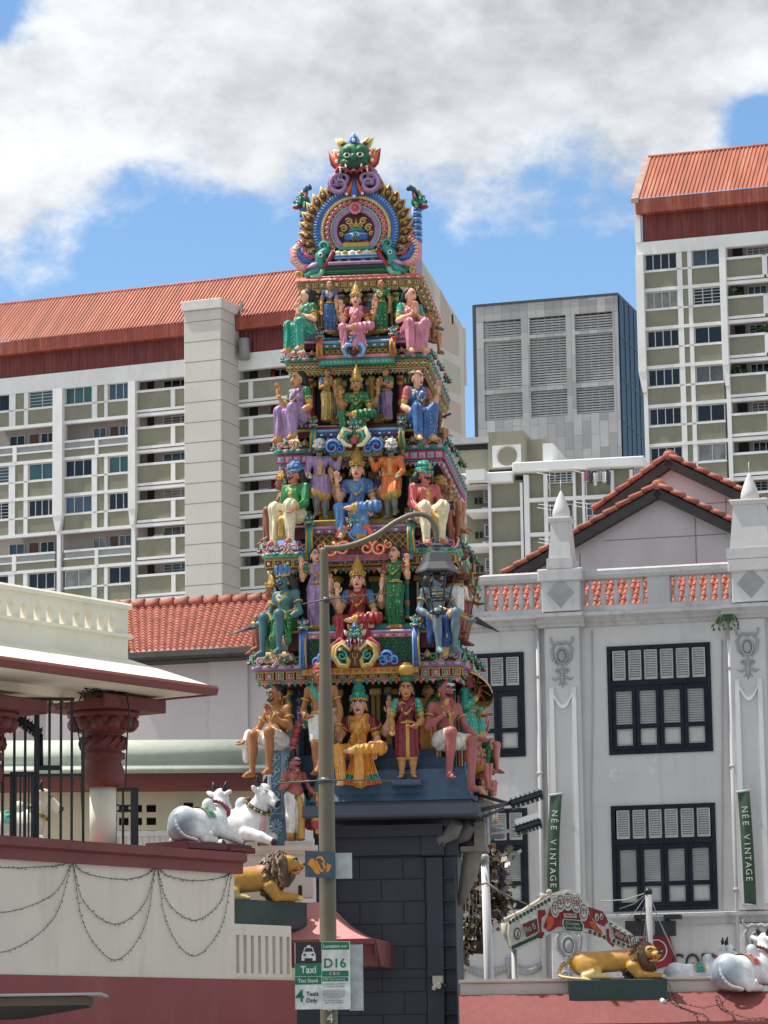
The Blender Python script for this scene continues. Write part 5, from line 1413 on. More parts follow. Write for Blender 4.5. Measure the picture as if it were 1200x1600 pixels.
# --- centre bays: projecting railing with lattice, brackets, lion mask and scrolls
for ti, t in enumerate(TI[:4]):
    w = t['w']; s = t['s']; wp = w-0.10
    zb0,zb1,zk = t['z']
    xa,xc = T(t['c0'],t['b1'],wp).x, T(t['c1'],t['b1'],wp).x
    zp = T(CXP,t['p1'],wp).z; zl = T(CXP,t['l1'],wp).z
    zbot = zb0+(zb1-zb0)*0.75
    H_ = zp-zbot
    mb = MB()
    mb.box(xa,xc,wp,w+0.9,zbot,zp-0.002,I_('brown'))
    gbuild(mb,'bay_wall')
    mb = MB()   # mouldings at foot and head
    mb.sweep([(w,zbot-0.05),(wp-0.05,zbot-0.05),(wp-0.05,zbot+0.03),(wp-0.02,zbot+0.05),(w,zbot+0.05)],xa-0.03,xc+0.03,I_('gold' if ti in (0,2) else 'purple' if ti==1 else 'teal'))
    mb.sweep([(wp-0.003,zbot+0.05),(wp-0.02,zbot+0.06),(wp-0.02,zbot+0.10),(wp-0.003,zbot+0.11)],xa,xc,I_('red' if ti!=3 else 'pink'))
    mb.sweep([(w,zp-0.10*1),(wp-0.03,zp-0.10),(wp-0.05,zp-0.07),(wp-0.05,zp-0.045),(w,zp-0.04)],xa-0.02,xc+0.02,I_(t['rail'][0]))
    mb.sweep([(w,zp-0.04),(wp-0.07,zp-0.04),(wp-0.09,zp-0.02),(wp-0.07,zp),(w+0.9,zp+0.003)],xa-0.03,xc+0.03,I_(t['rail'][1]))
    n = 18
    for i in range(n):
        mb.ball((xa+(xc-xa)*(i+0.5)/n,wp-0.055,zp-0.075),(0.024,0.02,0.016),6,4,I_('white' if i%2 else 'rose'))
        mb.ball((xa+(xc-xa)*(i+0.5)/n,wp-0.045,zbot-0.01),(0.035,0.02,0.026),6,4,I_('orange' if ti<2 else 'mint'))
    gbuild(mb,'bay_moulding')
    mb = MB(); bx,bz0,bz1 = (xc-xa)/2/s*0.93,(zbot+0.12-zbot)/s,(zp-0.115-zbot)/s
    lattice(mb,-bx,bx,bz0,bz1,0,t['step'],*t['lat'])
    mb.xform(Matrix.Translation(((xa+xc)/2,wp-0.012,zbot)) @ Matrix.Scale(s,4)); gbuild(mb,'lattice_panel')
    # ledge above (the figures' floor)
    la,lc = T(t['lx0'],t['p1'],w).x, T(t['lx1'],t['p1'],w).x
    mb = MB()
    ring(mb,[(0,zk-0.02),(0,zl-0.10),(0.03,zl-0.08),(0.03,zl-0.02),(0,zl),(-0.2,zl+0.003)],la,lc,w+0.06,DG-w-0.06,[I_('navy'),I_(t['ledge']),I_(t['ledge']),I_(t['ledge']),I_('navy')])
    gbuild(mb,'floor_ledge')
    for px_,sg in ((t['c0']-4,-1),(t['c1']+4,1)):     # moulded blocks beside the brackets
        p = T(px_,(t['p1']+t['l1'])/2,w-0.02); bw_ = 17*s
        xA,xB = sorted((p.x,p.x+sg*bw_*1.5)); c_ = ('teal','rose','slate','purple')[ti]
        mb = MB(); mb.bev(xA,xB,w-0.06,w+0.3,p.z-0.055,p.z+0.055,0.015,I_(c_)); mb.bev(xA-.01,xB+.01,w-0.08,w+0.3,p.z+0.056,p.z+0.085,0.008,I_('lilac' if ti%2 else 'gold')); mb.bev(xA-.01,xB+.01,w-0.08,w+0.3,p.z-0.085,p.z-0.056,0.008,I_('lilac' if ti%2 else 'gold'))
        mb.bev(xA+.02,xB-.02,w+0.0,w+0.3,zk-0.02,p.z-0.086,0.01,I_('maroon')); 
        for k in range(4): mb.ball((xA+(xB-xA)*(k+.5)/4,w-0.062,p.z),(.018,.012,.022),6,4,I_('cream' if k%2 else 'pink'))
        gbuild(mb,'moulded_block')
    # mask and scrolls in the middle
    c1,c2,c3 = t['scr']; cz = (zb0+zp)/2
    hh = H_/s
    mb = MB()
    if ti == 0:
        k_s = 10.5
        kirti(mb,0,hh*0.80,15.5,'teal','purple','pink','blue')
        for sg in (1,-1):
            mb.tube([(sg*x,-3,z) for x,z in ((7,hh*0.42),(20,hh*0.62),(31,hh*0.5),(33,hh*0.3),(24,hh*0.06),(12,2),(10,hh*0.16),(13,hh*0.3))],[3,5,5.5,5,5,4.5,4,2],6,I_('gold'),flat=(YV,0.7))
            mb.tube([(sg*x,-6,z) for x,z in ((8,hh*0.44),(20,hh*0.60),(29,hh*0.48),(31,hh*0.3),(23,hh*0.08),(13,4))],1.3,5,I_('cream'))
            mb.tube([(sg*x,-1.5,z) for x,z in ((8,hh*0.55),(24,hh*0.72),(37,hh*0.55),(38,hh*0.3))],[2,3,3,1.5],6,I_('rose'),flat=(YV,0.7))
            scroll(mb,(sg*20,hh*0.30),8,math.pi*0.5,1.2,'teal','mint',sg,-4)
            for xx,zz,rr in ((50,14,11),(60,9,8),(43,9,9)): scroll(mb,(sg*xx,zz),rr,math.pi*0.9,-1.25,'blue','sky',sg,-1)
        mb.box(-9,9,-1.5,0,2,hh*0.42,I_('maroon'))
        for x in (-4,0,4): mb.tube([(x,-2.5,hh*0.36),(x*0.9,-2.5,hh*0.26),(0,-2.5,hh*0.22)],0.8,5,I_('gold'))
        mb.tube([(0,-2.5,hh*0.36),(0,-2.5,4)],0.8,5,I_('gold'))
    elif ti == 1:
        kirti(mb,0,hh*1.02,13,'teal','sky','pink','green')
        leaf(mb,(0,hh*0.75),(0,hh*0.40),20,'blue',-3,'sky')
        for sg in (1,-1):
            mb.tube([(sg*x,-2,z) for x,z in ((6,hh*0.8),(20,hh*0.85),(26,hh*0.62),(18,hh*0.45))],[3,5,4.5,2],6,I_('orange'),flat=(YV,0.7))
            scroll(mb,(sg*18,hh*0.16),12,math.pi*0.8,-1.3,'orange','cream',sg,-3); scroll(mb,(sg*38,hh*0.14),12,math.pi*0.6,1.3,'orange','cream',sg,-3); scroll(mb,(sg*52,hh*0.26),7,math.pi*0.6,1.2,'orange','cream',sg,-2)
    elif ti == 2:
        kirti(mb,0,hh*1.05,10,'teal','pink','pink','green')
        for sg in (1,-1):
            mb.tube([(sg*x,-3,z) for x,z in ((3,hh*0.72),(16,hh*0.84),(22,hh*0.5),(14,hh*0.2),(4,hh*0.12))],[2.5,4.5,5,4.5,2],6,I_('cream'),flat=(YV,0.7))
            mb.tube([(sg*x,-4.5,z) for x,z in ((4,hh*0.66),(12,hh*0.66),(15,hh*0.45),(8,hh*0.3))],[2,3.4,3.4,1.5],6,I_('teal'),flat=(YV,0.8))
            scroll(mb,(sg*34,hh*0.10),12,math.pi*0.95,-1.35,'blue','sky',sg,-3); scroll(mb,(sg*22,hh*0.02),8,math.pi*0.4,1.2,'blue','sky',sg,-3)
        mb.ball((0,-4,hh*0.36),(6,3,6),8,6,I_('rose'))
    else:
        kirti(mb,0,hh*0.92,7.5,'blue','sky','sky','blue')
        for sg in (1,-1):
            mb.tube([(sg*x,-3,z) for x,z in ((2,hh*0.55),(11,hh*0.6),(15,hh*0.35),(12,hh*0.1),(5,0))],[2.5,4,4.2,4,2],6,I_('sky'),flat=(YV,0.7))
            mb.tube([(sg*x,-5,z) for x,z in ((4,hh*0.5),(10,hh*0.5),(12,hh*0.32),(9,hh*0.1))],1.6,5,I_('blue'))
        mb.ball((0,-3,hh*0.24),(6,3,8),8,6,I_('maroon'))
    mb.xform(Matrix.Translation((T(558+ti*-0.6,t['b1'],wp).x,wp-0.22,zbot+0.02)) @ Matrix.Scale(s,4)); gbuild(mb,'mask_and_scrolls')
    # bracket columns with lion heads either side of the bay
    for px_ in (t['c0']-1,t['c1']+1):
        p = T(px_,t['p1'],wp)
        mb = MB(); c_ = ('blue','teal','teal','orange')[ti]
        wd = 0.075 if ti < 2 else 0.06
        mb.tube([(p.x,wp+0.05,zp+0.02),(p.x,wp-0.10,zp-0.03),(p.x,wp-0.14,zp-H_*0.4),(p.x,wp-0.05,zbot+0.12),(p.x,wp-0.10,zbot+0.05)],[wd*.8,wd*.9,wd*.7,wd*.8,wd*0.5],8,I_(c_))
        mb.tube([(p.x-wd*0.5,wp-0.13,zp-0.03),(p.x-wd*0.5,wp-0.185,zp-H_*0.4),(p.x-wd*0.6,wp-0.11,zbot+0.05)],0.016,5,I_('sky' if ti==0 else 'gold')); mb.tube([(p.x+wd*0.5,wp-0.13,zp-0.03),(p.x+wd*0.5,wp-0.185,zp-H_*0.4),(p.x+wd*0.6,wp-0.11,zbot+0.05)],0.016,5,I_('gold'))
        bk_ = gbuild(mb,'bracket')
        mb = MB(); yali(mb,(1.25,1.25,1.0,1.0)[ti]); mb.xform(Matrix.Translation((p.x,wp-0.10,zp+0.09)) @ Matrix.Scale(s,4)); gbuild(mb,'lion_head',bk_)
    # lion heads on the corners of the cornice and along the right flank
    for (xx,yy,yaw,up) in ((t['x1']+0.03,w+0.35,R(70),0.0),(t['x1']+0.02,w+1.6,R(85),0.1),(t['x0']-0.02,w+0.2,R(-60),0.0),(t['x1']+0.04,w+2.6,R(85),0.12)):
        mb = MB(); yali(mb,1.35 if ti<2 else 1.1); mb.xform(Matrix.Translation((xx,yy,zk-0.10+up)) @ Matrix.Rotation(yaw,4,'Z') @ Matrix.Scale(s,4)); gbuild(mb,'lion_head')

# --- storeys: recessed walls with painted pilasters and dark niches
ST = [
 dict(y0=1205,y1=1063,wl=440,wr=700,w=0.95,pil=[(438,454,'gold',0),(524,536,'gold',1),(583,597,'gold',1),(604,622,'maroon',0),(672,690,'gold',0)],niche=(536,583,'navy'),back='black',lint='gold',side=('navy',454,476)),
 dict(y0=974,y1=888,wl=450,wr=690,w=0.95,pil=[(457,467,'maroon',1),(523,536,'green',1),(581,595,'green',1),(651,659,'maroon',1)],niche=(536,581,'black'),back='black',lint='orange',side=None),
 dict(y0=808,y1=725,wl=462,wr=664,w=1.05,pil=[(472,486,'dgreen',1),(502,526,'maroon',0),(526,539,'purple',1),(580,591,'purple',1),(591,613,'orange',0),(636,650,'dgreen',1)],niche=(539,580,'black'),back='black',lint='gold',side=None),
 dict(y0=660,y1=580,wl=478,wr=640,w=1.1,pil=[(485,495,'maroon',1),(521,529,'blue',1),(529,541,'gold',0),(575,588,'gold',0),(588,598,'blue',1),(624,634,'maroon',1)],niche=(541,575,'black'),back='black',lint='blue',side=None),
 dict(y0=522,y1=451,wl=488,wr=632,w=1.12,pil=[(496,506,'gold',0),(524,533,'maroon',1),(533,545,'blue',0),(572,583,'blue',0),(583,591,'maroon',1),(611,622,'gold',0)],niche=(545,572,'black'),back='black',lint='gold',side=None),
]
for si, q in enumerate(ST):
    w = q['w']; z0 = T(CXP,q['y0'],w).z-0.25; z1 = T(CXP,q['y1'],w).z+0.15
    a,c = T(q['wl'],q['y0'],w).x, T(q['wr'],q['y0'],w).x
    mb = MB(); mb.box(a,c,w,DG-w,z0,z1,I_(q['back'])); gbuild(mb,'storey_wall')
    mb = MB(); zl_ = T(CXP,q['y1']+9,w).z
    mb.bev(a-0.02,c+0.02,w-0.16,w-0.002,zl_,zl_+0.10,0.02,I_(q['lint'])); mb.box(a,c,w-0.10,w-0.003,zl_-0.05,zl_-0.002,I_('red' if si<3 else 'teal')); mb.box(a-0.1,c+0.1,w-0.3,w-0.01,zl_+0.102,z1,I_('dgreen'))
    gbuild(mb,'lintel')
    for x0,x1,cn,pr in q['pil']:
        u0,u1 = T(x0,q['y0'],w).x, T(x1,q['y0'],w).x; d_ = 0.14 if pr else 0.08
        mb = MB(); mb.bev(u0,u1,w-d_,w-0.003,z0,zl_-0.053,0.012,I_(cn))
        mb.bev(u0-0.02,u1+0.02,w-d_-0.02,w-0.003,zl_-0.14,zl_-0.06,0.01,I_('gold' if cn!='gold' else 'cream')); mb.bev(u0-0.02,u1+0.02,w-d_-0.02,w-0.003,z0+0.2,z0+0.34,0.01,I_('gold' if cn!='gold' else 'brown'))
        mb.box((u0+u1)/2-0.012,(u0+u1)/2+0.012,w-d_-0.008,w-d_,z0+0.36,zl_-0.16,I_('cream' if cn in('maroon','blue','dgreen','navy') else 'brown'))
        gbuild(mb,'pilaster')
    for kk,fx in enumerate((.07,.21,.34,.66,.79,.93)):     # slender turned colonnettes in front of the recess
        xx = a+(c-a)*fx; hz = zl_-0.06-(z0+0.25); mb = MB(); c1_ = ('red','teal','gold','gold','teal','red')[kk] if si%2 else ('green','rose','blue','blue','rose','green')[kk]
        mb.lathe([(.050,0),(.050,.05*hz),(.030,.08*hz),(.034,.30*hz),(.042,.36*hz),(.030,.42*hz),(.030,.78*hz),(.044,.82*hz),(.026,.86*hz),(.054,.94*hz),(.054,hz)],(xx,w-0.26,z0+0.25),10,ms=[I_('gold'),I_('gold'),I_(c1_),I_('gold'),I_('gold'),I_(c1_),I_('gold'),I_('gold'),I_(c1_),I_('gold')]); gbuild(mb,'colonnette')
    if q['side']:
        u0,u1 = T(q['side'][1],q['y0'],w).x, T(q['side'][2],q['y0'],w).x
        mb = MB(); mb.box(u0,u1,w-0.02,w-0.001,z0,zl_-0.06,I_(q['side'][0])); gbuild(mb,'niche_back')
    # painted pilasters along the right flank
    for k in range(5):
        mb = MB(); yy = w+0.3+k*(DG-2*w-0.6)/4.0; mb.bev(c,c+0.1,yy-0.08,yy+0.08,z0,z1-0.2,0.01,I_(('green','red','gold','blue','teal')[(k+si)%5])); gbuild(mb,'pilaster')

# --- slate base: curved ledge, eave, rusticated dark walls
sl_b = paint('paint_slate_ledge',(58,84,110),0.45,damt=0.75,dscale=2.2); 
sl_d = mat('slate_base_paint',(0.029,0.034,0.052),0.55,0.15,1.2,bump=0.1,bscale=20,dirt=(0.055,0.056,0.062),dscale=1.3,damt=0.5,stretch=(1.8,1.8,0.35))
sl_m = mat('slate_eave_paint',(0.055,0.068,0.092),0.5,0.15,1.2,bump=0.1,bscale=20)
wL = -0.12
zz = {k:T(650,k,wL).z for k in (1165,1180,1196,1250,1257,1276,1300,1600)}
xL_,xR_ = T(490,1250,wL).x, T(733,1250,wL).x
mb = MB()
ring(mb,[(-0.9,zz[1165]-0.3),(-0.62,zz[1165]-0.3),(-0.62,zz[1165]),(-0.5,zz[1165]),(-0.5,zz[1180]),(-0.36,zz[1180]),(-0.36,zz[1196]),(-0.10,zz[1196]-0.01),(-0.05,zz[1196]-0.05),(-0.03,zz[1196]-0.16),(0.0,zz[1250]+0.10),(0.06,zz[1250]),(0.06,zz[1250]-0.005)],xL_,xR_,wL,DG+0.1,0,False)
o = mb.build('slate_ledge',sl_b,bG)
mb = MB(); ring(mb,[(0.0,zz[1276]),(0.13,zz[1276]),(0.15,zz[1276]+0.03),(0.12,zz[1257]),(0.02,zz[1257]+0.01),(0.02,zz[1250]-0.006),(-0.2,zz[1250]-0.006)],xL_,xR_,wL,DG+0.1,0); mb.build('eave',sl_m,bG)
xw0,xw1 = T(494,1400,0.5).x, T(690,1400,0.5).x; xs1 = T(713,1400,0.62).x
mb = MB()
mb.box(xw0,xw1,0.5,DG-0.5,0,zz[1276]-0.25)
mb.box(T(462,1400,0.5).x,xw0-0.002,0.5,DG-0.5,0,T(480,1480,0.5).z)
# coursed blocks with open joints
zc = zz[1300]-0.30; row = 0
hb_ = 0.315; bw = 0.62
mb2 = MB()
while zc > 0.1:
    x = xw0-(0.31 if row%2 else 0)
    while x < xw1-0.25:
        x2 = min(x+bw,xw1-0.22); mb2.bev(max(x,xw0)+0.006,x2-0.006,0.485,0.501,zc-hb_+0.006,zc-0.006,0.005)
        x += bw
    row += 1; zc -= hb_
mb.box(xw0,xw1+0.0,0.38,0.6,zz[1300]-0.28,zz[1276]-0.24); mb.box(xw0,xw1+0.05,0.25,0.7,zz[1276]-0.24,zz[1276]-0.08)
wl_o = mb.build('base_wall',sl_d,bG); mb2.build('wall_blocks',sl_d,wl_o)
mb = MB(); mb.bev(xw1-0.21,xw1+0.02,0.40,0.6,0,zz[1300]-0.32,0.01); mb.bev(xw1-0.27,xw1+0.05,0.34,0.62,zz[1300]-0.30,zz[1300]+0.02,0.01); mb.bev(xw1-0.30,xw1+0.09,0.30,0.64,zz[1300]+0.02,zz[1276]-0.20,0.01); mb.bev(xw1+0.02,xs1,0.55,0.9,0,zz[1300]-0.3,0.01); mb.bev(xw1+0.05,xs1+0.05,0.5,0.95,zz[1300]-0.30,zz[1276]-0.2,0.01)
for k in range(12): mb.box(xw1-0.215,xs1+0.003,0.396,0.6,zz[1300]-0.62-k*hb_*1.0,zz[1300]-0.608-k*hb_*1.0)
mb.build('corner_pilaster',sl_d,bG)
mb = MB()
for yy,xx in ((0.42,xw1-0.05),(0.75,xw1+0.12),(1.3,xw1+0.15)):
    mb.tube([(xx+0.30,yy-0.12,zz[1276]-0.06),(xx+0.22,yy-0.06,zz[1276]-0.2),(xx+0.06,yy,zz[1276]-0.28),(xx+0.02,yy,zz[1276]-0.42)],[0.10,0.12,0.10,0.07],8)
mb.build('corbel',mat('grey_corbel',(0.16,0.16,0.16),0.7,0.2,4),bG)
# weathered side bracket at the right
mb = MB(); gx = xs1+0.02
mb.tube([(gx-0.02,1.0,zz[1276]-0.05),(gx+0.22,0.95,zz[1276]-0.35),(gx+0.14,0.95,zz[1276]-0.75),(gx+0.0,0.95,zz[1276]-1.2)],[0.2,0.16,0.13,0.05],8); mb.box(gx+0.05,gx+0.42,0.6,1.2,zz[1276]-0.45,zz[1276]-0.38); mb.box(gx+0.25,gx+0.4,0.6,1.2,zz[1276]-0.38,zz[1276]-0.05); mb.build('side_bracket',mat('raw_cement',(0.24,0.22,0.19),0.85,0.25,4,bump=0.4,bscale=15),bG)
mb = MB(); p0 = T(424,1182,0.45); p1 = T(494,1275,0.45); mb.box(p0.x,p1.x,0.45,2.0,p1.z,p0.z); mb.build('corner_block',sl_b,bG)
# small stand under the lady with the pot
mb = MB(); p0 = T(612,1219.5,-0.16); p1 = T(660,1228,-0.16); mb.bev(p0.x,p1.x,wL-0.22,0.3,p1.z,p0.z,0.02); mb.build('statue_ledge',sl_b,bG)

# --- crest: horseshoe arch end of the barrel roof
t = TI[4]; w = t['w']; s = 1/GP.ppm(557,360,w); wf = w+0.18
def cp(zx,zy): return (zx/3.75+400-556.5, -(zy/3.75+190-360.7))     # crest drawing: zoomed-photo point -> px units from the arch centre
MC = Matrix.Translation(T(556.5,360.7,wf)) @ Matrix.Scale(s,4)
def crest(mb, name, parent=None): mb.xform(MC); return gbuild(mb,name,parent)
zk = t['z'][2]
# stepped base under the arch
mb = MB(); pxz = lambda y: T(557,y,wf).z
def stp(xa,xb,ya,yb,c,ww): mb.bev(T(xa,yb,wf).x,T(xb,yb,wf).x,ww,DG-ww,pxz(yb),pxz(ya),0.015,I_(c))
stp(478,642,422,431,'green',wf-0.12); stp(510,604,417,424,'dgreen',wf-0.16); stp(515,601,412.5,417.5,'purple',wf-0.2)
stp(478,640,414,422,'teal',wf-0.02)
gbuild(mb,'crest_plinth')
mb = MB()     # barrel roof running back
n = 16; vs = []; r_ = 58*s; c0 = T(556.5,362,wf)
for yy in (wf+0.1,DG-wf):
    for i in range(n+1):
        a = R(-35)+R(250)*i/n; vs.append((c0.x+r_*math.cos(a),yy,c0.z+r_*math.sin(a)*1.05))
fs = [(i,i+1,n+2+i,n+1+i) for i in range(n)]+[tuple(range(n,-1,-1)),tuple(range(n+1,2*n+2))]
mb.add(vs,fs,I_('green'),True)
for k in range(9):
    yy = wf+0.35+k*0.32; mb.tube([(c0.x+(r_+0.01)*math.cos(R(-30)+R(240)*i/14),yy,c0.z+(r_+0.01)*1.05*math.sin(R(-30)+R(240)*i/14)) for i in range(15)],0.03,5,I_('gold' if k%2 else 'sky'))
gbuild(mb,'barrel_roof')
def arc(r, a0=-40, a1=220, n=40, squash=1.0, dx=0): return [(dx+r*math.cos(R(a0+(a1-a0)*i/n)),0,r*math.sin(R(a0+(a1-a0)*i/n))*squash) for i in range(n+1)]
def aring(mb, r0, r1, c, y0, y1, a0=-40, a1=220):
    P0 = arc(r0,a0,a1); P1 = arc(r1,a0,a1); n = len(P0); o = len(mb.v)
    for a,b_ in zip(P0,P1): mb.v += [(a[0],y0,a[2]),(b_[0],y0,b_[2]),(b_[0],y1,b_[2]),(a[0],y1,a[2])]
    for i in range(n-1):
        for j in range(4): mb.f.append([o+4*i+j,o+4*i+(j+1)%4,o+4*i+4+(j+1)%4,o+4*i+4+j]); mb.m.append(I_(c)); mb.sm.append(False)
    for e in (0,n-1): mb.f.append([o+4*e+j for j in range(4)]); mb.m.append(I_(c)); mb.sm.append(False)
mb = MB(); aring(mb,1,34,'maroon',1,8,-60,240); mb.box(-26,26,1,8,-36,-8,I_('maroon')); crest(mb,'arch_back')
mb = MB(); aring(mb,29,37,'purple',-5,6,-52,232); 
for i in range(44):
    a = R(-52+284*i/43); mb.tube([(30*math.cos(a),-5.2,30*math.sin(a)),(36*math.cos(a+0.1),-5.2,36*math.sin(a+0.1))],0.75,4,I_('lilac'))
crest(mb,'inner_ring')
mb = MB(); aring(mb,37,39,'mint',-6,6,-48,228); aring(mb,39,49,'red',-3,6,-42,222)
for i in range(25):
    a = R(-36+252*i/24)
    if abs(i-12) < 1: continue
    x,z = 44*math.cos(a),44*math.sin(a); mb.ball((x,-4.5,z),(4.4,3,4.4),9,6,I_('pink')); mb.ball((x,-7,z),(2.5,1.4,2.5),7,5,I_('red')); mb.ball((x,-8.2,z),(1.1,0.7,1.1),6,4,I_('cream'))
crest(mb,'beaded_ring')
mb = MB(); aring(mb,49,54,'gold',-6,6,-40,220)
for i in range(64):
    a = R(-40+260*i/63); mb.ball((51.5*math.cos(a),-6,51.5*math.sin(a)),(1.2,1.0,1.2),5,4,I_('cream'))
crest(mb,'gold_ring')
mb = MB(); aring(mb,54,66,'blue',-4,6,-38,218)
for i in range(60):
    a = R(-36+252*i/59); mb.tube([(59.5*math.cos(a),-4.4,59.5*math.sin(a)),(62*math.cos(a+0.03),-5,62*math.sin(a+0.03)),(65*math.cos(a+0.02),-4.4,65*math.sin(a+0.02))],[0.9,1.3,0.7],5,I_('sky'))
for sg in (1,-1): scroll(mb,(sg*(cp(845,770)[0]),cp(845,770)[1]),6,math.pi*0.6,-1.2,'lilac','purple',sg,-3)
crest(mb,'blue_ring')
mb = MB(); aring(mb,60,80,'brown',2,6,-34,214); crest(mb,'flame_back')
for sg in (1,-1):
    for i in range(9):
        mb = MB(); a = R(-25+i*10.6); leaf(mb,(sg*64*math.cos(a),64*math.sin(a)),(sg*84*math.cos(a+.12),84*math.sin(a+.12)),13,'gold',2,'orange'); crest(mb,'flame_leaf')
    for i in range(11):
        a = R(-30+i*10.6); L_ = 28
        bx,bz = 65*math.cos(a),65*math.sin(a); ta = a+0.30
        tx,tz = (65+L_*0.92)*math.cos(ta*0.55+a*0.45), (65+L_*0.92)*math.sin(ta*0.55+a*0.45)
        mb = MB(); leaf(mb,(sg*bx,bz),(sg*tx,tz),17,'brown' if i%2 else 'maroon',0.5*(i%2),'gold',None,2.6)
        mx_,mz_ = sg*(bx*0.56+tx*0.44),bz*0.56+tz*0.44
        mb.ball((mx_,-4.2,mz_),(3.2,1.6,3.2),8,5,I_('gold')); mb.ball((mx_,-5.4,mz_),(2.2,1.0,2.2),8,5,I_('maroon')); mb.ball((mx_,-6.2,mz_),(1.0,0.6,1.0),6,4,I_('cream'))
        mb.tube([(sg*bx,-2,bz),(sg*(bx*0.7+tx*0.3),-3.5,bz*0.7+tz*0.3)],1.2,5,I_('brown'))
        crest(mb,'flame_leaf')
# gilded foliage inside, small domed shrine
mb = MB()
for sg in (1,-1):
    for zx,zy,r_ in ((545,585,6),(515,625,6),(560,610,4.5),(500,660,4)): x,z = cp(zx,zy); scroll(mb,(sg*abs(x),z),r_,0.5,1.25,'gold','cream',sg,0)
crest(mb,'gilt_foliage')
mb = MB(); q = lambda zx,zy: cp(zx,zy)
def lay(zx0,zx1,zy0,zy1,c,y0,b_=0.6): mb.bev(cp(zx0,0)[0],cp(zx1,0)[0],y0,8,cp(0,zy1)[1],cp(0,zy0)[1],b_,I_(c))
lay(512,662,712,740,'gold',-6); lay(520,655,700,712,'red',-4)
mb.lathe([(18,0),(19,4),(17.5,9),(13,14),(10,16)],(0,0,cp(0,700)[1]),16,I_('blue'),sy=0.5); mb.lathe([(17.8,0),(17.5,2.2)],(0,0,cp(0,668)[1]),16,I_('sky'),sy=0.52)
mb.lathe([(14,0),(9,4.5),(5,6)],(0,0,cp(0,645)[1]),16,I_('teal'),sy=0.5); mb.lathe([(5,0),(5.5,2),(3,3.5),(4,5),(2.2,8),(1.2,12),(0.2,15)],(0,0,cp(0,622)[1]),12,I_('gold'))
kirti(mb,0,cp(0,680)[1],5.2,'teal','green','mint','green',-9,False)
lay(490,690,742,757,'teal',-8); lay(498,680,757,763,'brown',-6)
crest(mb,'shrine_dome')
mb = MB()
x0_,x1_ = cp(465,0)[0],cp(712,0)[0]
mb.sweep([(6,cp(0,764)[1]),(-9,cp(0,766)[1]),(-13,cp(0,790)[1]),(6,cp(0,790)[1])],x0_+2,x1_-2,I_('cream'))
for i in range(6): mb.ball((x0_+(x1_-x0_)*(i+0.5)/6,-11.5,cp(0,776)[1]),(4.6,2,3.4),7,5,I_('gold' if i%2 else 'white'))
mb.sweep([(6,cp(0,790)[1]),(-13,cp(0,790)[1]),(-14,cp(0,812)[1]),(6,cp(0,812)[1])],x0_,x1_,I_('sky')); mb.box(x0_-1,x1_+1,-15,6,cp(0,800)[1]-0.6,cp(0,800)[1]+0.8,I_('blue'))
for zx in (490,545,628,682): mb.box(cp(zx-11,0)[0],cp(zx+11,0)[0],-8,6,cp(0,842)[1],cp(0,812)[1]-0.01,I_('gold'))
mb.box(x0_+8,x1_-8,-3,6,cp(0,842)[1],cp(0,812)[1]-0.02,I_('maroon')); mb.box(x0_-4,x1_+6,-12,6,cp(0,858)[1],cp(0,842)[1]-0.02,I_('purple')); mb.box(x0_-14,x1_+12,-14,6,cp(0,892)[1],cp(0,858)[1]-0.02,I_('green'))
crest(mb,'shrine_base')
# flower boss
mb = MB(); fx,fz = cp(587,515)
for i in range(9): a = 2*math.pi*i/9; mb.ball((fx+6*math.cos(a),-9,fz+6*math.sin(a)),(4.2,2.5,4.2),7,5,I_('pink'))
mb.ball((fx,-11,fz),(6.5,2.2,6.5),9,6,I_('rose')); mb.ball((fx,-13,fz),(2.4,1.4,2.4),7,5,I_('orange')); crest(mb,'flower_boss')
# great lion mask on top
mb = MB(); kx,kz = cp(585,215)
kirti(mb,kx,cp(0,65)[1]-43,29.5,'green','purple','orange','blue',-6)
for sg in (1,-1):
    P_ = lambda zx,zy: (kx+sg*abs(cp(zx,zy)[0]-kx),cp(zx,zy)[1])
    leaf(mb,P_(515,285),P_(434,160),20,'orange',-4,'red','white',3); leaf(mb,P_(545,165),P_(472,92),15,'gold',-3,'cream','maroon',3); leaf(mb,P_(515,210),P_(488,178),9,'rose',-5,'cream',None,2)
    leaf(mb,P_(500,300),P_(455,300),10,'teal',-6,'mint',None,2); leaf(mb,P_(480,330),P_(428,352),13,'lilac',-3,'purple',None,2); leaf(mb,P_(470,400),P_(415,375),14,'rose',-2,'gold',None,2)
mb.ball((kx,-8,kz+4),(25,12,20),12,8,I_('green')); mb.ball((kx,-14,kz-12),(22,9,10),12,8,I_('dgreen'))
for sg in (1,-1):
    scroll(mb,(kx+sg*23,cp(0,375)[1]),17,math.pi*0.55,-1.25,'purple','lilac',sg,-12,5.2)
    mb.tube([(kx+sg*3,-17,cp(0,318)[1]),(kx+sg*12,-19,cp(0,290)[1]),(kx+sg*24,-17,cp(0,285)[1]),(kx+sg*30,-13,cp(0,330)[1])],[2.2,3.2,3.2,1.6],6,I_('red'))
for sg in (1,-1):
    for zx,zy in ((470,290),(700,290)): mb.ball((kx+sg*30,-3,kz-24),(5,4,6),7,5,I_('teal'))
    mb.tube([(kx+sg*3,-8,cp(0,345)[1]),(kx+sg*6,-10,cp(0,390)[1]),(kx+sg*12,-9,cp(0,430)[1])],[1.5,3.5,5],7,I_('orange'),flat=(YV,0.6)); mb.ball((kx+sg*12,-12,cp(0,433)[1]),(2.4,1.5,2.4),7,5,I_('white'))
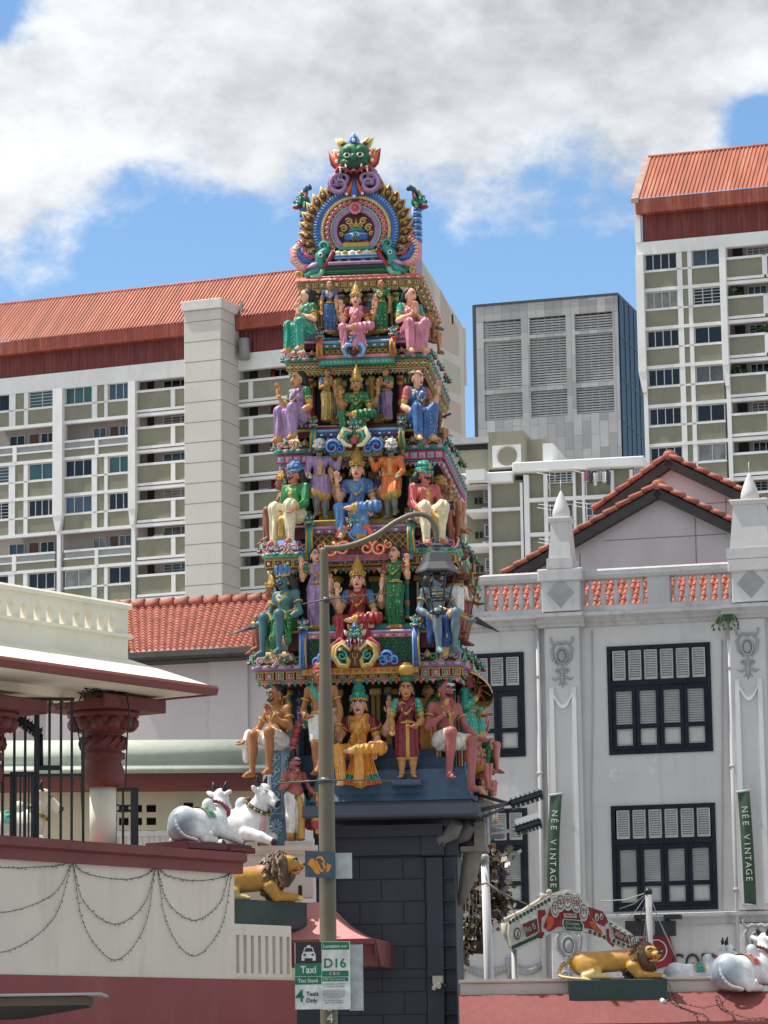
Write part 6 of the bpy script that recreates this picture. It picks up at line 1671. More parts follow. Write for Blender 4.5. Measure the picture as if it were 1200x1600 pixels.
mb.tube([(kx,-10,cp(0,340)[1]),(kx,-13,cp(0,400)[1]),(kx,-13,cp(0,450)[1])],[1.5,4,6.5],8,I_('blue'),flat=(YV,0.6)); mb.ball((kx,-17,cp(0,455)[1]),(3.6,2,3.6),8,5,I_('sky')); mb.ball((kx,-19,cp(0,455)[1]),(1.8,1,1.8),7,5,I_('white'))
crest(mb,'lion_mask')
mb = MB(); mb.prism([(-30,cp(0,395)[1]),(-26,cp(0,330)[1]),(-12,cp(0,290)[1]),(12,cp(0,290)[1]),(26,cp(0,330)[1]),(30,cp(0,395)[1]),(18,cp(0,435)[1]),(-18,cp(0,435)[1])],-3,5,I_('maroon')); crest(mb,'mask_back')
# makaras at the feet of the arch
for sg in (1,-1):
    mb = MB(); X_ = lambda zx,zy,y=-10: (sg*(cp(zx,zy)[0]-1), y, cp(zx,zy)[1])
    # drawn for the right-hand one
    mb.tube([X_(770,880),X_(800,830),X_(795,790),X_(770,765),X_(748,745)],[7,8,8.5,7,5],9,I_('teal'))
    scroll(mb,(X_(775,735)[0],X_(775,735)[2]),8,math.pi*1.1,-1.2,'teal','mint',sg,-12,3)
    mb.tube([X_(800,860),X_(840,890,-14),X_(880,915,-16)],[7,6,3],8,I_('teal')); mb.tube([X_(780,880,-14),X_(800,910,-16),X_(850,918,-17)],[5,4,3],8,I_('mint'))
    mb.ball(X_(790,790,-17),(4,2,4.2),8,5,I_('white')); mb.ball(X_(790,790,-19.2),(2,1,2.1),7,5,I_('black'))
    mb.tube([X_(718,765,-14),X_(735,810,-15),X_(760,850,-15),X_(790,870,-15)],[2.5,4,4,3],7,I_('red')); 
    for i in range(8): tt=i/7; mb.ball(X_(712+62*tt,768+96*tt,-15),(1.5,1.3,1.5),6,4,I_('cream'))
    mb.tube([X_(830,850,-8),X_(890,855,-7),X_(935,800,-5),X_(940,740,-4),X_(910,705,-3)],[5,9,10,8,4],9,I_('pink'),flat=(YV,0.7))
    mb.tube([X_(840,825,-12),X_(890,815,-12),X_(915,770,-11),X_(915,735,-10)],[3,4.5,4.5,2],8,I_('blue'),flat=(YV,0.7))
    mb.tube([X_(820,800,-13),X_(870,790,-13),X_(890,760,-12)],[2,3,2],7,I_('rose'),flat=(YV,0.7))
    for i in range(11):
        tt = i/10; a_ = R(-80+150*tt); mb.tube([X_(880+45*math.cos(a_),775-(-70)*-math.sin(a_),-13),X_(880+72*math.cos(a_),775+85*-math.sin(a_),-12)],[0.8,1.4],5,I_('cream'))
    leaf(mb,(X_(800,835)[0],X_(800,835)[2]),(X_(880,870)[0],X_(880,870)[2]),9,'lilac',-17,'purple')
    scroll(mb,(X_(905,705)[0],X_(905,705)[2]),6,0.2,1.2,'rose','pink',sg,-5,2.6); scroll(mb,(X_(915,895)[0],X_(915,895)[2]),6,0.2,1.2,'gold','cream',sg,-9,2.6)
    crest(mb,'makara')
# niche crests of the long sides seen past the arch: dragon head on a scaled neck
for (zx,zy,yaw,yw,sg) in ((945,470,60,2.0,1),(283,470,-60,2.0,-1)):
    px_,py_ = 400+zx/3.75, 190+zy/3.75
    p = T(px_,py_,yw); mb = MB(); yali(mb,2.0); 
    mb.tube([(-3*sg,-1,10),(-12*sg,-2,17),(-22*sg,-1,18),(-25*sg,0,14)],[4,4,5,3],8,I_('slate')); leaf(mb,(2,8),(-3,20),8,'rose',-4,'gold','white')
    leaf(mb,(6,6),(12,16),6,'mint',-2,'green')
    mb.xform(Matrix.Translation(p) @ Matrix.Rotation(R(yaw),4,'Z') @ Matrix.Scale(s,4)); hd = gbuild(mb,'dragon_head')
    mb = MB(); z1 = p.z-0.09; z0 = T(px_,378,yw).z
    mb.tube([(p.x-0.04*sg,yw,z1),(p.x-0.07*sg,yw,(z0+z1)/2),(p.x-0.03*sg,yw,z0)],[0.06,0.07,0.08],8,I_('blue'))
    for k in range(11):
        z = z0+(z1-z0)*k/11
        for dy in (-0.05,0.0,0.05): mb.ball((p.x-0.0*sg+0.01*sg,yw+dy-0.03,z),(0.06,0.03,0.03),6,4,I_('sky' if k%2 else 'blue'))
    gbuild(mb,'scaled_neck',hd)
    mb = MB(); mb.bev(min(p.x,p.x-0.3*sg),max(p.x,p.x-0.3*sg),yw-0.4,yw+0.6,T(px_,440,yw).z,z0-0.0,0.02,I_('purple')); gbuild(mb,'side_niche')
for c in bG.children: c.location = OFFG
# ------------------------------------------------------------------ painted statues
SK = {k:paint('skin_'+k,c,0.52,0.18) for k,c in dict(brown=(158,104,62),tan=(190,134,88),pink=(192,114,106),rose=(166,92,90),fair=(226,172,142),blue=(66,106,114),greyblue=(102,124,132),grey=(112,130,120),dark=(112,72,50),umber=(140,84,58)).items()}
LIPS = paint('lip_red',(170,40,50)); BROW = paint('brow_black',(14,12,14)); EYEW = paint('eye_white',(225,222,215)); ASH = paint('ash_white',(214,206,200))
HAIR = mat('hair_black',(0.010,0.010,0.012),0.45,0.3,12,bump=0.5,bscale=60)
GOLD = paint('gilt_paint',(190,150,70),0.32)
def cloth(name, rgb, dots=None, fold=26.0, rough=0.45):
    key = 'cloth_'+name
    if key in MATS: return MATS[key]
    m = paint(key, rgb, rough); nt = m.node_tree; N = nt.nodes; Lk = nt.links; b = N['Principled BSDF']
    tc = N.new('ShaderNodeTexCoord')
    wv = N.new('ShaderNodeTexWave'); wv.bands_direction = 'X'; wv.inputs['Scale'].default_value = fold/6; wv.inputs['Distortion'].default_value = 3.5; wv.inputs['Detail'].default_value = 1.5; wv.inputs['Detail Scale'].default_value = 1.2
    Lk.new(tc.outputs['Object'], wv.inputs['Vector'])
    bp = N.new('ShaderNodeBump'); bp.inputs['Strength'].default_value = 0.55; bp.inputs['Distance'].default_value = 0.03
    Lk.new(wv.outputs['Fac'], bp.inputs['Height']); Lk.new(bp.outputs['Normal'], b.inputs['Normal'])
    if dots:
        src = b.inputs['Base Color'].links[0].from_socket
        vo = N.new('ShaderNodeTexVoronoi'); vo.inputs['Scale'].default_value = 17; vo.inputs['Randomness'].default_value = 0.25; Lk.new(tc.outputs['Object'], vo.inputs['Vector'])
        lt = N.new('ShaderNodeMath'); lt.operation = 'LESS_THAN'; lt.inputs[1].default_value = 0.17; Lk.new(vo.outputs['Distance'], lt.inputs[0])
        mx = N.new('ShaderNodeMix'); mx.data_type = 'RGBA'; Lk.new(lt.outputs[0], mx.inputs['Factor']); Lk.new(src, mx.inputs['A']); mx.inputs['B'].default_value = (*srgb(*dots),1)
        Lk.new(mx.outputs['Result'], b.inputs['Base Color'])
    return m
CL = dict(green=cloth('green',(30,112,66),(200,190,110)), teal=cloth('teal',(50,150,130),(170,220,190)), pink=cloth('pink',(206,132,152),(235,190,200)), purple=cloth('purple',(128,100,140)), lilac=cloth('lilac',(160,132,170)),
          blue=cloth('blue',(66,104,158),(150,180,215)), sky=cloth('sky',(86,132,184)), red=cloth('red',(150,44,48),(205,130,90)), maroon=cloth('maroon',(122,36,50)), orange=cloth('orange',(214,112,52)), amber=cloth('amber',(220,152,66),(250,210,140)),
          cream=cloth('cream',(226,214,176)), white=cloth('white',(226,224,220)), yellow=cloth('yellow',(216,184,110)), coat=cloth('coat_green',(46,128,74)), rose=cloth('rose',(190,92,92)), gold=GOLD, mauve=cloth('mauve',(150,120,158)), navy=cloth('navy',(40,70,130)))

ARMS = {   # elbow, wrist (from the shoulder, x outward), hand direction
 'down': ((.055,.01,-.17),(.06,-.05,-.33),None), 'namaste': ((.055,-.04,-.165),(-.105,-.155,-.085),(-.05,-.15,1)), 'raised': ((.07,-.05,-.16),(.085,-.15,-.02),(0,-.1,1)),
 'varada': ((.06,-.01,-.17),(.04,-.15,-.235),(0,-.35,-1)), 'lap': ((.055,.0,-.175),(-.02,-.15,-.25),(-.6,-.7,-.1)), 'knee': ((.045,-.06,-.17),(.02,-.22,-.24),(0,-.8,-.5)),
 'chest': ((.06,-.02,-.165),(-.06,-.15,-.06),(-.5,-.2,.9)), 'up': ((.12,.03,-.10),(.17,-.03,.05),(0,-.05,1)), 'out': ((.10,.0,-.13),(.20,-.08,-.20),(.6,-.5,-.2)), 'hip': ((.11,.04,-.15),(.02,-.04,-.28),(-.5,-.5,-.4)),
 'fwd': ((.04,-.09,-.15),(.02,-.26,-.14),(0,-1,0)),
}
def figure(px, py, w, Hpx, pose, yaw, label, skin='fair', female=True, lower='sari', lc='red', upper='blouse', uc='teal', hair='long', head='none', hc_col='gold', arms=('varada','varada'), arms2=None,
           hy=0, hp=0, stache=False, hem=True, belly=0.0, sash=None, sash_side=1, ash=False, ankle=None, knees=None, lean=(0,0), items=(), fr=None, fan=None, tcol=None, group='painted statues on the gate tower', neck=True, name='statue', world=None):
    fr = fr or GP
    p = fr.p(px,py,w); H = Hpx/fr.ppm(px,py,w)
    root = thing(name, label, 'statue', fr.world(p), fr.a+R(yaw), group)
    root.scale = (.93,.95,1.02)
    V = lambda x,y,z: np.array((x,y,z))*H
    sit = pose != 'stand'; zo = -0.44 if sit else 0.0
    lx,ly = lean
    pel = V(0,0,.50+zo); wai = V(lx*.3,ly*.3,.59+zo); che = V(lx*.7,ly*.7-.005,.70+zo); nek = V(lx,ly,.79+zo); hd = V(lx*1.15,ly*1.2-.018,.893+zo)
    sh = {s:V(lx+s*(.112 if female else .128),ly+.005,.762+zo) for s in (-1,1)}
    hip = {s:V(s*.055,0,.495+zo) for s in (-1,1)}
    if pose == 'stand':
        kn = {s:V(s*.062,-.02,.27) for s in (-1,1)}; an = {s:V(s*.06,.015,.045) for s in (-1,1)}; to = {s:an[s]+V(s*.02,-.085,-.022) for s in (-1,1)}
    elif pose == 'sit':
        kn = {-1:V(-.105,-.22,.10),1:V(.10,-.22,.115)}; an = {-1:V(-.10,-.24,-.195 if lower=='sari' else -.225),1:V(.085,-.20,-.18 if lower=='sari' else -.21)}; to = {s:an[s]+V(s*.015,-.085,-.03) for s in (-1,1)}
    else:   # one leg hanging, the other folded across
        kn = {-1:V(-.175,-.19,.06),1:V(.215,-.16,.075)}; an = {-1:V(-.14,-.22,-.20),1:V(-.01,-.25,.05)}; to = {-1:an[-1]+V(-.02,-.085,-.03),1:an[1]+V(-.085,-.03,-.005)}
    if knees:
        for s,k in knees.items(): kn[s] = V(*k)
    if ankle:
        for s,k in ankle.items(): an[s] = V(*k); to[s] = an[s]+V(s*.015,-.085,-.025)
    hr = Matrix.Rotation(R(hy),3,'Z') @ Matrix.Rotation(R(hp),3,'X'); HR = np.array(hr)
    hl = lambda x,y,z: hd+HR@(np.array((x,y,z))*H)
    h = max(0.0085, 0.0118*H)
    bd = Blob(h, 0.022*H)
    # trunk
    bd.cap(pel,wai,.078*H if female else .080*H,.060*H if female else .072*H).cap(wai,che,.060*H if female else .074*H,.074*H if female else .082*H)
    bd.ell(che+V(0,.0,.015),(.100*H if female else .112*H,.068*H,.075*H)).cap(sh[-1],sh[1],.040*H)
    bd.cap(nek-V(0,0,.03),hl(0,.01,-.05),.036*H,.034*H)
    if female:
        for s in (-1,1): bd.ell(che+V(s*.045,-.055,.0),(.040*H,.040*H,.042*H),k=.015*H)
    else:
        for s in (-1,1): bd.ell(che+V(s*.05,-.045,.01),(.05*H,.034*H,.042*H),k=.02*H)
    if belly: bd.ell(wai+V(0,-.035,-.01),(.085*H+belly*H,.07*H+belly*H,.075*H),k=.03*H)
    # legs, feet
    for s in (-1,1):
        bd.chain([hip[s],kn[s],an[s]],[.062*H,.045*H,.027*H]); bd.ell(kn[s]*.62+an[s]*.38+V(0,.014,0),(.038*H,.038*H,.07*H),k=.03*H)
        bd.chain([an[s]+V(0,.012,-.008),(an[s]+to[s])/2,to[s]],[.028*H,.026*H,.020*H],k=.012*H)
    # head
    bd.ell(hl(0,.008,.018),(.066*H,.078*H,.070*H),HR).ell(hl(0,-.018,-.036),(.052*H,.056*H,.052*H),HR).cap(hl(0,-.068,.012),hl(0,-.090,-.018),.009*H,.014*H,k=.01*H).ell(hl(0,-.062,-.068),(.024*H,.018*H,.016*H),HR,k=.012*H)
    for s in (-1,1): bd.ell(hl(s*.068,.008,-.004),(.010*H,.020*H,.028*H),HR,k=.006*H)
    # arms
    fing = MB(); AR = []
    def arm(s, spec, back=0.0):
        sp = ARMS[spec] if isinstance(spec,str) else spec
        S_ = sh[s]+V(0,back,-.005*(back>0))
        e = S_+V(s*sp[0][0],sp[0][1]+back,sp[0][2]); wr = S_+V(s*sp[1][0],sp[1][1]+back*.5,sp[1][2])
        hd_ = np.array(sp[2],float)*np.array((s,1,1)) if sp[2] else (wr-e)
        hd_ = hd_/np.linalg.norm(hd_)
        bd.chain([S_,e,wr],[.034*H,.027*H,.020*H]); 
        bd.ell(e*.68+wr*.32,(.034*H,.034*H,.036*H),k=.03*H)
        pc = wr+hd_*.038*H
        up = np.array((0,-1,0.2)) if abs(hd_[1])<.7 else np.array((0,0,1)); sd = np.cross(hd_,up); sd /= np.linalg.norm(sd); nr = np.cross(sd,hd_)
        Rm = np.stack([sd,nr,hd_],1)
        bd.ell(pc,(.030*H,.014*H,.040*H),Rm,k=.012*H)
        for i in range(4):
            b0 = pc+hd_*.030*H+sd*((i-1.5)*.0155*H); L_ = (.048,.056,.053,.042)[i]*H
            b1 = b0+hd_*L_*.55+nr*.004*H; b2 = b0+hd_*L_+nr*.016*H
            fing.tube([b0-hd_*.012*H,b1,b2],[.0088*H,.008*H,.006*H],5)
        t0 = pc-hd_*.012*H-sd*s*.024*H; fing.tube([t0,t0+hd_*.022*H-sd*s*.020*H+nr*.008*H,t0+hd_*.045*H-sd*s*.022*H+nr*.012*H],[.0105*H,.0095*H,.007*H],5)
        AR.append((s,S_,e,wr,hd_,pc,sd,nr))
    arm(-1,arms[0]); arm(1,arms[1])
    if arms2: arm(-1,arms2[0],.03); arm(1,arms2[1],.03)
    for s in (-1,1):       # toes
        d_ = to[s]-an[s]; d_ = d_/np.linalg.norm(d_); sd = np.cross(d_,(0,0,1)); sd /= max(np.linalg.norm(sd),1e-6)
        for i in range(5): b0 = to[s]+sd*((i-2)*.0095*H); fing.tube([b0,b0+d_*(.026-.003*abs(i-1))*H],[.0075*H,.0055*H],5)
    body = bd.mesh('body',[SK[skin]],root)
    join_into(body,fing,[SK[skin]])
    # face
    fc = MB(); FM = Matrix.Translation(Vector(hd)) @ hr.to_4x4() @ Matrix.Scale(H,4)
    for s in (-1,1):
        fc.ball((s*.030,-.0745,.012),(.0175,.006,.0085),8,5,0); fc.ball((s*.030,-.079,.012),(.0078,.004,.0078),7,4,1)
        fc.tube([(s*.010,-.077,.030),(s*.030,-.0775,.038),(s*.054,-.064,.030)],[.0045,.0055,.003],5,1)
        fc.tube([(s*.012,-.0765,.017),(s*.030,-.079,.0215),(s*.049,-.069,.014)],.0028,4,1)
    fc.tube([(-.024,-.074,-.046),(-.008,-.0815,-.044),(.008,-.0815,-.044),(.024,-.074,-.046)],[.003,.0065,.0065,.003],5,2); fc.tube([(-.016,-.076,-.052),(0,-.0815,-.054),(.016,-.076,-.052)],[.003,.007,.003],5,2)
    if stache: 
        for s in (-1,1): fc.tube([(0,-.086,-.032),(s*.024,-.083,-.037),(s*.050,-.068,-.030),(s*.058,-.06,-.020)],[.010,.011,.008,.003],6,1)
    if female: fc.ball((0,-.080,.050),(.006,.003,.006),6,4,2)
    if ash:
        for z_ in (.056,.047,.038): fc.tube([(-.045,-.066,z_),(0,-.0745,z_+.002),(.045,-.066,z_)],.0042,4,3)
    fc.xform(FM); fc.m = list(fc.m)
    fc.build('face_paint',[EYEW,BROW,LIPS,ASH],root)
    # hair
    if hair != 'none':
        hb = Blob(h,.02*H)
        hb.ell(hl(0,.030,.036),(.076*H,.074*H,.062*H),HR)
        if hair == 'long':
            hb.chain([hl(0,.07,.01),hl(0,.085,-.09),nek+V(0,.085,-.06)],[.06*H,.06*H,.045*H])
            for s in (-1,1): hb.chain([hl(s*.062,.03,.02),hl(s*.072,.045,-.05)],[.026*H,.03*H])
        elif hair == 'curly':
            for s in (-1,1): hb.chain([hl(s*.066,.03,.03),hl(s*.088,.04,-.04),hl(s*.10,.045,-.09)],[.032*H,.042*H,.036*H])
            hb.chain([hl(0,.07,.0),hl(0,.09,-.10)],[.06*H,.065*H])
            for i in range(14):
                a_ = math.pi*2*i/14; 
                if math.sin(a_) > -0.35: hb.ell(hl(.095*math.cos(a_),.05+.05*math.sin(a_),-.05-.05*((i*7)%3)/2),(.026*H,.026*H,.026*H),k=.008*H)
        elif hair == 'bun':
            hb.ell(hl(0,.085,.02),(.045*H,.04*H,.045*H),HR,k=.01*H); 
        elif hair == 'topknot':
            hb.ell(hl(0,.03,.115),(.036*H,.036*H,.03*H),HR,k=.01*H); hb.ell(hl(0,.03,.148),(.022*H,.022*H,.02*H),HR,k=.006*H)
        hb.mesh('hair',[HAIR],root)
    # lower garment
    gm = [CL[lc], GOLD, CL[sash] if sash else GOLD]
    g_ = Blob(h,.03*H)
    leg_out = None
    if lower == 'sari':
        g_.ell(pel+V(0,.005,.0),(.098*H,.088*H,.085*H))
        for s in (-1,1):
            g_.chain([hip[s],kn[s],an[s]*0.96+kn[s]*0.04],[.074*H,.056*H,.050*H])
        if pose == 'stand':
            g_.cap(pel-V(0,0,.03),(an[-1]+an[1])/2+V(0,0,.02),.085*H,.078*H)
        elif pose == 'sit':
            g_.chain([pel+V(0,-.08,-.01),(kn[-1]+kn[1])/2-V(0,-.02,.04),(an[-1]+an[1])/2+V(0,.05,.03)],[.07*H,.045*H,.055*H])
        else:
            g_.chain([pel+V(0,-.10,-.02),V(.02,-.20,-.04),V(.03,-.21,-.19)],[.07*H,.055*H,.075*H])
            for dx in (-.03,.09): g_.cap(V(.05+dx*.4,-.18,.0),V(.04+dx,-.20,-.19),.04*H,.045*H)
    elif lower == 'dhoti':
        g_.ell(pel,(.100*H,.092*H,.085*H))
        for s in (-1,1): e = hip[s]*.22+kn[s]*.78; g_.cap(hip[s],e,.078*H,.062*H)
        if pose != 'stand': g_.cap(pel+V(0,-.06,-.02),(kn[-1]+kn[1])*.5*.6+pel*.4-V(0,0,.05),.07*H,.05*H)
    elif lower == 'wrap':      # open cloth hanging between and outside the knees
        g_.ell(pel,(.102*H,.094*H,.09*H))
        for s in (-1,1):
            e = hip[s]*.30+kn[s]*.70; g_.cap(hip[s],e,.080*H,.064*H); g_.chain([e+V(s*.02,.03,-.03),e+V(s*.03,.05,-.22)],[.055*H,.035*H])
        g_.chain([pel+V(0,-.12,-.02),V(0,-.17,-.10),V(0,-.17,-.25)],[.065*H,.055*H,.03*H])
    elif lower == 'pants':
        g_.ell(pel,(.098*H,.09*H,.085*H))
        for s in (-1,1): g_.chain([hip[s],kn[s],an[s]],[.082*H,.066*H,.040*H])
        if pose == 'sit': g_.chain([pel+V(0,-.12,0),V(0,-.24,-.02),V(0,-.25,-.17)],[.05*H,.03*H,.028*H],lab=1)
    elif lower == 'skirt':     # coat skirt to the knee over bare legs
        g_.ell(pel,(.105*H,.095*H,.085*H))
        for s in (-1,1): g_.chain([hip[s],hip[s]*.2+kn[s]*.8+V(s*.01,0,0)],[.09*H,.085*H])
        g_.cap(pel,(kn[-1]+kn[1])/2+V(0,0,.03),.085*H,.085*H)
    zan = min(an[-1][2],an[1][2])
    def rl(c, l):
        l = l.copy()
        if hem:
            if lower == 'sari':
                m_ = np.zeros(len(c),bool)
                for s in (-1,1): m_ |= (np.linalg.norm(c-(an[s]+V(0,0,.0)),axis=1) < .054*H)
                if pose == 'stand': m_ = c[:,2] < .052*H
                if pose == 'deity': m_ |= c[:,2] < -.205*H
                l[m_] = 1
            elif lower in ('dhoti','skirt','wrap'):
                for s in (-1,1):
                    d_ = kn[s]-hip[s]; d_ = d_/np.linalg.norm(d_); t = (c-hip[s])@d_; e = np.linalg.norm(kn[s]-hip[s])*(.86 if lower!='wrap' else .80)
                    l[(t > e-.0*H) & ((c[:,0]*s)>-.02*H)] = 1
                if lower == 'wrap': l[c[:,2] < zan+.03*H] = 1; l[np.abs(c[:,0])>.165*H] = 1
        return l
    fold_n = 24
    def dsp(v):
        t = np.clip((pel[2]+.0*H-v[:,2])/(.25*H),0,1)*(1 if lower in('sari','skirt','wrap') else 0.4)
        v = v.copy(); ang = np.arctan2(v[:,1]+.1*H*(pose!='stand'),v[:,0]); 
        if pose != 'stand':
            fo = np.sin(v[:,0]/H*105+np.sin(v[:,2]/H*22+v[:,0]/H*9)*0.9)*.0085*H
            v[:,1] += fo*np.clip((.10*H-v[:,1])/(.2*H),0,1); v[:,2] += fo*0.6; return v
        rr = np.sin(ang*fold_n*0.5+v[:,2]/H*5)*.0105*H*t
        v[:,0] += rr*np.cos(ang); v[:,1] += rr*np.sin(ang); return v
    if g_.P: g_.mesh(dict(sari='sari',dhoti='dhoti',wrap='waist_cloth',pants='trousers',skirt='robe_skirt')[lower],gm,root,rl,dsp)
    # upper garment
    if upper != 'bare':
        u_ = Blob(h,.02*H)
        if upper == 'blouse' and tcol is None and lower in ('sari','none'): tcol = lc
        u_.ell(che+V(0,.0,.015),(.106*H if female else .118*H,.075*H,.080*H)).cap(sh[-1],sh[1],.046*H).cap(wai,che,.066*H if female else .080*H,.080*H)
        if upper == 'coat': u_.cap(pel,wai,.088*H,.078*H)
        if not female:
            for s in (-1,1): u_.ell(che+V(s*.05,-.047,.01),(.057*H,.043*H,.050*H),k=.02*H)
        if female:
            for s in (-1,1): u_.ell(che+V(s*.045,-.057,.0),(.046*H,.045*H,.048*H),k=.015*H)
        for (s,S_,e,wr,*_) in AR:
            if upper == 'coat': u_.chain([S_,e,e*.15+wr*.85],[.047*H,.041*H,.034*H])
            else: u_.chain([S_,S_*.35+e*.65],[.048*H,.042*H],lab=2)
        def rl2(c,l):
            l = l.copy()
            for (s,S_,e,wr,*_) in AR:
                if upper == 'coat': l[np.linalg.norm(c-(e*.15+wr*.85),axis=1) < .045*H] = 1
                else: l[np.linalg.norm(c-(S_*.30+e*.70),axis=1) < .046*H] = 1
            if upper == 'coat': l[(np.abs(c[:,0]-lx*.5*H)<.022*H)&(c[:,1]<0)&(c[:,2]<che[2]+.06*H)] = 1
            return l
        u_.mesh('coat' if upper=='coat' else 'blouse',[CL[tcol or uc],GOLD,CL[uc]],root,rl2)
    # sash over a shoulder / sari end
    if sash:
        q = Blob(h,.012*H); s = sash_side
        a0 = sh[s]+V(-s*.045,-.01,.03)
        P_ = [a0+V(0,.07,-.05),a0+V(0,.02,.005),a0+V(-s*.02,-.055,-.03),che+V(-s*.0,-.098 if female else -.085,-.01),wai+V(-s*.06,-.062-belly,-.0),pel+V(-s*.10,-.01,.0)]
        q.chain(catmull(P_,3),[.030*H]*(5*3+1)); q.mesh('shoulder_cloth',[CL[sash],GOLD],root)
    # gilded things: belt, necklaces, bangles
    def gil(nm, q): q.build(nm,[GOLD],root)
    B_ = pel+V(0,0,.06); q = MB()
    q.tube([B_+V(.092*math.cos(a),.083*math.sin(a)-.005-belly*.7*(math.sin(a)<0),0) for a in [2*math.pi*i/20 for i in range(20)]],.013*H,5,closed=True)
    q.ball(B_+V(0,-.095-belly*.7,0),(.022*H,.012*H,.02*H),8,5); gil('belt',q)
    if neck:
        for dz,rx in ((.035,.055),(.075,.070),(.125,.085))[:3 if female else 2]:
            pts = []
            for i in range(13):
                t = -1+2*i/12; x = rx*t; zf = nek[2]/H-.015-dz*(1-t*t); yy = -.046-(.068 if female else .052)*min(1,dz/.12)*(1-t*t)-.010
                if abs(t) > .95: yy = -.02
                pts.append(V(lx+x,ly+yy,zf))
            q = MB(); q.tube(pts,.0085*H,5)
            for i in (3,4,5,7,8,9): q.ball(pts[i]+V(0,-.004,-.010),(.008*H,.006*H,.009*H),5,4)
            if dz > .06: q.ball(pts[6]+V(0,-.008,-.010),(.016*H,.009*H,.018*H),7,5)
            gil('necklace',q)
    for (s,S_,e,wr,hd_,pc,sd,nr) in AR:
        for f,(a_,b_) in ((.93,(e,wr)),(.45,(S_,e))):
            if upper == 'coat' and f < .5: continue
            c_ = a_+(b_-a_)*f; d_ = Vector(b_-a_).normalized(); x_ = d_.orthogonal().normalized(); y_ = d_.cross(x_); r_ = (.027 if f>.5 else .043)*H
            q = MB(); q.tube([Vector(c_)+x_*r_*math.cos(a)+y_*r_*math.sin(a) for a in [2*math.pi*i/10 for i in range(10)]],.0085*H,5,closed=True); gil('bangle' if f>.5 else 'armlet',q)
    for s in (-1,1):
        if female or lower in('pants',): q = MB(); q.tube([an[s]+V(.036*math.cos(a),.036*math.sin(a),.02) for a in [2*math.pi*i/10 for i in range(10)]],.009*H,5,closed=True); gil('anklet',q)
        q = MB(); q.ball(hl(s*.072,-.004,-.036),(.010*H,.010*H,.016*H),6,5); gil('earring',q)
    # headgear
    hm = Matrix.Translation(Vector(hd)) @ hr.to_4x4() @ Matrix.Scale(H,4)
    q = MB()
    if head == 'crown':
        q.lathe([(.074,.030),(.081,.036),(.083,.052),(.074,.060),(.076,.068),(.064,.074),(.068,.092),(.060,.098),(.064,.112),(.052,.118),(.056,.138),(.044,.144),(.047,.166),(.033,.172),(.036,.192),(.020,.198),(.026,.214),(.010,.222),(.015,.238),(.001,.254)],(0,.012,0),16)
        for z_,r_,n_ in ((.083,.068,12),(.128,.056,10),(.155,.046,8)):
            for i in range(n_): a = 2*math.pi*i/n_; q.ball((r_*math.cos(a),.012+r_*math.sin(a),z_),(.008,.008,.010),5,4)
        for i in range(9): a = math.pi*(1+i/8); q.ball((.080*math.cos(a),.012+.080*math.sin(a),.068),(.011,.009,.018),6,5)
        q.ball((0,-.078,.075),(.016,.012,.024),7,5)
        q.xform(hm); q.build('crown',[CL[hc_col] if hc_col in CL else GOLD],root)
        if hc_col != 'gold':
            q = MB(); q.lathe([(.080,.030),(.088,.036),(.088,.052),(.078,.062)],(0,.012,0),16); q.lathe([(.034,.20),(.040,.215),(.016,.236),(.001,.26)],(0,.012,0),12); q.xform(hm); q.build('crown_band',[GOLD],root)
    elif head in ('turban','cap'):
        cc = [CL[hc_col],GOLD]
        if head == 'turban':
            for k in range(4): q.tube([((.077-.007*k)*math.cos(a),.014+(.082-.008*k)*math.sin(a),.040+.021*k+.014*math.sin(a*1+k*2.1)) for a in [2*math.pi*i/18 for i in range(18)]],.021,6,0,closed=True)
            q.ball((0,.014,.10),(.056,.06,.045),10,6,0); q.tube([(.083*math.cos(a),.012+.088*math.sin(a),.034+.010*math.sin(a+1)) for a in [2*math.pi*i/18 for i in range(18)]],.012,5,1,closed=True)
            q.ball((0,-.075,.075),(.015,.012,.024),7,5,1)
        else: q.lathe([(.076,.03),(.080,.06),(.070,.095),(.045,.118),(.0,.125)],(0,.014,0),16,0); q.tube([(.080*math.cos(a),.014+.082*math.sin(a),.038) for a in [2*math.pi*i/16 for i in range(16)]],.014,5,0,closed=True)
        q.xform(hm); q.build('turban' if head=='turban' else 'head_cloth',cc,root)
    elif head == 'hat':
        q.lathe([(.088,.028),(.094,.04),(.088,.055),(.082,.075),(.07,.10),(.04,.118),(.0,.125)],(0,.014,0),16,0,ms=[1,1,0,0,0,0]); 
        for i in range(5): a = math.pi*(1.1+.2*i); q.tube([(.085*math.cos(a),.014+.085*math.sin(a),.05),(.075*math.cos(a),.014+.075*math.sin(a),.115),(.09*math.cos(a),.014+.09*math.sin(a),.14)],[.014,.018,.006],6,0)
        q.xform(hm); q.build('plumed_hat',[CL[hc_col],GOLD],root)
    elif head == 'band':
        q.tube([(.078*math.cos(a),.028+.078*math.sin(a),.052) for a in [2*math.pi*i/18 for i in range(18)]],.010,5,0,closed=True); q.xform(hm); q.build('hair_band',[GOLD],root)
    # pleated fan of cloth hanging in front
    if fan:
        c1,c2,c3 = fan; q = MB(); n = 28
        rows = [(0.03,.085,-.235),(-.06,.115,-.245),(-.14,.145,-.255),(-.185,.165,-.26),(-.225,.178,-.265)]
        vs = []
        for z_,hw,yy in rows:
            for i in range(n+1):
                t = -1+2*i/n; vs.append(V(.045+hw*t, yy+.02*t*t+.012*math.cos(math.pi*i), z_-(.02*(1-t*t) if z_<-.1 else 0)))
        for r_ in range(4):
            for i in range(n):
                a = r_*(n+1)+i; q.f.append([a,a+1,a+n+2,a+n+1]); q.m.append((0,0,1,2)[r_]); q.sm.append(False)
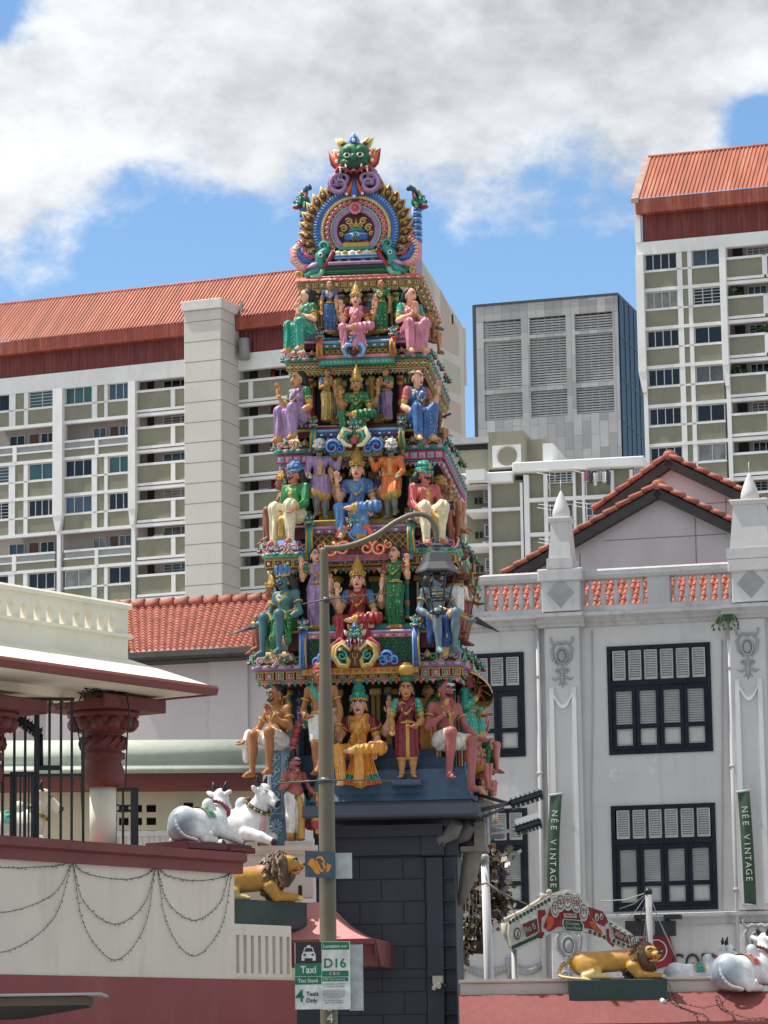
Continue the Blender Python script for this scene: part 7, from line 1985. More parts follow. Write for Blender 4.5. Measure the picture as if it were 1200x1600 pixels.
        q.v += [tuple(v) for v in vs]
        m0 = len(q.v); q.v += [(v[0],v[1]+.02*H,v[2]) for v in q.v[:m0]]; 
        for f in list(q.f): q.f.append([i+m0 for i in f][::-1]); q.m.append(0); q.sm.append(False)
        q.build('pleats',[CL[c1],CL[c2],CL[c3]],root)
    return dict(root=root,H=H,AR=AR,hd=hd,hm=hm,V=V,kn=kn,an=an,hl=hl)

# things the statues hold (each its own small part of the statue that is one casting with it)
def held(fig, mb, name, mats): return mb.build(name,mats,fig['root'])
STEEL = paint('grey_steel_paint',(96,98,100),0.35); WOODB = paint('dark_weapon_paint',(44,40,38),0.4); CREAMP = pm('cream')
def bud(fig, idx, cols=('pink','green')):
    s,S_,e,wr,hd_,pc,sd,nr = fig['AR'][idx]; H = fig['H']; tip = pc+hd_*.08*H
    q = MB(); q.tube([pc-hd_*.03*H,tip],.008*H,5,0); q.ball(tip+hd_*.02*H,(.022*H,.022*H,.03*H),8,6,1)
    held(fig,q,'flower_bud',[pm(cols[1]),pm(cols[0])])
def stick(fig, idx, length, back, r, m, name='staff', dirv=None, blade=None):
    s,S_,e,wr,hd_,pc,sd,nr = fig['AR'][idx]; H = fig['H']; d = np.array(dirv,float); d /= np.linalg.norm(d)
    q = MB(); a = pc-d*back*H; b = pc+d*length*H
    if blade:
        n_ = np.cross(d,(0,1,0)); n_ /= np.linalg.norm(n_); mid = a*.4+b*.6+n_*.02*H
        q.tube([a,pc,pc+d*.05*H],[r*.8*H,r*H,r*H],6,1); q.tube([pc+d*.05*H,mid,b],[r*1.2*H,r*2.0*H,r*.3*H],8,0,flat=(Vector((0,1,0)),.3)); q.ball(pc+d*.05*H,(.035*H,.02*H,.035*H),8,5,1)
        return held(fig,q,name,[m,GOLD])
    q.tube([a,b],r*H,6,0); return held(fig,q,name,[m])

F = figure
# ---- top storey
F(480,524,0.42,130,'sit',-38,'green sari lady seated with joined hands at the left corner of the top storey','fair',True,'sari','teal','blouse','green','long','none',arms=('namaste','namaste'),sash='teal',hy=-25,hp=8)
f = F(641,526,0.42,138,'sit',28,'pink sari lady seated with joined hands at the right corner of the top storey','fair',True,'sari','pink','blouse','teal','long','none',arms=('namaste','namaste'),sash='pink',hy=22,hp=8)
F(516,521,0.62,82,'stand',8,'slim standing girl in a blue dress left of the pink goddess, top storey','tan',True,'sari','blue','blouse','blue','bun','none',arms=('down','down'),hy=12)
F(597,519,0.62,82,'stand',-8,'slim standing girl in a green dress right of the pink goddess, top storey','tan',True,'sari','green','blouse','green','bun','none',arms=('down','down'),hy=-12)
f = F(557,523,0.55,117,'deity',0,'crowned goddess in pink silk with four arms, seated in the top niche','fair',True,'sari','pink','blouse','maroon','long','crown','gold',arms=('raised','varada'),arms2=('up','up'),sash='pink')
bud(f,2,('pink','gold')); bud(f,3,('pink','gold'))
f = F(659,518,1.3,80,'sit',60,'small seated brown guardian with a black club on the top storey flank','umber',False,'dhoti','gold','bare','red','curly','none',arms=('chest','out'),stache=True); stick(f,1,.26,.05,.03,WOODB,'club',(1,0,.05))
F(668,532,2.2,84,'sit',85,'small figure with green headdress seated furthest back on the top storey flank','tan',False,'dhoti','amber','bare','red','curly','crown','green',arms=('namaste','namaste'))
# ---- fourth storey
F(468,660,0.30,144,'sit',-36,'purple sari lady seated holding a bud at the left corner, fourth storey','tan',True,'sari','lilac','blouse','green','long','none',arms=('raised','lap'),sash='purple',hy=-15,hp=5)
F(652,660,0.30,148,'sit',30,'blue sari lady with white hair band seated at the right corner, fourth storey','fair',True,'sari','blue','blouse','rose','long','band',arms=('lap','raised'),sash='blue',hy=18,hp=5)
F(511,659,0.62,84,'stand',38,'small lady in a yellow sari praying, left of the green goddess, fourth storey','tan',True,'sari','yellow','blouse','sky','bun','band',arms=('namaste','namaste'))
F(605,658,0.62,84,'stand',-38,'small lady in a lilac sari praying, right of the green goddess, fourth storey','tan',True,'sari','mauve','blouse','green','bun','band',arms=('namaste','namaste'),sash='green')
f = F(558,660,0.42,126,'deity',0,'crowned goddess in green silk with four arms, fourth storey niche','tan',True,'sari','green','blouse','green','long','crown','gold',arms=('raised','varada'),arms2=('up','up'),sash='green')
bud(f,2,('gold','gold')); bud(f,3,('gold','gold'))
f = F(668,658,1.2,88,'sit',58,'small brown figure playing a black horn on the fourth storey flank','umber',False,'dhoti','teal','bare','red','curly','none',arms=('chest','knee')); stick(f,1,.16,.06,.022,WOODB,'horn',(.5,-.6,.3))
F(677,684,2.1,90,'sit',80,'small figure in green cloth seated furthest back on the fourth storey flank','tan',False,'wrap','green','bare','red','curly','turban','rose',arms=('namaste','knee'))
# ---- third storey
F(462,814,0.12,156,'sit',-30,'man in a green coat and grey turban seated at the left corner, third storey','pink',False,'pants','cream','coat','coat','curly','turban','sky',arms=('lap','knee'),stache=True,hy=-12,hp=6)
F(664,815,0.12,158,'sit',30,'man in a red coat and blue turban seated at the right corner, third storey','pink',False,'pants','cream','coat','rose','curly','turban','teal',arms=('knee','lap'),stache=True,hy=12,hp=8)
F(500,812,0.20,121,'stand',10,'grey-skinned attendant in a purple robe left of the blue goddess, third storey','grey',False,'skirt','lilac','coat','lilac','curly','turban','white',arms=('knee','up'),stache=True,hp=6,knees={-1:(-.06,-.12,.29)},ankle={-1:(-.05,-.02,.08),1:(.07,.0,.045)},neck=False)
F(613,812,0.20,121,'stand',-10,'grey-skinned attendant in an orange robe right of the blue goddess, third storey','grey',False,'skirt','orange','coat','orange','curly','turban','white',arms=('up','knee'),stache=True,hp=6,knees={1:(.06,-.12,.29)},ankle={1:(.05,-.02,.08),-1:(-.07,.0,.045)},neck=False)
f = F(559,808,0.26,158,'deity',0,'crowned goddess in blue silk with four arms, third storey niche','fair',True,'sari','sky','blouse','blue','long','crown','gold',arms=('raised','varada'),arms2=('up','up'),sash='sky')
bud(f,2,('gold','gold')); bud(f,3,('gold','gold'))
F(444,815,1.0,130,'sit',-80,'crowned brown figure seated behind the green-coated man, third storey','umber',False,'wrap','red','bare','red','curly','crown','gold',arms=('lap','lap'))
F(688,818,0.9,126,'sit',55,'gold-turbaned figure seated behind the red-coated man, third storey flank','umber',False,'wrap','red','bare','red','curly','turban','gold',arms=('chest','lap'))
F(697,804,1.9,118,'sit',75,'gold-crowned figure with raised hand in the middle of the third storey flank','tan',False,'wrap','navy','bare','red','curly','crown','gold',arms=('raised','lap'))
F(698,834,2.5,116,'sit',85,'gold-crowned figure leaning forward at the back of the third storey flank','tan',False,'wrap','rose','bare','red','curly','crown','gold',arms=('chest','knee'),lean=(0,-.05))
# ---- second storey
f = F(447,984,-0.05,168,'sit',-33,'blue-skinned man with plumed hat holding a long sword at the left corner, second storey','blue',False,'wrap','green','bare','red','curly','hat','sky',arms=((( .06,-.04,-.17),(.02,-.20,-.25),(.5,-.6,-.4)),'lap'),stache=True,hy=-18,hp=10); stick(f,0,.34,.42,.011,STEEL,'sword',(-.75,-.45,-.28),True)
f = F(682,981,-0.05,172,'sit',32,'grey-blue man with short sword seated at the right corner behind the lantern, second storey','greyblue',False,'wrap','navy','bare','red','curly','band','gold',arms=('lap',((.07,-.05,-.17),(.08,-.20,-.24),(.5,-.5,-.4))),stache=True,hy=15,hp=8); stick(f,1,.32,.30,.016,WOODB,'sword',(.85,-.3,-.35),True)
F(495,984,0.04,127,'stand',6,'lady in a lilac sari holding a bud, standing half behind the lamp post','fair',True,'sari','lilac','blouse','green','long','none',arms=('raised','down'),sash='mauve',hy=12,knees={-1:(-.06,-.12,.29)})
F(618,984,0.04,131,'stand',-6,'lady in a green sari with a raised bud, right of the red goddess, second storey','fair',True,'sari','green','blouse','red','long','none',arms=('down','raised'),sash='green',hy=-14,knees={1:(.07,-.13,.29)})
f = F(560,982,0.06,162,'deity',0,'crowned goddess in dark red silk with four arms, second storey niche','fair',True,'sari','red','blouse','blue','long','crown','gold',arms=('raised','varada'),arms2=('up','up'),sash='red',sash_side=1)
bud(f,2,('gold','gold')); bud(f,3,('gold','gold'))
F(428,985,0.9,134,'sit',-78,'crowned brown figure seated behind the blue swordsman, second storey','umber',False,'wrap','red','bare','red','curly','crown','gold',arms=('lap','lap'))
f = F(712,1000,1.0,150,'stand',70,'brown elder in a white head cloth leaning on a stick, second storey flank','dark',False,'dhoti','white','bare','red','none','cap','white',arms=('fwd','chest'),lean=(0,-.05),neck=False); stick(f,0,.14,.45,.006,WOODB,'staff',(.15,-.15,1))
F(721,990,1.5,92,'stand',55,'small child in a white shirt beside the brown elder, second storey flank','rose',False,'dhoti','red','coat','white','curly','none',arms=('down','lap'),neck=False)
F(728,1010,2.2,128,'stand',80,'dark-haired brown figure at the back of the second storey flank','umber',False,'dhoti','maroon','bare','red','curly','none',arms=('chest','lap'))
# ---- ground storey
f = F(434,1168,0.05,178,'sit',-36,'brown man with white cloth on his arm seated at the left corner above the cows','brown',False,'dhoti','white','bare','red','bun','none',arms=(((.09,-.05,-.16),(.10,-.2,-.25),None),'chest'),stache=True,hy=-15,hp=10,belly=.006,ash=True,neck=True)
q = MB(); s,S_,e,wr,hd_,pc,sd,nr = f['AR'][0]; H = f['H']
g_ = Blob(.014,.02); g_.chain([e*.3+wr*.7+np.array((0,0,.03)),e*.3+wr*.7+np.array((0,-.06,-.10)),e*.3+wr*.7+np.array((.0,-.07,-.32))],[.075,.07,.05]); g_.mesh('arm_cloth',[CL['white']],f['root'])
F(503,1213,-0.25,174,'stand',-8,'thin brown man with green shawl and pink turban standing behind the lamp post','brown',False,'dhoti','white','bare','red','none','turban','rose',arms=('lap','down'),sash='teal',sash_side=-1,knees={-1:(-.05,-.03,.28),1:(.05,.0,.27)},ankle={-1:(-.05,.0,.045),1:(-.03,-.05,.06)},neck=False)
f = F(562,1186,-0.02,182,'deity',0,'large goddess in amber silk with green crown and four arms, above the dark base','fair',True,'sari','amber','blouse','maroon','long','crown','teal',arms=('raised','varada'),arms2=('up','up'),sash='amber',sash_side=1,fan=('amber','teal','orange'))
bud(f,2,('gold','gold')); bud(f,3,('gold','gold'))
f = F(637,1218,-0.16,155,'stand',3,'lady in a maroon sari balancing a brass pot on her head, on the ledge','tan',True,'none','maroon','blouse','teal','long','none',arms=('varada','lap'),sash='maroon',neck=True,hp=4)
H = f['H']; V = f['V']; g_ = Blob(.013,.03*H); g_.ell(V(0,0,.5),(.098*H,.088*H,.09*H)).cap(V(0,0,.48),V(0,-.01,.30),.085*H,.080*H)
for s in (-1,1): g_.cap(V(s*.055,0,.49),V(s*.06,-.015,.24),.08*H,.068*H)
g_.mesh('sari',[CL['maroon'],GOLD],f['root'],lambda c,l: np.where(c[:,2]<.215*H,1,np.where((np.abs(c[:,0]-.01*H)<.022*H)&(c[:,1]<0),1,l)))
q = MB(); q.lathe([(.055,.075),(.062,.10),(.058,.13)],(0,.012,0),14,0); q.lathe([(.04,.13),(.085,.16),(.10,.20),(.085,.235),(.05,.25),(.06,.262),(.0,.268)],(0,.012,0),18,1); q.xform(f['hm']); held(f,q,'brass_pot',[pm('green'),GOLD])
F(671,1192,0.55,124,'stand',-10,'lady in green and yellow standing in the shade behind the pot carrier','tan',True,'sari','amber','blouse','green','long','none',arms=('lap','lap'),sash='green')
f = F(696,1168,0.05,192,'sit',34,'pink-skinned man in a white cloth seated at the right corner holding a knife','rose',False,'dhoti','white','bare','red','bun','none',arms=('chest',((.05,-.06,-.17),(.09,-.22,-.27),(.6,-.6,-.1))),stache=True,hy=12,hp=6,ankle={-1:(-.07,-.18,-.23),1:(.10,-.26,-.33)},knees={-1:(-.06,-.22,.10),1:(.13,-.24,.03)},ash=True); stick(f,0,.05,.26,.011,STEEL,'knife',(-.1,.1,1),True)
f = F(732,1192,0.75,142,'stand',78,'attendant in a green robe and red crown carrying a parasol pole, right flank','rose',False,'skirt','teal','coat','teal','curly','crown','rose',arms=('chest','lap'),neck=False)
F(746,1184,1.5,126,'stand',82,'second green-robed attendant just behind the parasol, right flank','rose',False,'skirt','teal','coat','teal','curly','turban','gold',arms=('lap','chest'),neck=False)
F(751,1178,2.3,120,'sit',85,'pink-skinned crowned figure at the top back of the right flank','pink',False,'wrap','green','bare','red','curly','crown','gold',arms=('raised','lap'))
F(742,1210,1.1,104,'sit',75,'gold-crowned figure in amber cloth sitting low on the right flank','pink',False,'dhoti','amber','bare','red','curly','crown','gold',arms=('chest','knee'))
F(750,1236,1.8,104,'sit',82,'gold-crowned figure in green cloth lowest on the right flank','pink',False,'wrap','green','bare','red','curly','crown','gold',arms=('lap','raised'))
F(754,1262,1.0,90,'sit',70,'white-trousered figure at the foot of the right flank beside the lamps','fair',False,'pants','white','bare','red','curly','turban','rose',arms=('knee','lap'))
F(470,1150,0.98,78,'stand',0,'small blue-skinned figure in the dark niche left of the lamp post','blue',False,'sari','lilac','bare','red','curly','crown','sky',arms=('down','raised'))
# parasol over the right flank
p = T(743,1075,0.75); s_ = 1/GP.ppm(743,1075,0.75)
pr = fthing(GP,'parasol','red and dark green parasol with gold rim tilted over the right flank','parasol',p)
q = MB(); PQ = Vector((0.50,0.55,0.67)).to_track_quat('Z','Y').to_matrix().to_4x4(); MT = PQ @ Matrix.Scale(s_,4); n = 16
for i in range(n):
    a0,a1 = 2*math.pi*i/n,2*math.pi*(i+1)/n
    P_ = [(r_*math.cos(a),r_*math.sin(a),z_) for r_,z_ in ((2,13),(18,10),(30,3),(35,-4)) for a in (a0,a1)]
    o = len(q.v); q.v += P_
    for k in range(3): q.f.append([o+2*k,o+2*k+1,o+2*k+3,o+2*k+2]); q.m.append((i//2)%2 if k<2 else 2); q.sm.append(False)
q.xform(MT); q.build('canopy',[paint('parasol_red',(120,22,26)),paint('parasol_green',(18,52,40)),GOLD],pr)
q = MB(); d = T(737,1188,0.7)-p; q.tube([(0,0,0),tuple(d)],0.014,6)
for i in range(8):
    a = 2*math.pi*i/8; q.tube([MT @ Vector((0,0,4)),MT @ Vector((28*math.cos(a),28*math.sin(a),2))],0.008,4)
q.build('pole',[GOLD],pr)
# ------------------------------------------------------------------ animals on the walls
COWW = brushed('cow_white',(222,224,226),[((128,142,156),0,-.30,-.52,.85,None),((140,156,168),2,.50,.66,.75,(0,.30,.20)),((196,178,172),2,.20,.02,.5,None)]); COWC = brushed('cow_cream',(226,220,206),[((214,190,160),2,.62,.85,.6,None)]); COWG = paint('cow_grey_wash',(148,160,172),0.45); COWP = paint('cow_pink_wash',(222,178,180),0.45); HOOF = paint('horn_black',(30,26,26),0.4)  # white cow: grey rump and hump, pinkish tone growing towards the bottom
def beast(fr, name, lab, cat, px, py, w, Lpx, yaw, group):
    p = fr.p(px,py,w); L = Lpx/fr.ppm(px,py,w)
    return thing(name,lab,cat,fr.world(p),fr.a+R(yaw),group), L
def cow(fr, px, py, w, Lpx, yaw, lab, collar=('red','gold'), saddle='teal', hyaw=0, grey=COWG, skinm=None, tail=True):
    root, L = beast(fr,'cow_statue',lab,'cow statue',px,py,w,Lpx,yaw,'seated cow statues')
    V = lambda x,y,z: np.array((x,y,z))*L
    b = Blob(0.0125*L,.05*L)
    b.cap(V(-.28,0,.23),V(.20,0,.26),.215*L,.20*L).ell(V(-.36,0,.25),(.17*L,.215*L,.22*L)).ell(V(.26,0,.30),(.15*L,.165*L,.20*L))
    hr = Matrix.Rotation(R(hyaw),3,'Z'); nb = V(.29,0,.40); HP = lambda x,y,z: nb+np.array(hr)@V(x,y,z)
    b.cap(nb,HP(.12,0,.17),.125*L,.092*L).cap(HP(.11,0,.02),V(.30,0,.16),.055*L,.09*L)
    b.cap(HP(.13,0,.24),HP(.30,0,.11),.088*L,.056*L,k=.03*L).ell(HP(.315,0,.10),(.062*L,.058*L,.05*L),k=.02*L).ell(HP(.14,0,.28),(.08*L,.085*L,.06*L),k=.03*L)
    b.ell(V(.13,0,.50),(.085*L,.075*L,.095*L),k=.035*L)
    for s in (-1,1):
        b.ell(V(-.27,s*.165,.17),(.19*L,.085*L,.15*L),k=.03*L); b.chain([V(-.14,s*.235,.10),V(-.26,s*.25,.045),V(-.02,s*.25,.04)],[.06*L,.05*L,.042*L],k=.02*L)
        if s < 0: b.chain([V(.24,s*.14,.16),V(.44,s*.16,.10),V(.60,s*.17,.035)],[.085*L,.06*L,.042*L],k=.025*L)
        else: b.chain([V(.24,s*.14,.16),V(.45,s*.17,.11),V(.28,s*.21,.04)],[.085*L,.06*L,.042*L],k=.025*L)
        b.ell(HP(.09,s*.125,.27),(.03*L,.075*L,.035*L),np.array(Matrix.Rotation(R(s*25),3,'X')),k=.012*L)
        b.ell(HP(.20,s*.065,.225),(.03*L,.02*L,.025*L),k=.012*L)
    if tail: b.chain(catmull([V(-.50,.0,.34),V(-.55,-.06,.20),V(-.52,-.16,.07),V(-.40,-.27,.02)],3),[.035*L]+[.022*L]*8+[.02*L],k=.015*L)
    ex = nb+np.array(hr)@V(.3,0,.1)
    def rl(c,l):
        l = l.copy()
        n_ = np.sin(c[:,0]/L*9+c[:,2]/L*5)*.02*L
        l[(np.abs(c[:,0]-.40*L)<.09*L)&(c[:,2]<.40*L)&(np.abs(c[:,1])<.09*L)] = 2
        l[np.linalg.norm(c-HP(.355,0,.075),axis=1) < .055*L] = 3
        for s in (-1,1):
            l[np.linalg.norm(c-V(.02,s*.25,.04),axis=1)<.05*L] = 3
            l[np.linalg.norm(c-(V(.62,s*.17,.03) if s<0 else V(.25,.21,.04)),axis=1)<.05*L] = 3
        return l
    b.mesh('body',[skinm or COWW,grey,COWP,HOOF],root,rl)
    q = MB(); hm = Matrix.Translation(Vector(nb)) @ hr.to_4x4() @ Matrix.Scale(L,4)
    for s in (-1,1): 
        q2 = MB(); q2.tube([(.11,s*.055,.31),(.10,s*.085,.37),(.115,s*.10,.435)],[.032,.025,.006],8); q2.xform(hm); q2.build('horn',[HOOF],root)
        q.ball((.215,s*.072,.225),(.018,.012,.016),8,5,0); q.ball((.222,s*.080,.225),(.008,.006,.009),7,4,1); q.tube([(.18,s*.07,.245),(.215,s*.078,.25),(.25,s*.07,.235)],.006,5,1)
        q.ball((.345,s*.035,.115),(.012,.010,.010),6,4,1)
    q.xform(hm); q.build('face_paint',[EYEW,BROW],root)
    # collar of beads round the neck
    q = MB(); c0 = nb+np.array(hr)@V(.045,0,.07); ax = Vector(HP(.12,0,.17)-nb).normalized(); x_ = Vector((0,1,0)); y_ = ax.cross(x_).normalized(); x_ = y_.cross(ax)
    pts = [Vector(c0)+x_*.135*L*math.cos(a)+y_*.155*L*math.sin(a) for a in [2*math.pi*i/24 for i in range(24)]]
    q.tube(pts,.024*L,6,0,closed=True)
    for i,p_ in enumerate(pts): q.ball(p_+(p_-Vector(c0))*.14,.020*L,6,4,1 if i%2 else 2)
    q.build('bead_collar',[pm(collar[0]),pm(collar[1]),pm('green')],root)
    if saddle:
        q = MB(); xs = [-.10,-.075,.035,.06]; n = 14
        for k in range(3):
            o = len(q.v)
            for x in (xs[k],xs[k+1]):
                for i in range(n+1):
                    a = R(-68+136*i/n); q.v.append((x*L,.228*L*math.sin(a)*1.0,.245*L+.228*L*math.cos(a)))
            for i in range(n): q.f.append([o+i,o+i+1,o+n+2+i,o+n+1+i]); q.m.append(0 if k==1 else 1); q.sm.append(True)
        for sgn in (-1,1):
            for i in range(2):
                a = R(sgn*(25+22*i)); q.ball((-.02*L,.232*L*math.sin(a),.245*L+.232*L*math.cos(a)),(.03*L,.012*L,.02*L),6,4,2)
        q.build('saddle_cloth',[pm(saddle),pm('gold'),pm('mint')],root)
    return root
S_cop = zcop
def at_top(fr, px, w, z):      # photo row of a height in a frame, so that things stand exactly on their support
    lo,hi = 600,1700
    for _ in range(40):
        m = (lo+hi)/2
        if fr.z(px,m,w) > z: lo = m
        else: hi = m
    return (lo+hi)/2
q = MB(); up = S.u(322,1330,0.20); q.bev(up-0.75,up+0.62,-0.10,0.62,zcop,zcop+0.11,0.02); q.bev(up+0.1,up+0.66,-0.13,0.5,zcop+0.001,zcop+0.08,0.02)
o = q.build('cow_slab',paint('maroon_slab',(88,28,30))); o.matrix_world = S.M; tag(o,'dark maroon slab on the wall coping under the nearest seated cow','slab')
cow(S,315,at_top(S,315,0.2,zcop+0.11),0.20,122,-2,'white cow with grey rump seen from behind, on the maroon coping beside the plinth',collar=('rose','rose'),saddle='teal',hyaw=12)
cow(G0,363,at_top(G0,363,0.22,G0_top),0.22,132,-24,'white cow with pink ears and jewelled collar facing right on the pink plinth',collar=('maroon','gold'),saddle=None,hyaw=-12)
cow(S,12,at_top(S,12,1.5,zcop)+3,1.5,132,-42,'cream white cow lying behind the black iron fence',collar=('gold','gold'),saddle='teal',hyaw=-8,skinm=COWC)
# right-hand wall with red sloping coping
Qw = Frame(900,1550,44.3,-1)
qz = lambda y,w=0: Qw.z(900,y,w); qu = lambda x,w=0: Qw.u(x,1550,w)
red_s = mat('red_slope_paint',(0.205,0.050,0.047),0.7,0.12,1.6,bump=0.6,bscale=7,dirt=(0.16,0.045,0.042),dscale=1.8,damt=0.6)
z0,z1 = qz(1600,-0.5),qz(1553)
bQ = fthing(Qw,'boundary_wall','low boundary wall with red sloping coping and cream kerb on top, right of the tower','wall',(qu(718),0,0))
q = MB(); n = 10; vs=[]; x0,x1 = qu(717),qu(1330)
for i in range(n+1):
    t = i/n; vs += [(x0,-0.62*t,z1-(z1-z0)*(t**1.3)),(x1,-0.62*t,z1-(z1-z0)*(t**1.3))]
q.add(vs,[(2*i,2*i+1,2*i+3,2*i+2) for i in range(n)],0,True); q.box(x0,x1,0.0,0.8,0,z1); q.build('coping_slope',red_s,bQ)
q = MB(); q.sweep([(-0.55,z0-0.002),(-0.64,z0-0.002),(-0.64,z0-0.10),(-0.55,z0-0.12)],x0,x1); q.box(x0,x1,-0.56,0,0,z0-0.002); q.build('wall_face',maroon,bQ)
zk1 = qz(1528)
q = MB(); q.bev(x0+0.02,qu(1143),0.12,0.5,z1,zk1-0.05,0.01); q.bev(x0,qu(1145),0.08,0.54,zk1-0.05,zk1,0.015); q.build('kerb',pl_m,bQ)
settle(Qw,bQ)
cow(Qw,1094,1554,1.0,108,6,'white cow with teal and gold saddle cloth lying behind the boundary wall, mostly hidden',collar=('rose','rose'),saddle='teal',grey=COWW,hyaw=10)
cow(Qw,1166,at_top(Qw,1166,0.15,z1),0.15,126,46,'white cow seen from behind with tail hanging over the red coping at the right edge',collar=('rose','red'),saddle='rose',grey=COWG,hyaw=5)
# lions
LG = brushed('lion_gold',(186,138,54),[((208,186,130),2,.24,.10,.8,(0,.30,.20)),((176,116,92),2,.40,.52,.85,(0,.32,.22)),((150,104,40),0,.10,.30,.35,None)]); LB = paint('lion_back',(196,140,110),0.45); MANE = paint('lion_mane',(82,62,46),0.5,0.3); LC = paint('lion_cream',(214,190,130),0.45)
def lion(fr, px, py, w, Lpx, yaw, lab, hyaw=0, hz=0.0):
    root, L = beast(fr,'lion_statue',lab,'lion statue',px,py,w,Lpx,yaw,'painted lion statues')
    V = lambda x,y,z: np.array((x,y,z))*L
    b = Blob(0.0115*L,.045*L); nb = V(.26,0,.30+hz); hr = Matrix.Rotation(R(hyaw),3,'Z'); HP = lambda x,y,z: nb+np.array(hr)@V(x,y,z)
    b.cap(V(-.30,0,.21),V(.12,0,.25),.135*L,.140*L).ell(V(-.33,0,.21),(.13*L,.135*L,.15*L)).ell(V(.20,0,.24+hz*.5),(.13*L,.13*L,.15*L)).cap(V(.18,0,.27+hz*.4),nb,.13*L,.12*L)
    for s in (-1,1):
        b.ell(V(-.26,s*.105,.15),(.135*L,.065*L,.12*L),k=.025*L); b.chain([V(-.19,s*.14,.10),V(-.30,s*.15,.045),V(-.08,s*.16,.035)],[.055*L,.045*L,.034*L],k=.02*L)
        b.chain([V(.18,s*.12,.16),V(.24,s*.135,.055),V(.46,s*.13,.035)],[.075*L,.055*L,.038*L],k=.025*L)
        for (fx,fy) in ((-.05,s*.16),(.49,s*.13)):
            for i in range(4): b.ell(V(fx,fy+(i-1.5)*.022,.028),(.028*L,.013*L,.022*L),k=.006*L,lab=4)
    b.ell(HP(.135,0,.06),(.085*L,.085*L,.09*L)).cap(HP(.17,0,.05),HP(.25,0,.025),.058*L,.046*L,k=.02*L).ell(HP(.20,0,-.045),(.055*L,.045*L,.022*L),k=.012*L).ell(HP(.17,0,.105),(.05*L,.07*L,.022*L),k=.02*L)
    for s in (-1,1): b.ell(HP(.10,s*.085,.125),(.02*L,.028*L,.028*L),k=.01*L)
    b.chain(catmull([V(-.45,0,.24),V(-.54,-.03,.18),V(-.56,-.10,.06),V(-.42,-.19,.02),V(-.28,-.21,.0),V(-.20,-.215,-.06)],3),[.028*L]+[.019*L]*14+[.017*L],k=.012*L)
    def rl(c,l):
        l = l.copy(); nn = np.sin(c[:,0]/L*14)*.012*L
        return l
    b.mesh('body',[LG,LB,MANE,LC,LC],root,rl)
    m = Blob(0.0085*L,.012*L); rr = random.Random(3)
    m.ell(HP(.045,0,.015),(.085*L,.155*L,.180*L)).ell(HP(-.04,0,-.04),(.115*L,.165*L,.205*L)).ell(HP(.03,0,-.12),(.09*L,.105*L,.12*L))
    for i in range(260):
        d_ = np.array((rr.gauss(0,1),rr.gauss(0,1),rr.gauss(0,1))); d_ /= np.linalg.norm(d_)
        if i%3 == 0:
            if d_[0] > .62: continue
            c_ = np.array((.045,0,.015))+d_*np.array((.085,.155,.180))
        else: c_ = np.array((-.04,0,-.04))+d_*np.array((.115,.165,.205))
        c = HP(*c_); e_ = c_+np.array((-.014,0,-.050))+d_*.034
        m.cap(c,HP(*e_),.0185*L,.0085*L,lab=0,k=.0015*L); m.cap(HP(*(c_*.35+e_*.65)),HP(*e_),.0125*L,.0095*L,lab=1,k=.001*L)
    m.cap(HP(.16,0,-.08),HP(.12,0,-.17),.045*L,.03*L)
    tt = Blob(0.01*L,.01*L); tt.ell(V(-.19,-.216,-.085),(.022*L,.022*L,.05*L)).cap(V(-.19,-.216,-.10),V(-.185,-.22,-.15),.018*L,.006*L); tt.mesh('tail_tuft',[MANE],root)
    m.mesh('mane',[MANE,paint('lion_mane_light',(124,98,74),0.5,0.3)],root,smooth_it=0)
    q = MB(); hm = Matrix.Translation(Vector(nb)) @ hr.to_4x4() @ Matrix.Scale(L,4)
    q.ball((.295,0,.05),(.018,.026,.018),8,5,1); q.ball((.215,0,-.015),(.055,.038,.020),8,5,2)
    for i in range(5): q.tube([(.262-abs(i-2)*.008,(i-2)*.016,.0),(.264-abs(i-2)*.008,(i-2)*.016,-.018)],[.007,.002],5,0); q.tube([(.245-abs(i-2)*.008,(i-2)*.014,-.04),(.247-abs(i-2)*.008,(i-2)*.014,-.022)],[.006,.002],5,0)
    for s in (-1,1): q.ball((.208,s*.042,.088),(.012,.016,.012),7,5,0); q.ball((.216,s*.044,.088),(.007,.009,.008),6,4,1); q.tube([(.19,s*.07,.10),(.215,s*.045,.112),(.222,s*.02,.10)],.010,5,1); q.tube([(.285,s*.02,.02),(.262,s*.045,-.01)],.004,4,1)
    q.xform(hm); q.build('face_paint',[EYEW,BROW,LIPS],root)
    return root
q = MB(); q.bev(qu(889,-.2),qu(1043,-.2),-0.20,0.45,z1-0.10,qz(1531,-.2),0.01); o = q.build('lion_plinth',dgreen); o.matrix_world = Qw.M; tag(o,'dark green plinth under the right lion, on the red coping','plinth','green lion plinths')
lion(Qw,962,at_top(Qw,962,0.10,qz(1531,-.2)),0.10,156,-4,'golden lion with brown mane lying on green plinth, facing right towards the street',hyaw=-50,hz=-0.03).scale = (1,1,0.80)
lion(S,391,at_top(S,391,0.68,zg1),0.68,156,-42,'golden roaring lion in profile behind the cream slotted panel',hyaw=-14,hz=0.05).scale = (1,1,0.93)
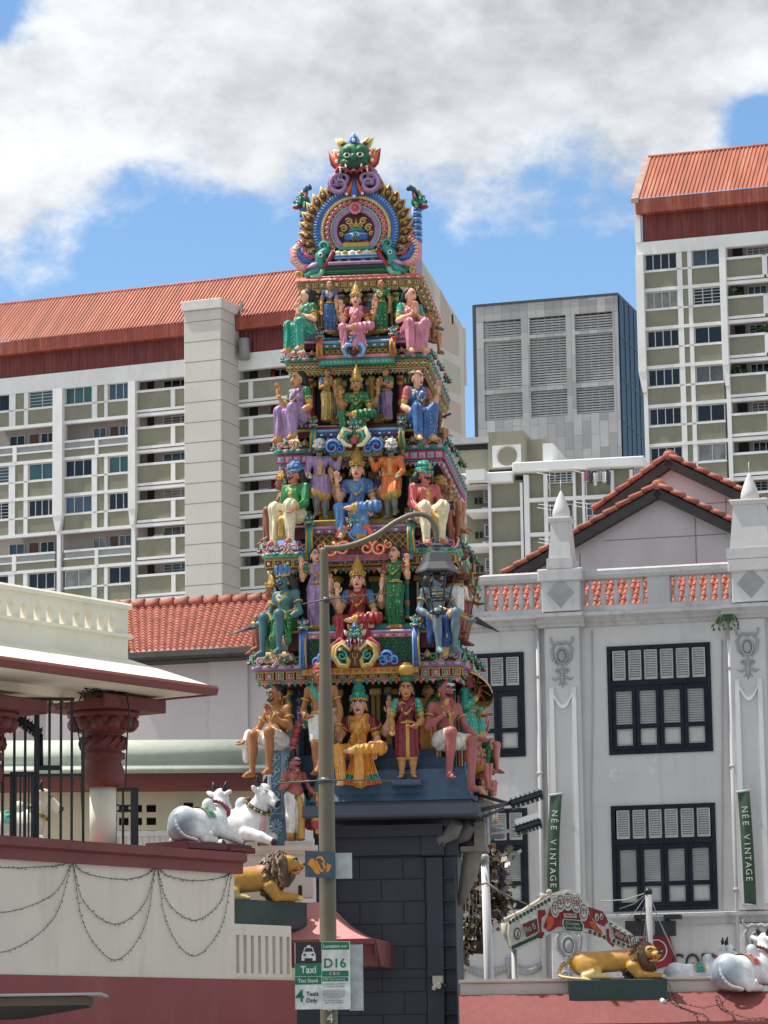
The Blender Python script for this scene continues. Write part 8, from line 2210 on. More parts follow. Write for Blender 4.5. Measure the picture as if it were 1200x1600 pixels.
# small guardian with club, and kneeling figure beside him
gz = at_top(G0,462,0.12,G0_top+0.07)
f = figure(461,gz,0.05,134,'stand',22,'pot-bellied guardian with topknot and gold club standing on the pink plinth','rose',False,'none','white','bare','red','none','none',arms=('chest',((.06,-.05,-.16),(.10,-.16,-.23),(0,-.4,-1))),stache=True,hy=15,belly=.014,ash=True,fr=G0,group='painted statues on the gate tower',neck=True)
H = f['H']; V = f['V']; g_ = Blob(.0125,.02*H)
for s in (-1,1): g_.chain([V(s*.055,0,.50),f['kn'][s],f['an'][s]],[.085*H,.068*H,.048*H])
g_.ell(V(0,0,.50),(.10*H,.09*H,.06*H),lab=1).chain([V(.03,-.09,.48),V(.06,-.085,.28),V(.06,-.06,.06)],[.03*H,.04*H,.045*H],lab=2)
g_.mesh('trousers',[CL['white'],CL['green'],GOLD],f['root'],lambda c,l: np.where(c[:,2]<.10*H,2,l))
hb = Blob(.0125,.012); hl = f['hl']; hb.ell(hl(0,.028,.034),(.077*H,.075*H,.064*H)).ell(hl(0,.03,.115),(.045*H,.045*H,.035*H)).ell(hl(0,.03,.155),(.03*H,.03*H,.025*H)); hb.mesh('hair',[HAIR],f['root'])
s,S_,e,wr,hd_,pc,sd,nr = f['AR'][1]
q = MB(); b0 = Vector(pc)+Vector((0,-.02,0)); q.lathe([(.016*H,-.05*H),(.016*H,.0),(.018*H,-.22*H+.0)][:2],b0,8,0); q.tube([b0+Vector((0,0,.06*H)),b0-Vector((0,0,.22*H))],.017*H,8,0)
q.lathe([(.02*H,-.42*H),(.035*H,-.40*H),(.03*H,-.37*H),(.075*H,-.33*H),(.07*H,-.27*H),(.085*H,-.25*H),(.03*H,-.22*H)],b0,14,ms=[0,0,1,1,0,0]); held(f,q,'club',[GOLD,pm('rose')])
f = figure(487,at_top(G0,487,0.30,G0_top+0.07)-22,0.30,120,'sit',50,'kneeling figure in teal and rose clothes behind the guardian, half hidden by the lamp post','tan',False,'dhoti','rose','coat','teal','bun','band',arms=('lap','namaste'),fr=G0,neck=False)
# carved blue-grey buttress with dragon head at the tower's left corner
Bf = Frame(445,1230,45.12,-3); sb = 1/Bf.ppm(445,1230)
bt = fthing(Bf,'carved_buttress','pale blue buttress painted with scrolling leaves beside the guardian','buttress',(Bf.u(441,1300),0,0))
X_ = lambda x,y,w=0: (Bf.u(x,y,w),w,Bf.z(x,y,w))
q = MB(); pp = [X_(421,1320),X_(421,1155),X_(440,1150),X_(455,1140),X_(466,1125),X_(466,1170),X_(462,1320)]
q.prism([(a,c) for a,_,c in pp],0,0.35); q.build('body',paint('buttress_blue',(96,132,152)),bt)
q = MB(); pale = 0
for i in range(6):
    y = 1165+i*19
    for s_ in (1,-1):
        c = X_(431+s_*3,y+(6 if s_<0 else 0)); q.tube([(x,-0.012,z) for x,_,z in spiral((c[0],c[2]),0.05,0.012,math.pi*(.5 if s_>0 else 1.5),1.1*s_,12)],0.011,5)
    c = X_(450,y); q.tube([(x,-0.012,z) for x,_,z in spiral((c[0],c[2]),0.045,0.012,0.5,1.1,12)],0.010,5)
for x in (422.5,441,444,460): q.tube([X_(x,1160,-0.008),X_(x,1280,-0.008)],0.010,5)
for i in range(10):
    c = X_(432,1292); a = 2*math.pi*i/10; q.tube([(c[0]+.02*math.cos(a),-.01,c[2]+.02*math.sin(a)),(c[0]+.09*math.cos(a),-.014,c[2]+.11*math.sin(a))],[.008,.02],5)
q.tube([X_(421,1288-16,-.01),X_(462,1286-16,-.01)],.010,5); q.build('leaf_scrolls',paint('scroll_pale',(176,204,220)),bt)
q = MB(); pts = [X_(470,1130,-.02),X_(463,1145,-.03),X_(458,1170,-.03),X_(456,1200,-.02)]
for i in range(11):
    t = i/10; P_ = catmull(pts,6); p_ = P_[int(t*(len(P_)-1))]; q.ball(p_,(.055,.05,.045),8,5,0 if i%2 else 1)
q.build('mane_beads',[pm('orange'),pm('rose')],bt)
q = MB(); yali(q,1.5); q.tube([(-2,0,8),(-10,-1,14),(-18,0,13)],[3,4,2],7,I_('slate')); q.xform(Matrix.Translation(X_(477,1130,-.05)) @ Matrix.Rotation(R(55),4,'Z') @ Matrix.Scale(sb,4)); hd = gbuild(q,'dragon_head',bt)
settle(Bf,bt)

# ------------------------------------------------------------------ street furniture
PL = Frame(513,1500,36,0)
ol = mat('olive_grey_post_paint',(0.15,0.125,0.082),0.5,0.1,2,bump=0.1,bscale=20,dirt=(0.07,0.065,0.05),dscale=1.5,damt=0.5)
pz = lambda y,x=510,w=0: PL.z(x,y,w); pu = lambda x,y=1300,w=0: PL.u(x,y,w); pp1 = 1/PL.ppm(510,1200)
xb = pu(513,1590)
xt = pu(507,862); zt_ = pz(862)
lp = fthing(PL,'street_lamp','tall olive brown lamp post with curved arm and black lantern before the tower','street lamp',(xb,0,0))
q = MB(); q.lathe([(0.10,0),(0.097,pz(1560)),(0.089,pz(1250)),(0.084,pz(1130)),(0.064,pz(1040)),(0.053,pz(950)),(0.048,zt_-0.02),(0.048,zt_+0.02),(0.040,zt_+0.04),(0.0,zt_+0.045)],(0,0,0),20); 
xb = (xb+xt)/2
q.xform(Matrix.Translation((xb,0,0))); po = q.build('post',ol,lp)
A_ = lambda x,y: (pu(x,y),0,pz(y,x))
arm_ = catmull([A_(507,857),A_(530,856),A_(556,850),A_(588,836),A_(618,816),A_(646,804),A_(668,807),A_(681,826),A_(683,848)],8)
q = MB(); q.tube(arm_,[0.037-0.010*i/(len(arm_)-1) for i in range(len(arm_))],10); q.build('arm',ol,lp)
lc_ = Vector(A_(682,850)); U = pp1
lm_ = mat('lantern_grey_metal',(0.085,0.088,0.09),0.4,0.15,5)
q = MB(); N8 = 6
q.lathe([(3*U,6*U),(4*U,2*U),(9*U,0),(11*U,-3*U),(6*U,-5*U),(6*U,-9*U),(10*U,-12*U),(21*U,-16*U),(25*U,-31*U),(34*U,-43*U),(34*U,-46*U),(28*U,-46*U)],lc_,N8,smooth=False); cp_ = q.build('lantern_roof',lm_,lp)
q = MB(); top = -46*U; bot = -88*U
for i in range(N8):
    a = 2*math.pi*i/N8; a2 = 2*math.pi*(i+1)/N8
    f0 = lambda r,a,z: lc_+Vector((r*math.cos(a),r*math.sin(a),z))
    q.tube([f0(28*U,a,top),f0(19*U,a,bot)],1.5*U,5); q.tube([f0(27*U,a,top-1*U),f0(27*U,a2,top-1*U)],1.6*U,5); q.tube([f0(19*U,a,bot),f0(19*U,a2,bot)],1.8*U,5); q.tube([f0(21*U,a,bot+9*U),f0(21*U,a2,bot+9*U)],0.9*U,5)
    q.tube([f0(19*U,a,bot),f0(13*U,a,bot-22*U)],1.2*U,5); q.tube([f0(13*U,a,bot-22*U),f0(13*U,a2,bot-22*U)],1.2*U,5); q.tube([f0(13*U,a,bot-22*U),f0(2*U,a,bot-25*U)],1.0*U,5)
q.ball(lc_+Vector((0,0,bot-27*U)),3.4*U,8,6); q.lathe([(7*U,top-1*U),(7*U,top-8*U),(3*U,top-12*U)],lc_,10); q.build('lantern_cage',mat('lantern_dark',(0.03,0.03,0.032),0.45,0.2,5),lp)
# rods clamped to the post
for yc,x0,x1,y0,y1 in ((938,473,615,946,928),(1220,432,617,1225,1221)):
    q = MB(); q.lathe([(0.095 if yc>1000 else 0.06,-0.03),(0.095 if yc>1000 else 0.06,0.03)],(pu(510,yc),0,pz(yc)),14); q.tube([(pu(x0,y0),-0.10,pz(y0,x0)),(pu(510,yc),-0.10,pz(yc)),(pu(x1,y1),-0.10,pz(y1,x1))],0.008,6); q.build('banner_rod',lm_,lp)
q = MB()
text_obj('3',0.15,txt_at(pu(516,1573),-0.101,pz(1574)),whit,lp,'post_number',0.002); text_obj('4',0.15,txt_at(pu(516,1590),-0.101,pz(1592)),whit,lp,'post_number',0.002)
settle(PL,lp)
# transport sign
SG = paint('sign_slate',(62,82,98),0.35); SO = paint('sign_orange',(226,142,28),0.35); SGN = paint('sign_green',(12,116,80),0.35); SW = paint('sign_white',(222,222,216),0.35); SK_ = paint('sign_dark',(44,24,28),0.4); SGR = paint('sign_grey',(176,180,182),0.4); TXG = paint('sign_text_dark',(20,60,50),0.4); TXL = paint('sign_text_grey',(150,150,148),0.5)
def plate(mb, x0,x1,y0,y1, yy, th=0.02, m=0, sk=0.0):
    a0,c0 = pu(x0,y0),pu(x1,y0); za,zb = pz(y1),pz(y0); zs = (c0-a0)*sk
    vs = [(a0,yy,za),(c0,yy,za+zs),(c0,yy,zb+zs),(a0,yy,zb),(a0,yy+th,za),(c0,yy+th,za+zs),(c0,yy+th,zb+zs),(a0,yy+th,zb)]
    mb.add(vs,[(0,1,2,3),(4,7,6,5),(0,4,5,1),(1,5,6,2),(2,6,7,3),(3,7,4,0)],m)
st = fthing(PL,'transport_sign','small slate square sign with orange interlocked emblem on the lamp post','sign',(pu(500,1350),-0.14,pz(1350)))
q = MB(); plate(q,477,524,1330,1371,-0.16,0.02,0,-0.07); q.build('plate',SG,st)
q = MB(); plate(q,524,550,1334,1374,-0.11,0.02); q.build('back_plate',SGR,st)
q = MB(); e_ = lambda zx,zy: (pu(440+zx/5,1280+zy/5,-0.163),pz(1280+zy/5,500,-0.163))
def wavy(P_,m=0):
    pts = [e_(*p) for p in P_]; q.prism(pts,-0.166,-0.161)
wavy([(205,350),(222,310),(250,305),(262,345),(290,395),(300,425),(285,432),(262,420),(240,385)]); wavy([(258,322),(275,320),(290,352),(312,392),(332,398),(322,412),(302,410),(282,380)])
wavy([(258,312),(285,290),(315,288),(330,310),(345,345),(360,360),(335,352),(318,322),(300,305)]); wavy([(352,345),(392,362),(368,408),(345,412),(355,380),(335,340)]); wavy([(312,335),(330,345),(350,378),(330,396),(322,370)])
q.build('emblem',SO,st)
q = MB(); q.lathe([(0.10,-0.02),(0.10,0.02)],(xb,0,pz(1352)),14); q.box(xb-0.05,xb+0.05,-0.15,-0.08,pz(1358),pz(1346)); q.build('clamp',ol,st)
settle(PL,st)
tx = fthing(PL,'taxi_stand_sign','green and white taxi stand sign with the words Taxi and D16 on the lamp post','sign',(pu(505,1525),-0.14,pz(1525)))
q = MB(); plate(q,545,567,1477,1580,-0.10,0.03); q.build('back_panel',SGR,tx)
y0_ = -0.16
q = MB(); plate(q,461,503.5,1473,1577,y0_,0.025); q.build('left_panel',SW,tx)
q = MB(); plate(q,503.8,547,1472,1578,y0_,0.025); q.build('right_panel',SW,tx)
Zs = lambda zy: 1280+zy/5
def blk(nm,zx0,zx1,zy0,zy1,m,d=0.003): 
    q = MB(); plate(q,440+zx0/5,440+zx1/5,Zs(zy0),Zs(zy1),y0_-d,d-0.0005); return q.build(nm,m,tx)
blk('dark_field',110,313,962,1128,SK_); blk('green_band',108,313,1128,1228,SGN); blk('green_band',106,313,1232,1292,SGN)
blk('green_band',318,528,964,1024,SGN); blk('green_band',318,524,1188,1234,SGN); blk('green_band',318,522,1239,1270,SGN)
def lt(s_,zx,zy,hz,m,wz=None,sp=1.0): text_obj(s_,hz/5*pp1*1.38,txt_at(pu(440+zx/5,Zs(zy)),y0_-0.005,pz(Zs(zy),500)),m,tx,'lettering',0.0015,space=sp,width=wz/5*pp1 if wz else None, bold=0.018 if hz > 20 else 0.0)
lt('Taxi',212,1180,56,SW,120); lt('Taxi Stand',209,1264,28,SW,152); lt('4',146,1384,92,SGN,66); lt('Taxis',243,1367,34,TXG,96); lt('Only',238,1418,34,TXG,88)
lt('Location no:',420,998,24,SW,180); lt('D16',417,1133,72,SGN,168); lt('C B D',415,1212,24,SW,80); lt('LTA Taxi Advisory',413,1256,18,SW,168)
for k,(zy,wz) in enumerate(((1290,180),(1308,160),(1338,160),(1350,172),(1362,165),(1374,172),(1386,160),(1398,120),(1418,150),(1436,140))): lt(('It is illegal for taxi drivers','to tout and overcharge','passengers must be picked up at','the taxi stand and drivers shall','go by the meter for every journey','made from here within the zone','at all times of day and of night','and carry their fare','For enquiries or feedback','please call the hotline')[k],412,zy,13 if k in(0,1,8,9) else 9,TXL,wz)
# cab pictogram
q = MB(); g2 = lambda zx,zy: (pu(440+zx/5,Zs(zy)),pz(Zs(zy),500))
q.prism([g2(*p) for p in ((160,1108),(160,1060),(172,1040),(184,1004),(246,1004),(256,1040),(268,1060),(268,1108),(246,1108),(246,1088),(182,1088),(182,1108))],y0_-0.006,y0_-0.003,0); q.prism([g2(*p) for p in ((200,1002),(202,988),(228,988),(230,1002))],y0_-0.006,y0_-0.003,0)
q.prism([g2(*p) for p in ((180,1038),(190,1010),(240,1010),(249,1038))],y0_-0.008,y0_-0.006,1)
for c in (182,246): q.prism([(g2(c,1062)[0]+0.012*math.cos(a)*1.3,g2(c,1062)[1]+0.012*math.sin(a)) for a in [2*math.pi*i/10 for i in range(10)]],y0_-0.008,y0_-0.006,1)
q.build('cab_pictogram',[SW,SK_],tx)
q = MB(); q.lathe([(0.112,-0.02),(0.112,0.02)],(xb,0,pz(1500)),14); q.lathe([(0.112,-0.02),(0.112,0.02)],(xb,0,pz(1560)),14); q.box(xb-0.06,xb+0.06,-0.135,-0.09,pz(1565),pz(1495)); q.build('clamp',ol,tx)
settle(PL,tx)

# ---- iron fence, truss and lamp on the porch wall
FN = Frame(60,1250,39.9,6); fu = lambda x,y=1250,w=0: FN.u(x,y,w); fz = lambda y,x=60,w=0: FN.z(x,y,w)
fn = fthing(FN,'iron_fence','black iron railing with tall upright bars beside the red column','fence',(fu(65),0,0))
q = MB(); q.box(fu(-40),fu(116),-0.02,0.02,fz(1095),fz(1090)); q.box(fu(-40),fu(132),-0.02,0.02,fz(1214),fz(1209)); q.box(fu(112),fu(131),-0.015,0.015,fz(1144),fz(1140)); q.build('rail',black_m,fn)
for i,x in enumerate((-15,4,22,39,57,77,95,112,130)):
    th = 0.034 if x==57 else 0.017; q = MB(); q.box(fu(x)-th,fu(x)+th,-th,th,fz(1318),fz(1092 if x<120 else 1141)); q.build('bar',black_m,fn)
for i,x in enumerate((18,25,32,38,45,51)): q = MB(); th=0.012 if 18<x<51 else 0.02; q.box(fu(x)-th,fu(x)+th,-0.2-th,-0.2+th,fz(1318),fz(1210)); q.build('bar',black_m,fn)
q = MB(); q.box(fu(16),fu(54),-0.22,-0.18,fz(1213),fz(1208)); q.build('rail',black_m,fn)
for i in range(6):
    x = 12+i*17; q = MB()
    for a in (-.6,0,.6): q.tube([(fu(x),0,fz(1096)),(fu(x)+.05*math.sin(a),0,fz(1096)-.07*math.cos(a))],[.012,.018],5)
    q.build('leaf_ornament',mat('old_gilt',(0.18,0.14,0.07),0.5,0.3,6),fn)
settle(FN,fn)
T2 = Frame(195,1280,41.4,10); a,c,z0_,z1_ = T2.u(179,1280),T2.u(210,1280),T2.z(195,1330),T2.z(195,1231)
q = MB(); 
for x,th in ((a,.028),((a+c)/2-.02,.014),(c,.05)): q.box(x-th,x+th,-.03,.03,z0_,z1_-0.04)
q.box(a-.03,c+.05,-.03,.03,z1_-.04,z1_); 
for zz_ in (z1_-.22,z1_-.30): q.box(a,c,-.012,.012,zz_-.012,zz_)
q.tube([(a,0,z1_-.20),(c,0,z1_-.32)],.01,5); q.tube([(a,0,z1_-.32),(c,0,z1_-.20)],.01,5)
o = q.build('iron_stand',black_m); o.matrix_world = T2.M; tag(o,'narrow black iron stand with crossed braces right of the red column','stand')
def flood(fr,pts,w,nm,lab,lens=True):
    (x0,y0),(x1,y1) = pts; p0 = fr.p(x0,y0,w); p1 = fr.p(x1,y1,w); d = p1-p0; L = d.length; an = math.atan2(d.z,d.x)
    root = thing(nm,lab,'floodlight',fr.world((p0+p1)/2),fr.a,'black lamp bars')
    M = Matrix.Rotation(-an,4,'Y'); q = MB(); q.bev(-L/2,L/2,-.08,.08,-.045,.045,.02); 
    for k in range(7):
        x = -L/2+L*(k+.5)/7; q.box(x-L*.05,x+L*.05,-.09,.09,-.085,-.046); q.box(x-.006,x+.006,-.085,.085,.045,.07)
    q.xform(M); q.build('lamp_body',black_m,root)
    if lens: q = MB(); q.bev(-L/2+.02,L/2-.02,-.085,.075,.05,.14,.01); q.xform(M); q.build('top_plate',mat('bright_aluminium',(0.75,0.77,0.78),0.3,0.05,4),root)
    return root,L,M
r,L,M = flood(FN,((28,1122),(64,1146)),0.08,'floodlight','black slatted floodlight clamped to the iron fence by the red column',False)
q = MB(); q.tube([(L*.4,0,-.1),(L*.42,0,-.5)],.03,6); q.box(L*.3,L*1.1,-.03,.03,-.56,-.5); q.build('bracket',black_m,r)
TWF = GP
r,L,M = flood(TWF,((797,1256),(848,1239)),0.4,'floodlight','long black lamp bar pointing right from the tower base, upper of the pair',False)
q = MB(); c0 = Vector(((TWF.p(797,1256,0.4)+TWF.p(848,1239,0.4))/2)); e = lambda x,y,w=0.4: TWF.p(x,y,w)-c0
q.tube([e(742,1268),e(800,1254)],.03,6); q.tube([e(742,1240,0.9),e(796,1256)],.026,6); q.tube([e(742,1282),e(788,1263)],.022,6); q.build('bracket',mat('bracket_steel',(0.07,0.075,0.085),0.45,0.2,4),r)
r,L,M = flood(TWF,((806,1297),(846,1284)),0.4,'floodlight','shorter lamp bar with shiny top plate below the long black one',True)
q = MB(); c0 = Vector(((TWF.p(806,1297,0.4)+TWF.p(846,1284,0.4))/2)); q.tube([e(766,1303),e(806,1298)],.018,6); q.tube([e(766,1290),e(800,1299)],.016,6); q.tube([e(764,1290),e(788,1287)],.014,6); q.tube([e(762,1278),e(764,1320)],.02,6); q.bev(*(lambda A,B:(A.x,B.x,A.y-.05,A.y+.05,B.z-.02,B.z+.05))(e(800,1297),e(815,1290)),.01); q.build('bracket',pipe_m,r)
# small cameras
for fr_,x,y,w,lab in ((GP,684,1535,0.30,'small cream security camera on the dark tower base'),(Qw,1033,1560,-0.12,'small white security camera below the right green lion plinth')):
    p = fr_.p(x,y,w); r = thing('security_camera',lab,'camera',fr_.world(p),fr_.a,'security cameras')
    q = MB(); q.bev(-.07,.07,-.05,.08,-.02,.09,.01); q.build('junction_box',mat('aged_plastic',(0.50,0.45,0.33),0.5,0.1,5) if fr_ is GP else SW,r)
    q = MB(); q.tube([(.0,-.06,-.02),(.03,-.16,-.06)],.035,10,0); q.ball((.08,-.10,-.05),.038,8,6,1); q.tube([(-.02,-.04,-.02),(-.05,-.10,-.09)],.03,8,0); q.build('lens_head',[SW,black_m],r)
q = MB(); q.tube([GP.p(x,y,0.37) for x,y in ((540,1530),(600,1529),(650,1528),(682,1527))],0.008,5); o = q.build('cable',black_m); o.matrix_world = GP.M; tag(o,'thin dark cable running across the tower base to the camera','cable')

# ---- string lights
def strings(fr, sw, w, lab, drop_m, group):
    q = MB(); rr = random.Random(5)
    for (x0,y0,x1,y1,xm,ym) in sw:
        P_ = [fr.p(x0,y0,w),fr.p((x0*.72+xm*.28),(y0*.35+ym*.65),w),fr.p(xm,ym,w),fr.p((x1*.72+xm*.28),(y1*.35+ym*.65),w),fr.p(x1,y1,w)]
        C_ = catmull(P_,10); q.tube(C_,0.0038,4)
        for i in range(1,len(C_)):
            p_ = C_[i]; d_ = Vector((rr.uniform(-1,1),-.3,rr.uniform(-.9,.6)))*0.036; q.tube([p_,p_+d_],[.007,.003],4)
    o = q.build('string_lights',mat('dark_flex',(0.055,0.05,0.045),0.6,0.3,8)); o.matrix_world = fr.M; tag(o,lab,'string lights',group)
strings(S,[(-60,1345,112,1347,20,1356),(-60,1350,112,1350,0,1426),(-70,1352,112,1350,0,1488),(114,1347,243,1353,190,1374),(114,1349,243,1355,180,1444),(114,1350,243,1356,180,1500),(246,1354,362,1362,305,1376),(246,1355,358,1364,303,1438),(246,1356,362,1364,303,1494)],-0.02,'drooping swags of dark string lights across the cream street wall',0,'swags of string lights')
strings(Qw,[(1043,1535,1140,1556,1092,1574),(1043,1548,1092,1598,1066,1576),(1050,1552,1110,1600,1082,1580),(1118,1556,1150,1600,1136,1582),(1122,1554,1200,1592,1165,1590)],-0.60,'tangled swags of dark string lights on the red slope by the right lion',0,'swags of string lights')
# wires on the capital
q = MB()
for k in range(16):
    x,y = 165+rnd.uniform(-30,25),1090+rnd.uniform(-6,3); q.tube([S.p(x,y,-.1),S.p(x+rnd.uniform(-18,18),y+rnd.uniform(-14,4),-.2),S.p(x+rnd.uniform(-30,35),y+rnd.uniform(-6,6),-.12)],.009,4)
q.tube([S.p(x,y,-.25) for x,y in ((198,1088),(202,1110),(199,1150),(197,1200),(196,1235))],.010,5); q.tube([S.p(x,y,-.25) for x,y in ((120,1130),(128,1180),(127,1240),(131,1318))],.008,5)
o = q.build('wiring',black_m); o.matrix_world = S.M; tag(o,'loose black wiring tangled on top of the red column capital','wiring')

# ---- white pole, fairy-lit foliage, grey post
WPf = Frame(762,1430,50,0); wu = lambda x,y=1430,w=0: WPf.u(x,y,w); wz_ = lambda y,x=762,w=0: WPf.z(x,y,w)
o = fthing(WPf,'white_pole','plain white painted pole with a cap standing in front of the leafy plant','pole',(wu(763,1500),0,0))
q = MB(); q.tube([(wu(764,1525),0,0),(wu(764,1525),0,wz_(1525)),(wu(757.5,1345),0,wz_(1345))],[.075,.075,.06],12); q.build('shaft',whit,o)
q = MB(); q.lathe([(.075,0),(.075,.10),(.05,.13)],(wu(757,1348),0,wz_(1348)),12); q.lathe([(.068,0),(.068,.03)],(wu(759,1382),0,wz_(1382)),12); q.build('cap',pipe_m,o); settle(WPf,o)
GPf = Frame(1013,1440,50,0)
o = fthing(GPf,'grey_post','slim grey post with a bundle of wires at its top, behind the right lion','post',(GPf.u(1014,1480),0,0))
q = MB(); q.tube([(GPf.u(1015,1520),0,0),(GPf.u(1013,1394),0,GPf.z(1013,1394))],.055,10); q.build('shaft',orn,o)
q = MB(); p = GPf.p(1013,1394); q.ball(p,.07,8,6,1)
for x,y in ((968,1420),(940,1408),(1000,1430),(1050,1480),(1058,1500),(1005,1475),(975,1440)): q.tube([p,(p+GPf.p(x,y))/2-Vector((0,0,.05)),GPf.p(x,y)],.008,4)
q.build('wire_bundle',[pipe_m,black_m],o); settle(GPf,o)
# plant
fo = [paint('leaf_bronze',(96,62,40),0.25,0.3),paint('leaf_olive',(84,84,48),0.3,0.3),paint('leaf_brown',(66,44,34),0.3,0.3),paint('leaf_glint',(196,188,170),0.3,0.2)]  # the palest leaves are glints, their sparkle put into the colour
PF = Frame(750,1400,53,0); r = fthing(PF,'leafy_plant','bronze and olive leafed plant wrapped in fairy lights beside the tower base','plant',(PF.u(750,1500),0,0))
q = MB(); rr = random.Random(9)
def leafq(p,s,m):
    a = Vector((rr.gauss(0,1),rr.gauss(0,1),rr.gauss(0,1)-.6)).normalized()*s; b_ = a.cross(Vector((rr.gauss(0,1),rr.gauss(0,1),rr.gauss(0,1)))).normalized()*s*.34
    q.add([p,p+a*.45+b_,p+a,p+a*.45-b_],[(0,1,2,3)],m)
for i in range(1700):
    t = rr.random()
    if i < 330: x = rr.gauss(752,18); y = rr.gauss(1340,9)-abs(x-752)*.05
    elif i < 950: x = rr.gauss(735,13)+14*rr.random(); y = rr.uniform(1345,1462)
    elif i < 1080: x = rr.gauss(782,8); y = rr.gauss(1410,16)
    else: x = rr.gauss(724,5); y = rr.gauss(1472,8)
    leafq(PF.p(x,y,rr.gauss(0,.18)),rr.uniform(.09,.19),rr.choice((0,0,1,1,2,2,2,3)))
q.build('foliage',fo,r)
q = MB()
for i in range(16): x = rr.uniform(722,770); q.tube([PF.p(750+rr.uniform(-8,8),1490,0),PF.p((x+750)/2,1420,rr.gauss(0,.1)),PF.p(x,1340+rr.uniform(-10,30),rr.gauss(0,.15))],[.03,.018,.006],5)
q.build('stem',paint('stem_brown',(62,46,36)),r)
q = MB()
for i in range(9): x = 716+i*5.5; q.tube([PF.p(x,1350+rr.uniform(-8,8),-.25),PF.p(x+1,1400,-.27),PF.p(x+rr.uniform(-1,2),1460,-.25)],.006,4); [q.ball(PF.p(x+.7,1360+k*9+rr.uniform(-3,3),-.27),.014,5,4) for k in range(11)]
q.build('fairy_lights',mat('bulb_clear',(0.55,0.52,0.42),0.2,0.2,9),r)
settle(PF,r)
q = MB()
for (pts) in (((722,1352),(745,1345),(757,1342)),((760,1382),(800,1402),(838,1420)),((760,1378),(790,1400),(812,1440)),((838,1400),(870,1398),(905,1402))): q.tube([WPf.p(x,y,-.1) for x,y in pts],.007,4)
o = q.build('overhead_wires',mat('twine',(0.33,0.30,0.25),0.8,0.2,6)); o.matrix_world = WPf.M; tag(o,'thin pale wires strung from the white pole to the market arch','wires')

# ---- market arch sign
AR_ = Frame(892,1440,51,4); au = lambda x,y=1440,w=0: AR_.u(x,y,w); az_ = lambda x,y,w=0: AR_.z(x,y,w)
ar = fthing(AR_,'market_arch','painted wooden market arch in red, white and green with round Chinese characters','arch sign',(au(892),0,az_(892,1450)))
AW = paint('arch_white',(214,214,206),0.5); AG = paint('arch_green',(30,78,58),0.5); ARD = paint('arch_red',(150,30,36),0.5); ABR = paint('arch_brown',(116,46,38),0.5); AOR = paint('arch_orange',(206,92,36),0.5); AWD = mat('bare_wood',(0.30,0.25,0.18),0.8,0.3,4)
P2 = lambda L_,w=0: [(au(x,y,w),az_(x,y,w)) for x,y in L_]
z2 = lambda zx,zy: (780+zx/5.4545,1380+zy/5.4545)
out = [(796,1440),(802,1433),(842,1411),(858,1400),(868,1394),(887,1388),(905,1395),(917,1407),(926,1420),(950,1434),(985,1457),(1006,1476),(1006,1492),(975,1479),(945,1463),(920,1456),(893,1453),(862,1457),(846,1466),(810,1485),(798,1478),(794,1460)]
q = MB(); q.prism(P2(out),0.05,0.45); q.build('box_frame',AWD,ar)
q = MB(); q.prism(P2(out),0.0,0.05); q.build('front_board',AW,ar)
q = MB(); 
for i in range(34):
    t = i/33
    for (A,B) in (((797,1438),(858,1403)),((802,1483),(848,1462)),((926,1423),(1004,1475)),((922,1459),(1004,1490))):
        if i%2 or i > 22: continue
        tt = i/22; x = A[0]+(B[0]-A[0])*tt; y = A[1]+(B[1]-A[1])*tt; dy = 3 if A[1] < B[1] or A[1]==1438 else -3
        dy = 3 if A in ((797,1438),(926,1423)) else -3
        c = AR_.p(x,y+dy,0); q.box(c.x-.022,c.x+.022,-.006,0,c.z-.028,c.z+.028)
q.build('green_chequers',AG,ar)
q = MB(); q.prism(P2([(849,1448),(858,1425),(864,1405),(887,1394),(908,1405),(918,1425),(928,1440),(940,1456),(925,1452),(905,1448),(872,1448),(858,1456)]),-.012,0); q.build('red_panel',ARD,ar)
q = MB(); q.prism(P2([z2(*p) for p in ((395,300),(430,275),(465,300),(460,350),(430,400),(400,395),(410,350))]),-.022,-.012); q.prism(P2([z2(*p) for p in ((760,330),(800,320),(830,370),(870,400),(885,440),(840,425),(790,380))]),-.022,-.012); q.build('flame_motifs',AOR,ar)
q = MB(); q.prism(P2([z2(*p) for p in ((330,230),(390,225),(400,260),(360,300),(360,400),(375,470),(340,470),(325,400))]),-.012,0); q.prism(P2([z2(*p) for p in ((910,390),(935,385),(940,500),(980,520),(975,550),(920,500))]),-.012,0); q.prism(P2([z2(*p) for p in ((755,200),(880,240),(920,300),(900,370),(850,350),(780,280))]),-.012,0); q.build('red_ornaments',ARD,ar)
han = '牛车水夜市'
for k,(zx,zy,rx,ry) in enumerate(((475,215,34,72),(520,165,36,74),(582,152,42,76),(655,175,40,74),(717,243,36,76))):
    c = AR_.p(*z2(zx,zy),0); s_ = 1/AR_.ppm(890,1420)/5.4545
    el = lambda f: [(c.x+rx*s_*f*math.cos(a),c.z+ry*s_*f*math.sin(a)) for a in [2*math.pi*i/20 for i in range(20)]]
    yy = -.03-.004*(k%2)
    q = MB(); q.prism(el(1.1),yy,0,0); q.prism(el(.84),yy-.004,yy-.0005,1); q.prism(el(.70),yy-.008,yy-.0045,0); me_ = q.build('medallion',[AW,AG],ar)
    text_obj(han[k],62*s_,txt_at(c.x,yy-.011,c.z),ARD,me_,'lettering',.002)
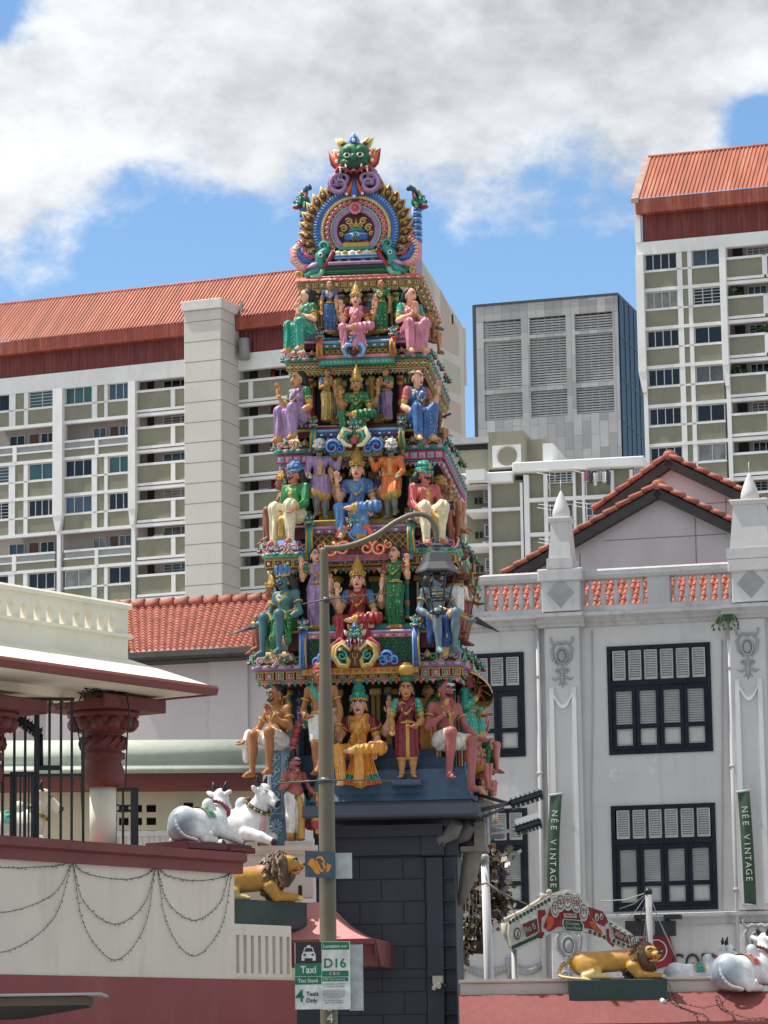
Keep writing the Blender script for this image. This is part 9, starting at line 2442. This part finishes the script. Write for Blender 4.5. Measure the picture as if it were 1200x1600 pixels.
def plaq(nm,pts,mats,txts,tilt,rim=True):
    q = MB(); PP = P2([z2(*p) for p in pts]); cx_ = sum(p[0] for p in PP)/len(PP); cz_ = sum(p[1] for p in PP)/len(PP)
    q.prism([(cx_+(x-cx_)*1.12,cz_+(z-cz_)*1.16) for x,z in PP],-.030,0,0); q.prism(PP,-.036,-.0305,1); pl_ = q.build(nm,mats,ar)
    s_ = 1/AR_.ppm(890,1420)/5.4545
    for (t_,zx,zy,h_,wz,mm_) in txts: c = AR_.p(*z2(zx,zy),0); text_obj(t_,h_*s_*1.3,txt_at(c.x,-.040,c.z,tilt),mm_,pl_,'lettering',.002,width=wz*s_)
plaq('welcome_plate',((548,258),(655,262),(658,296),(550,292)),[ARD,AW],[('WELCOME',603,277,22,92,ABR)],R(2))
plaq('name_plate',((552,312),(690,322),(712,360),(704,412),(572,402),(545,350)),[AW,AG],[('Chinatown',622,345,34,118,AW),('Street Market',632,383,30,128,AW)],R(4))
plaq('brown_plaque',((196,350),(320,300),(334,410),(230,462)),[AW,ABR],[('กิน ดี',262,385,52,95,AW)],R(-23))
plaq('brown_plaque',((955,365),(1090,445),(1110,525),(985,470)),[AW,ABR],[('อร่อย ดี',1035,450,44,105,AW)],R(30))
q = MB()
for zx,zy,rx in ((155,430,28),(830,290,24),(870,285,20),(1140,490,24)):
    c = AR_.p(*z2(zx,zy),0); s_ = 1/AR_.ppm(890,1420)/5.4545; q.prism([(c.x+rx*s_*math.cos(a),c.z+rx*1.9*s_*math.sin(a)) for a in [2*math.pi*i/16 for i in range(16)]],-.016,-.012*0,1); q.prism([(c.x+rx*.72*s_*math.cos(a),c.z+rx*1.4*s_*math.sin(a)) for a in [2*math.pi*i/16 for i in range(16)]],-.022,-.0165,0); q.tube([(c.x,-.024,c.z-rx*s_),(c.x+.01,-.024,c.z+rx*s_)],.012,5,2)
q.build('oval_emblems',[AW,ABR,AG],ar)
q = MB(); q.tube([AR_.p(x,y,.3) for x,y in ((787,1442),(790,1460),(800,1478))],.05,8); q.tube([AR_.p(x,y,.35) for x,y in ((788,1438),(815,1425),(848,1404),(862,1396))],.035,6)
for x,y in ((848,1402),(858,1394)): q.ball(AR_.p(x,y,.3),.05,8,6)
q.build('bundled_cloth',mat('off_white_cloth',(0.5,0.46,0.40),0.9,0.2,6),ar)
settle(AR_,ar)
q = MB(); 
for x,y in ((800,1470),(996,1486)):
    p = AR_.p(x,y,.25); q.tube([(p.x,.25,0),(p.x,.25,p.z)],.045,8)
q2 = None
for k,(x,y) in enumerate(((803,1470),(996,1484))):
    p = AR_.p(x,y,.25); m_ = MB(); m_.tube([(p.x,.25,0),(p.x,.25,p.z)],.045,8); o = m_.build('arch_leg',pipe_m); o.matrix_world = AR_.M; tag(o,('slim steel leg under the left end of the market arch','slim steel leg under the right end of the market arch')[k],'post','legs of the market arch')
# ---- awning at the bottom left
AWN = Frame(80,1570,37.5,2); r = fthing(AWN,'awning','flat grey metal awning with brown edge board in the lower left corner','awning',(AWN.u(0,1565),0,AWN.z(0,1575)))
q = MB(); q.bev(AWN.u(-60,1555),AWN.u(162,1555),-.4,1.0,AWN.z(80,1557),AWN.z(80,1553),.01); q.build('sheet',pipe_m,r)
q = MB(); q.bev(AWN.u(-60,1565),AWN.u(138,1565),-.3,1.0,AWN.z(80,1572),AWN.z(80,1557)-.002,.01); q.build('edge_board',mat('brown_board',(0.13,0.10,0.07),0.7,0.2,3),r)
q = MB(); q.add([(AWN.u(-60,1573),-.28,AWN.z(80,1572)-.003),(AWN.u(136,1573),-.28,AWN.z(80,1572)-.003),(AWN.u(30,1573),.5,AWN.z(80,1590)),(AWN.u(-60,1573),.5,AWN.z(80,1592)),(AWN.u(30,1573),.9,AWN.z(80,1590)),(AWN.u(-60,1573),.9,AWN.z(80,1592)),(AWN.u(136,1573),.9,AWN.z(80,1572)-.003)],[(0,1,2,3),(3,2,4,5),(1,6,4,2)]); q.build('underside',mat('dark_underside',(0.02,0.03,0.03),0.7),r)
settle(AWN,r)
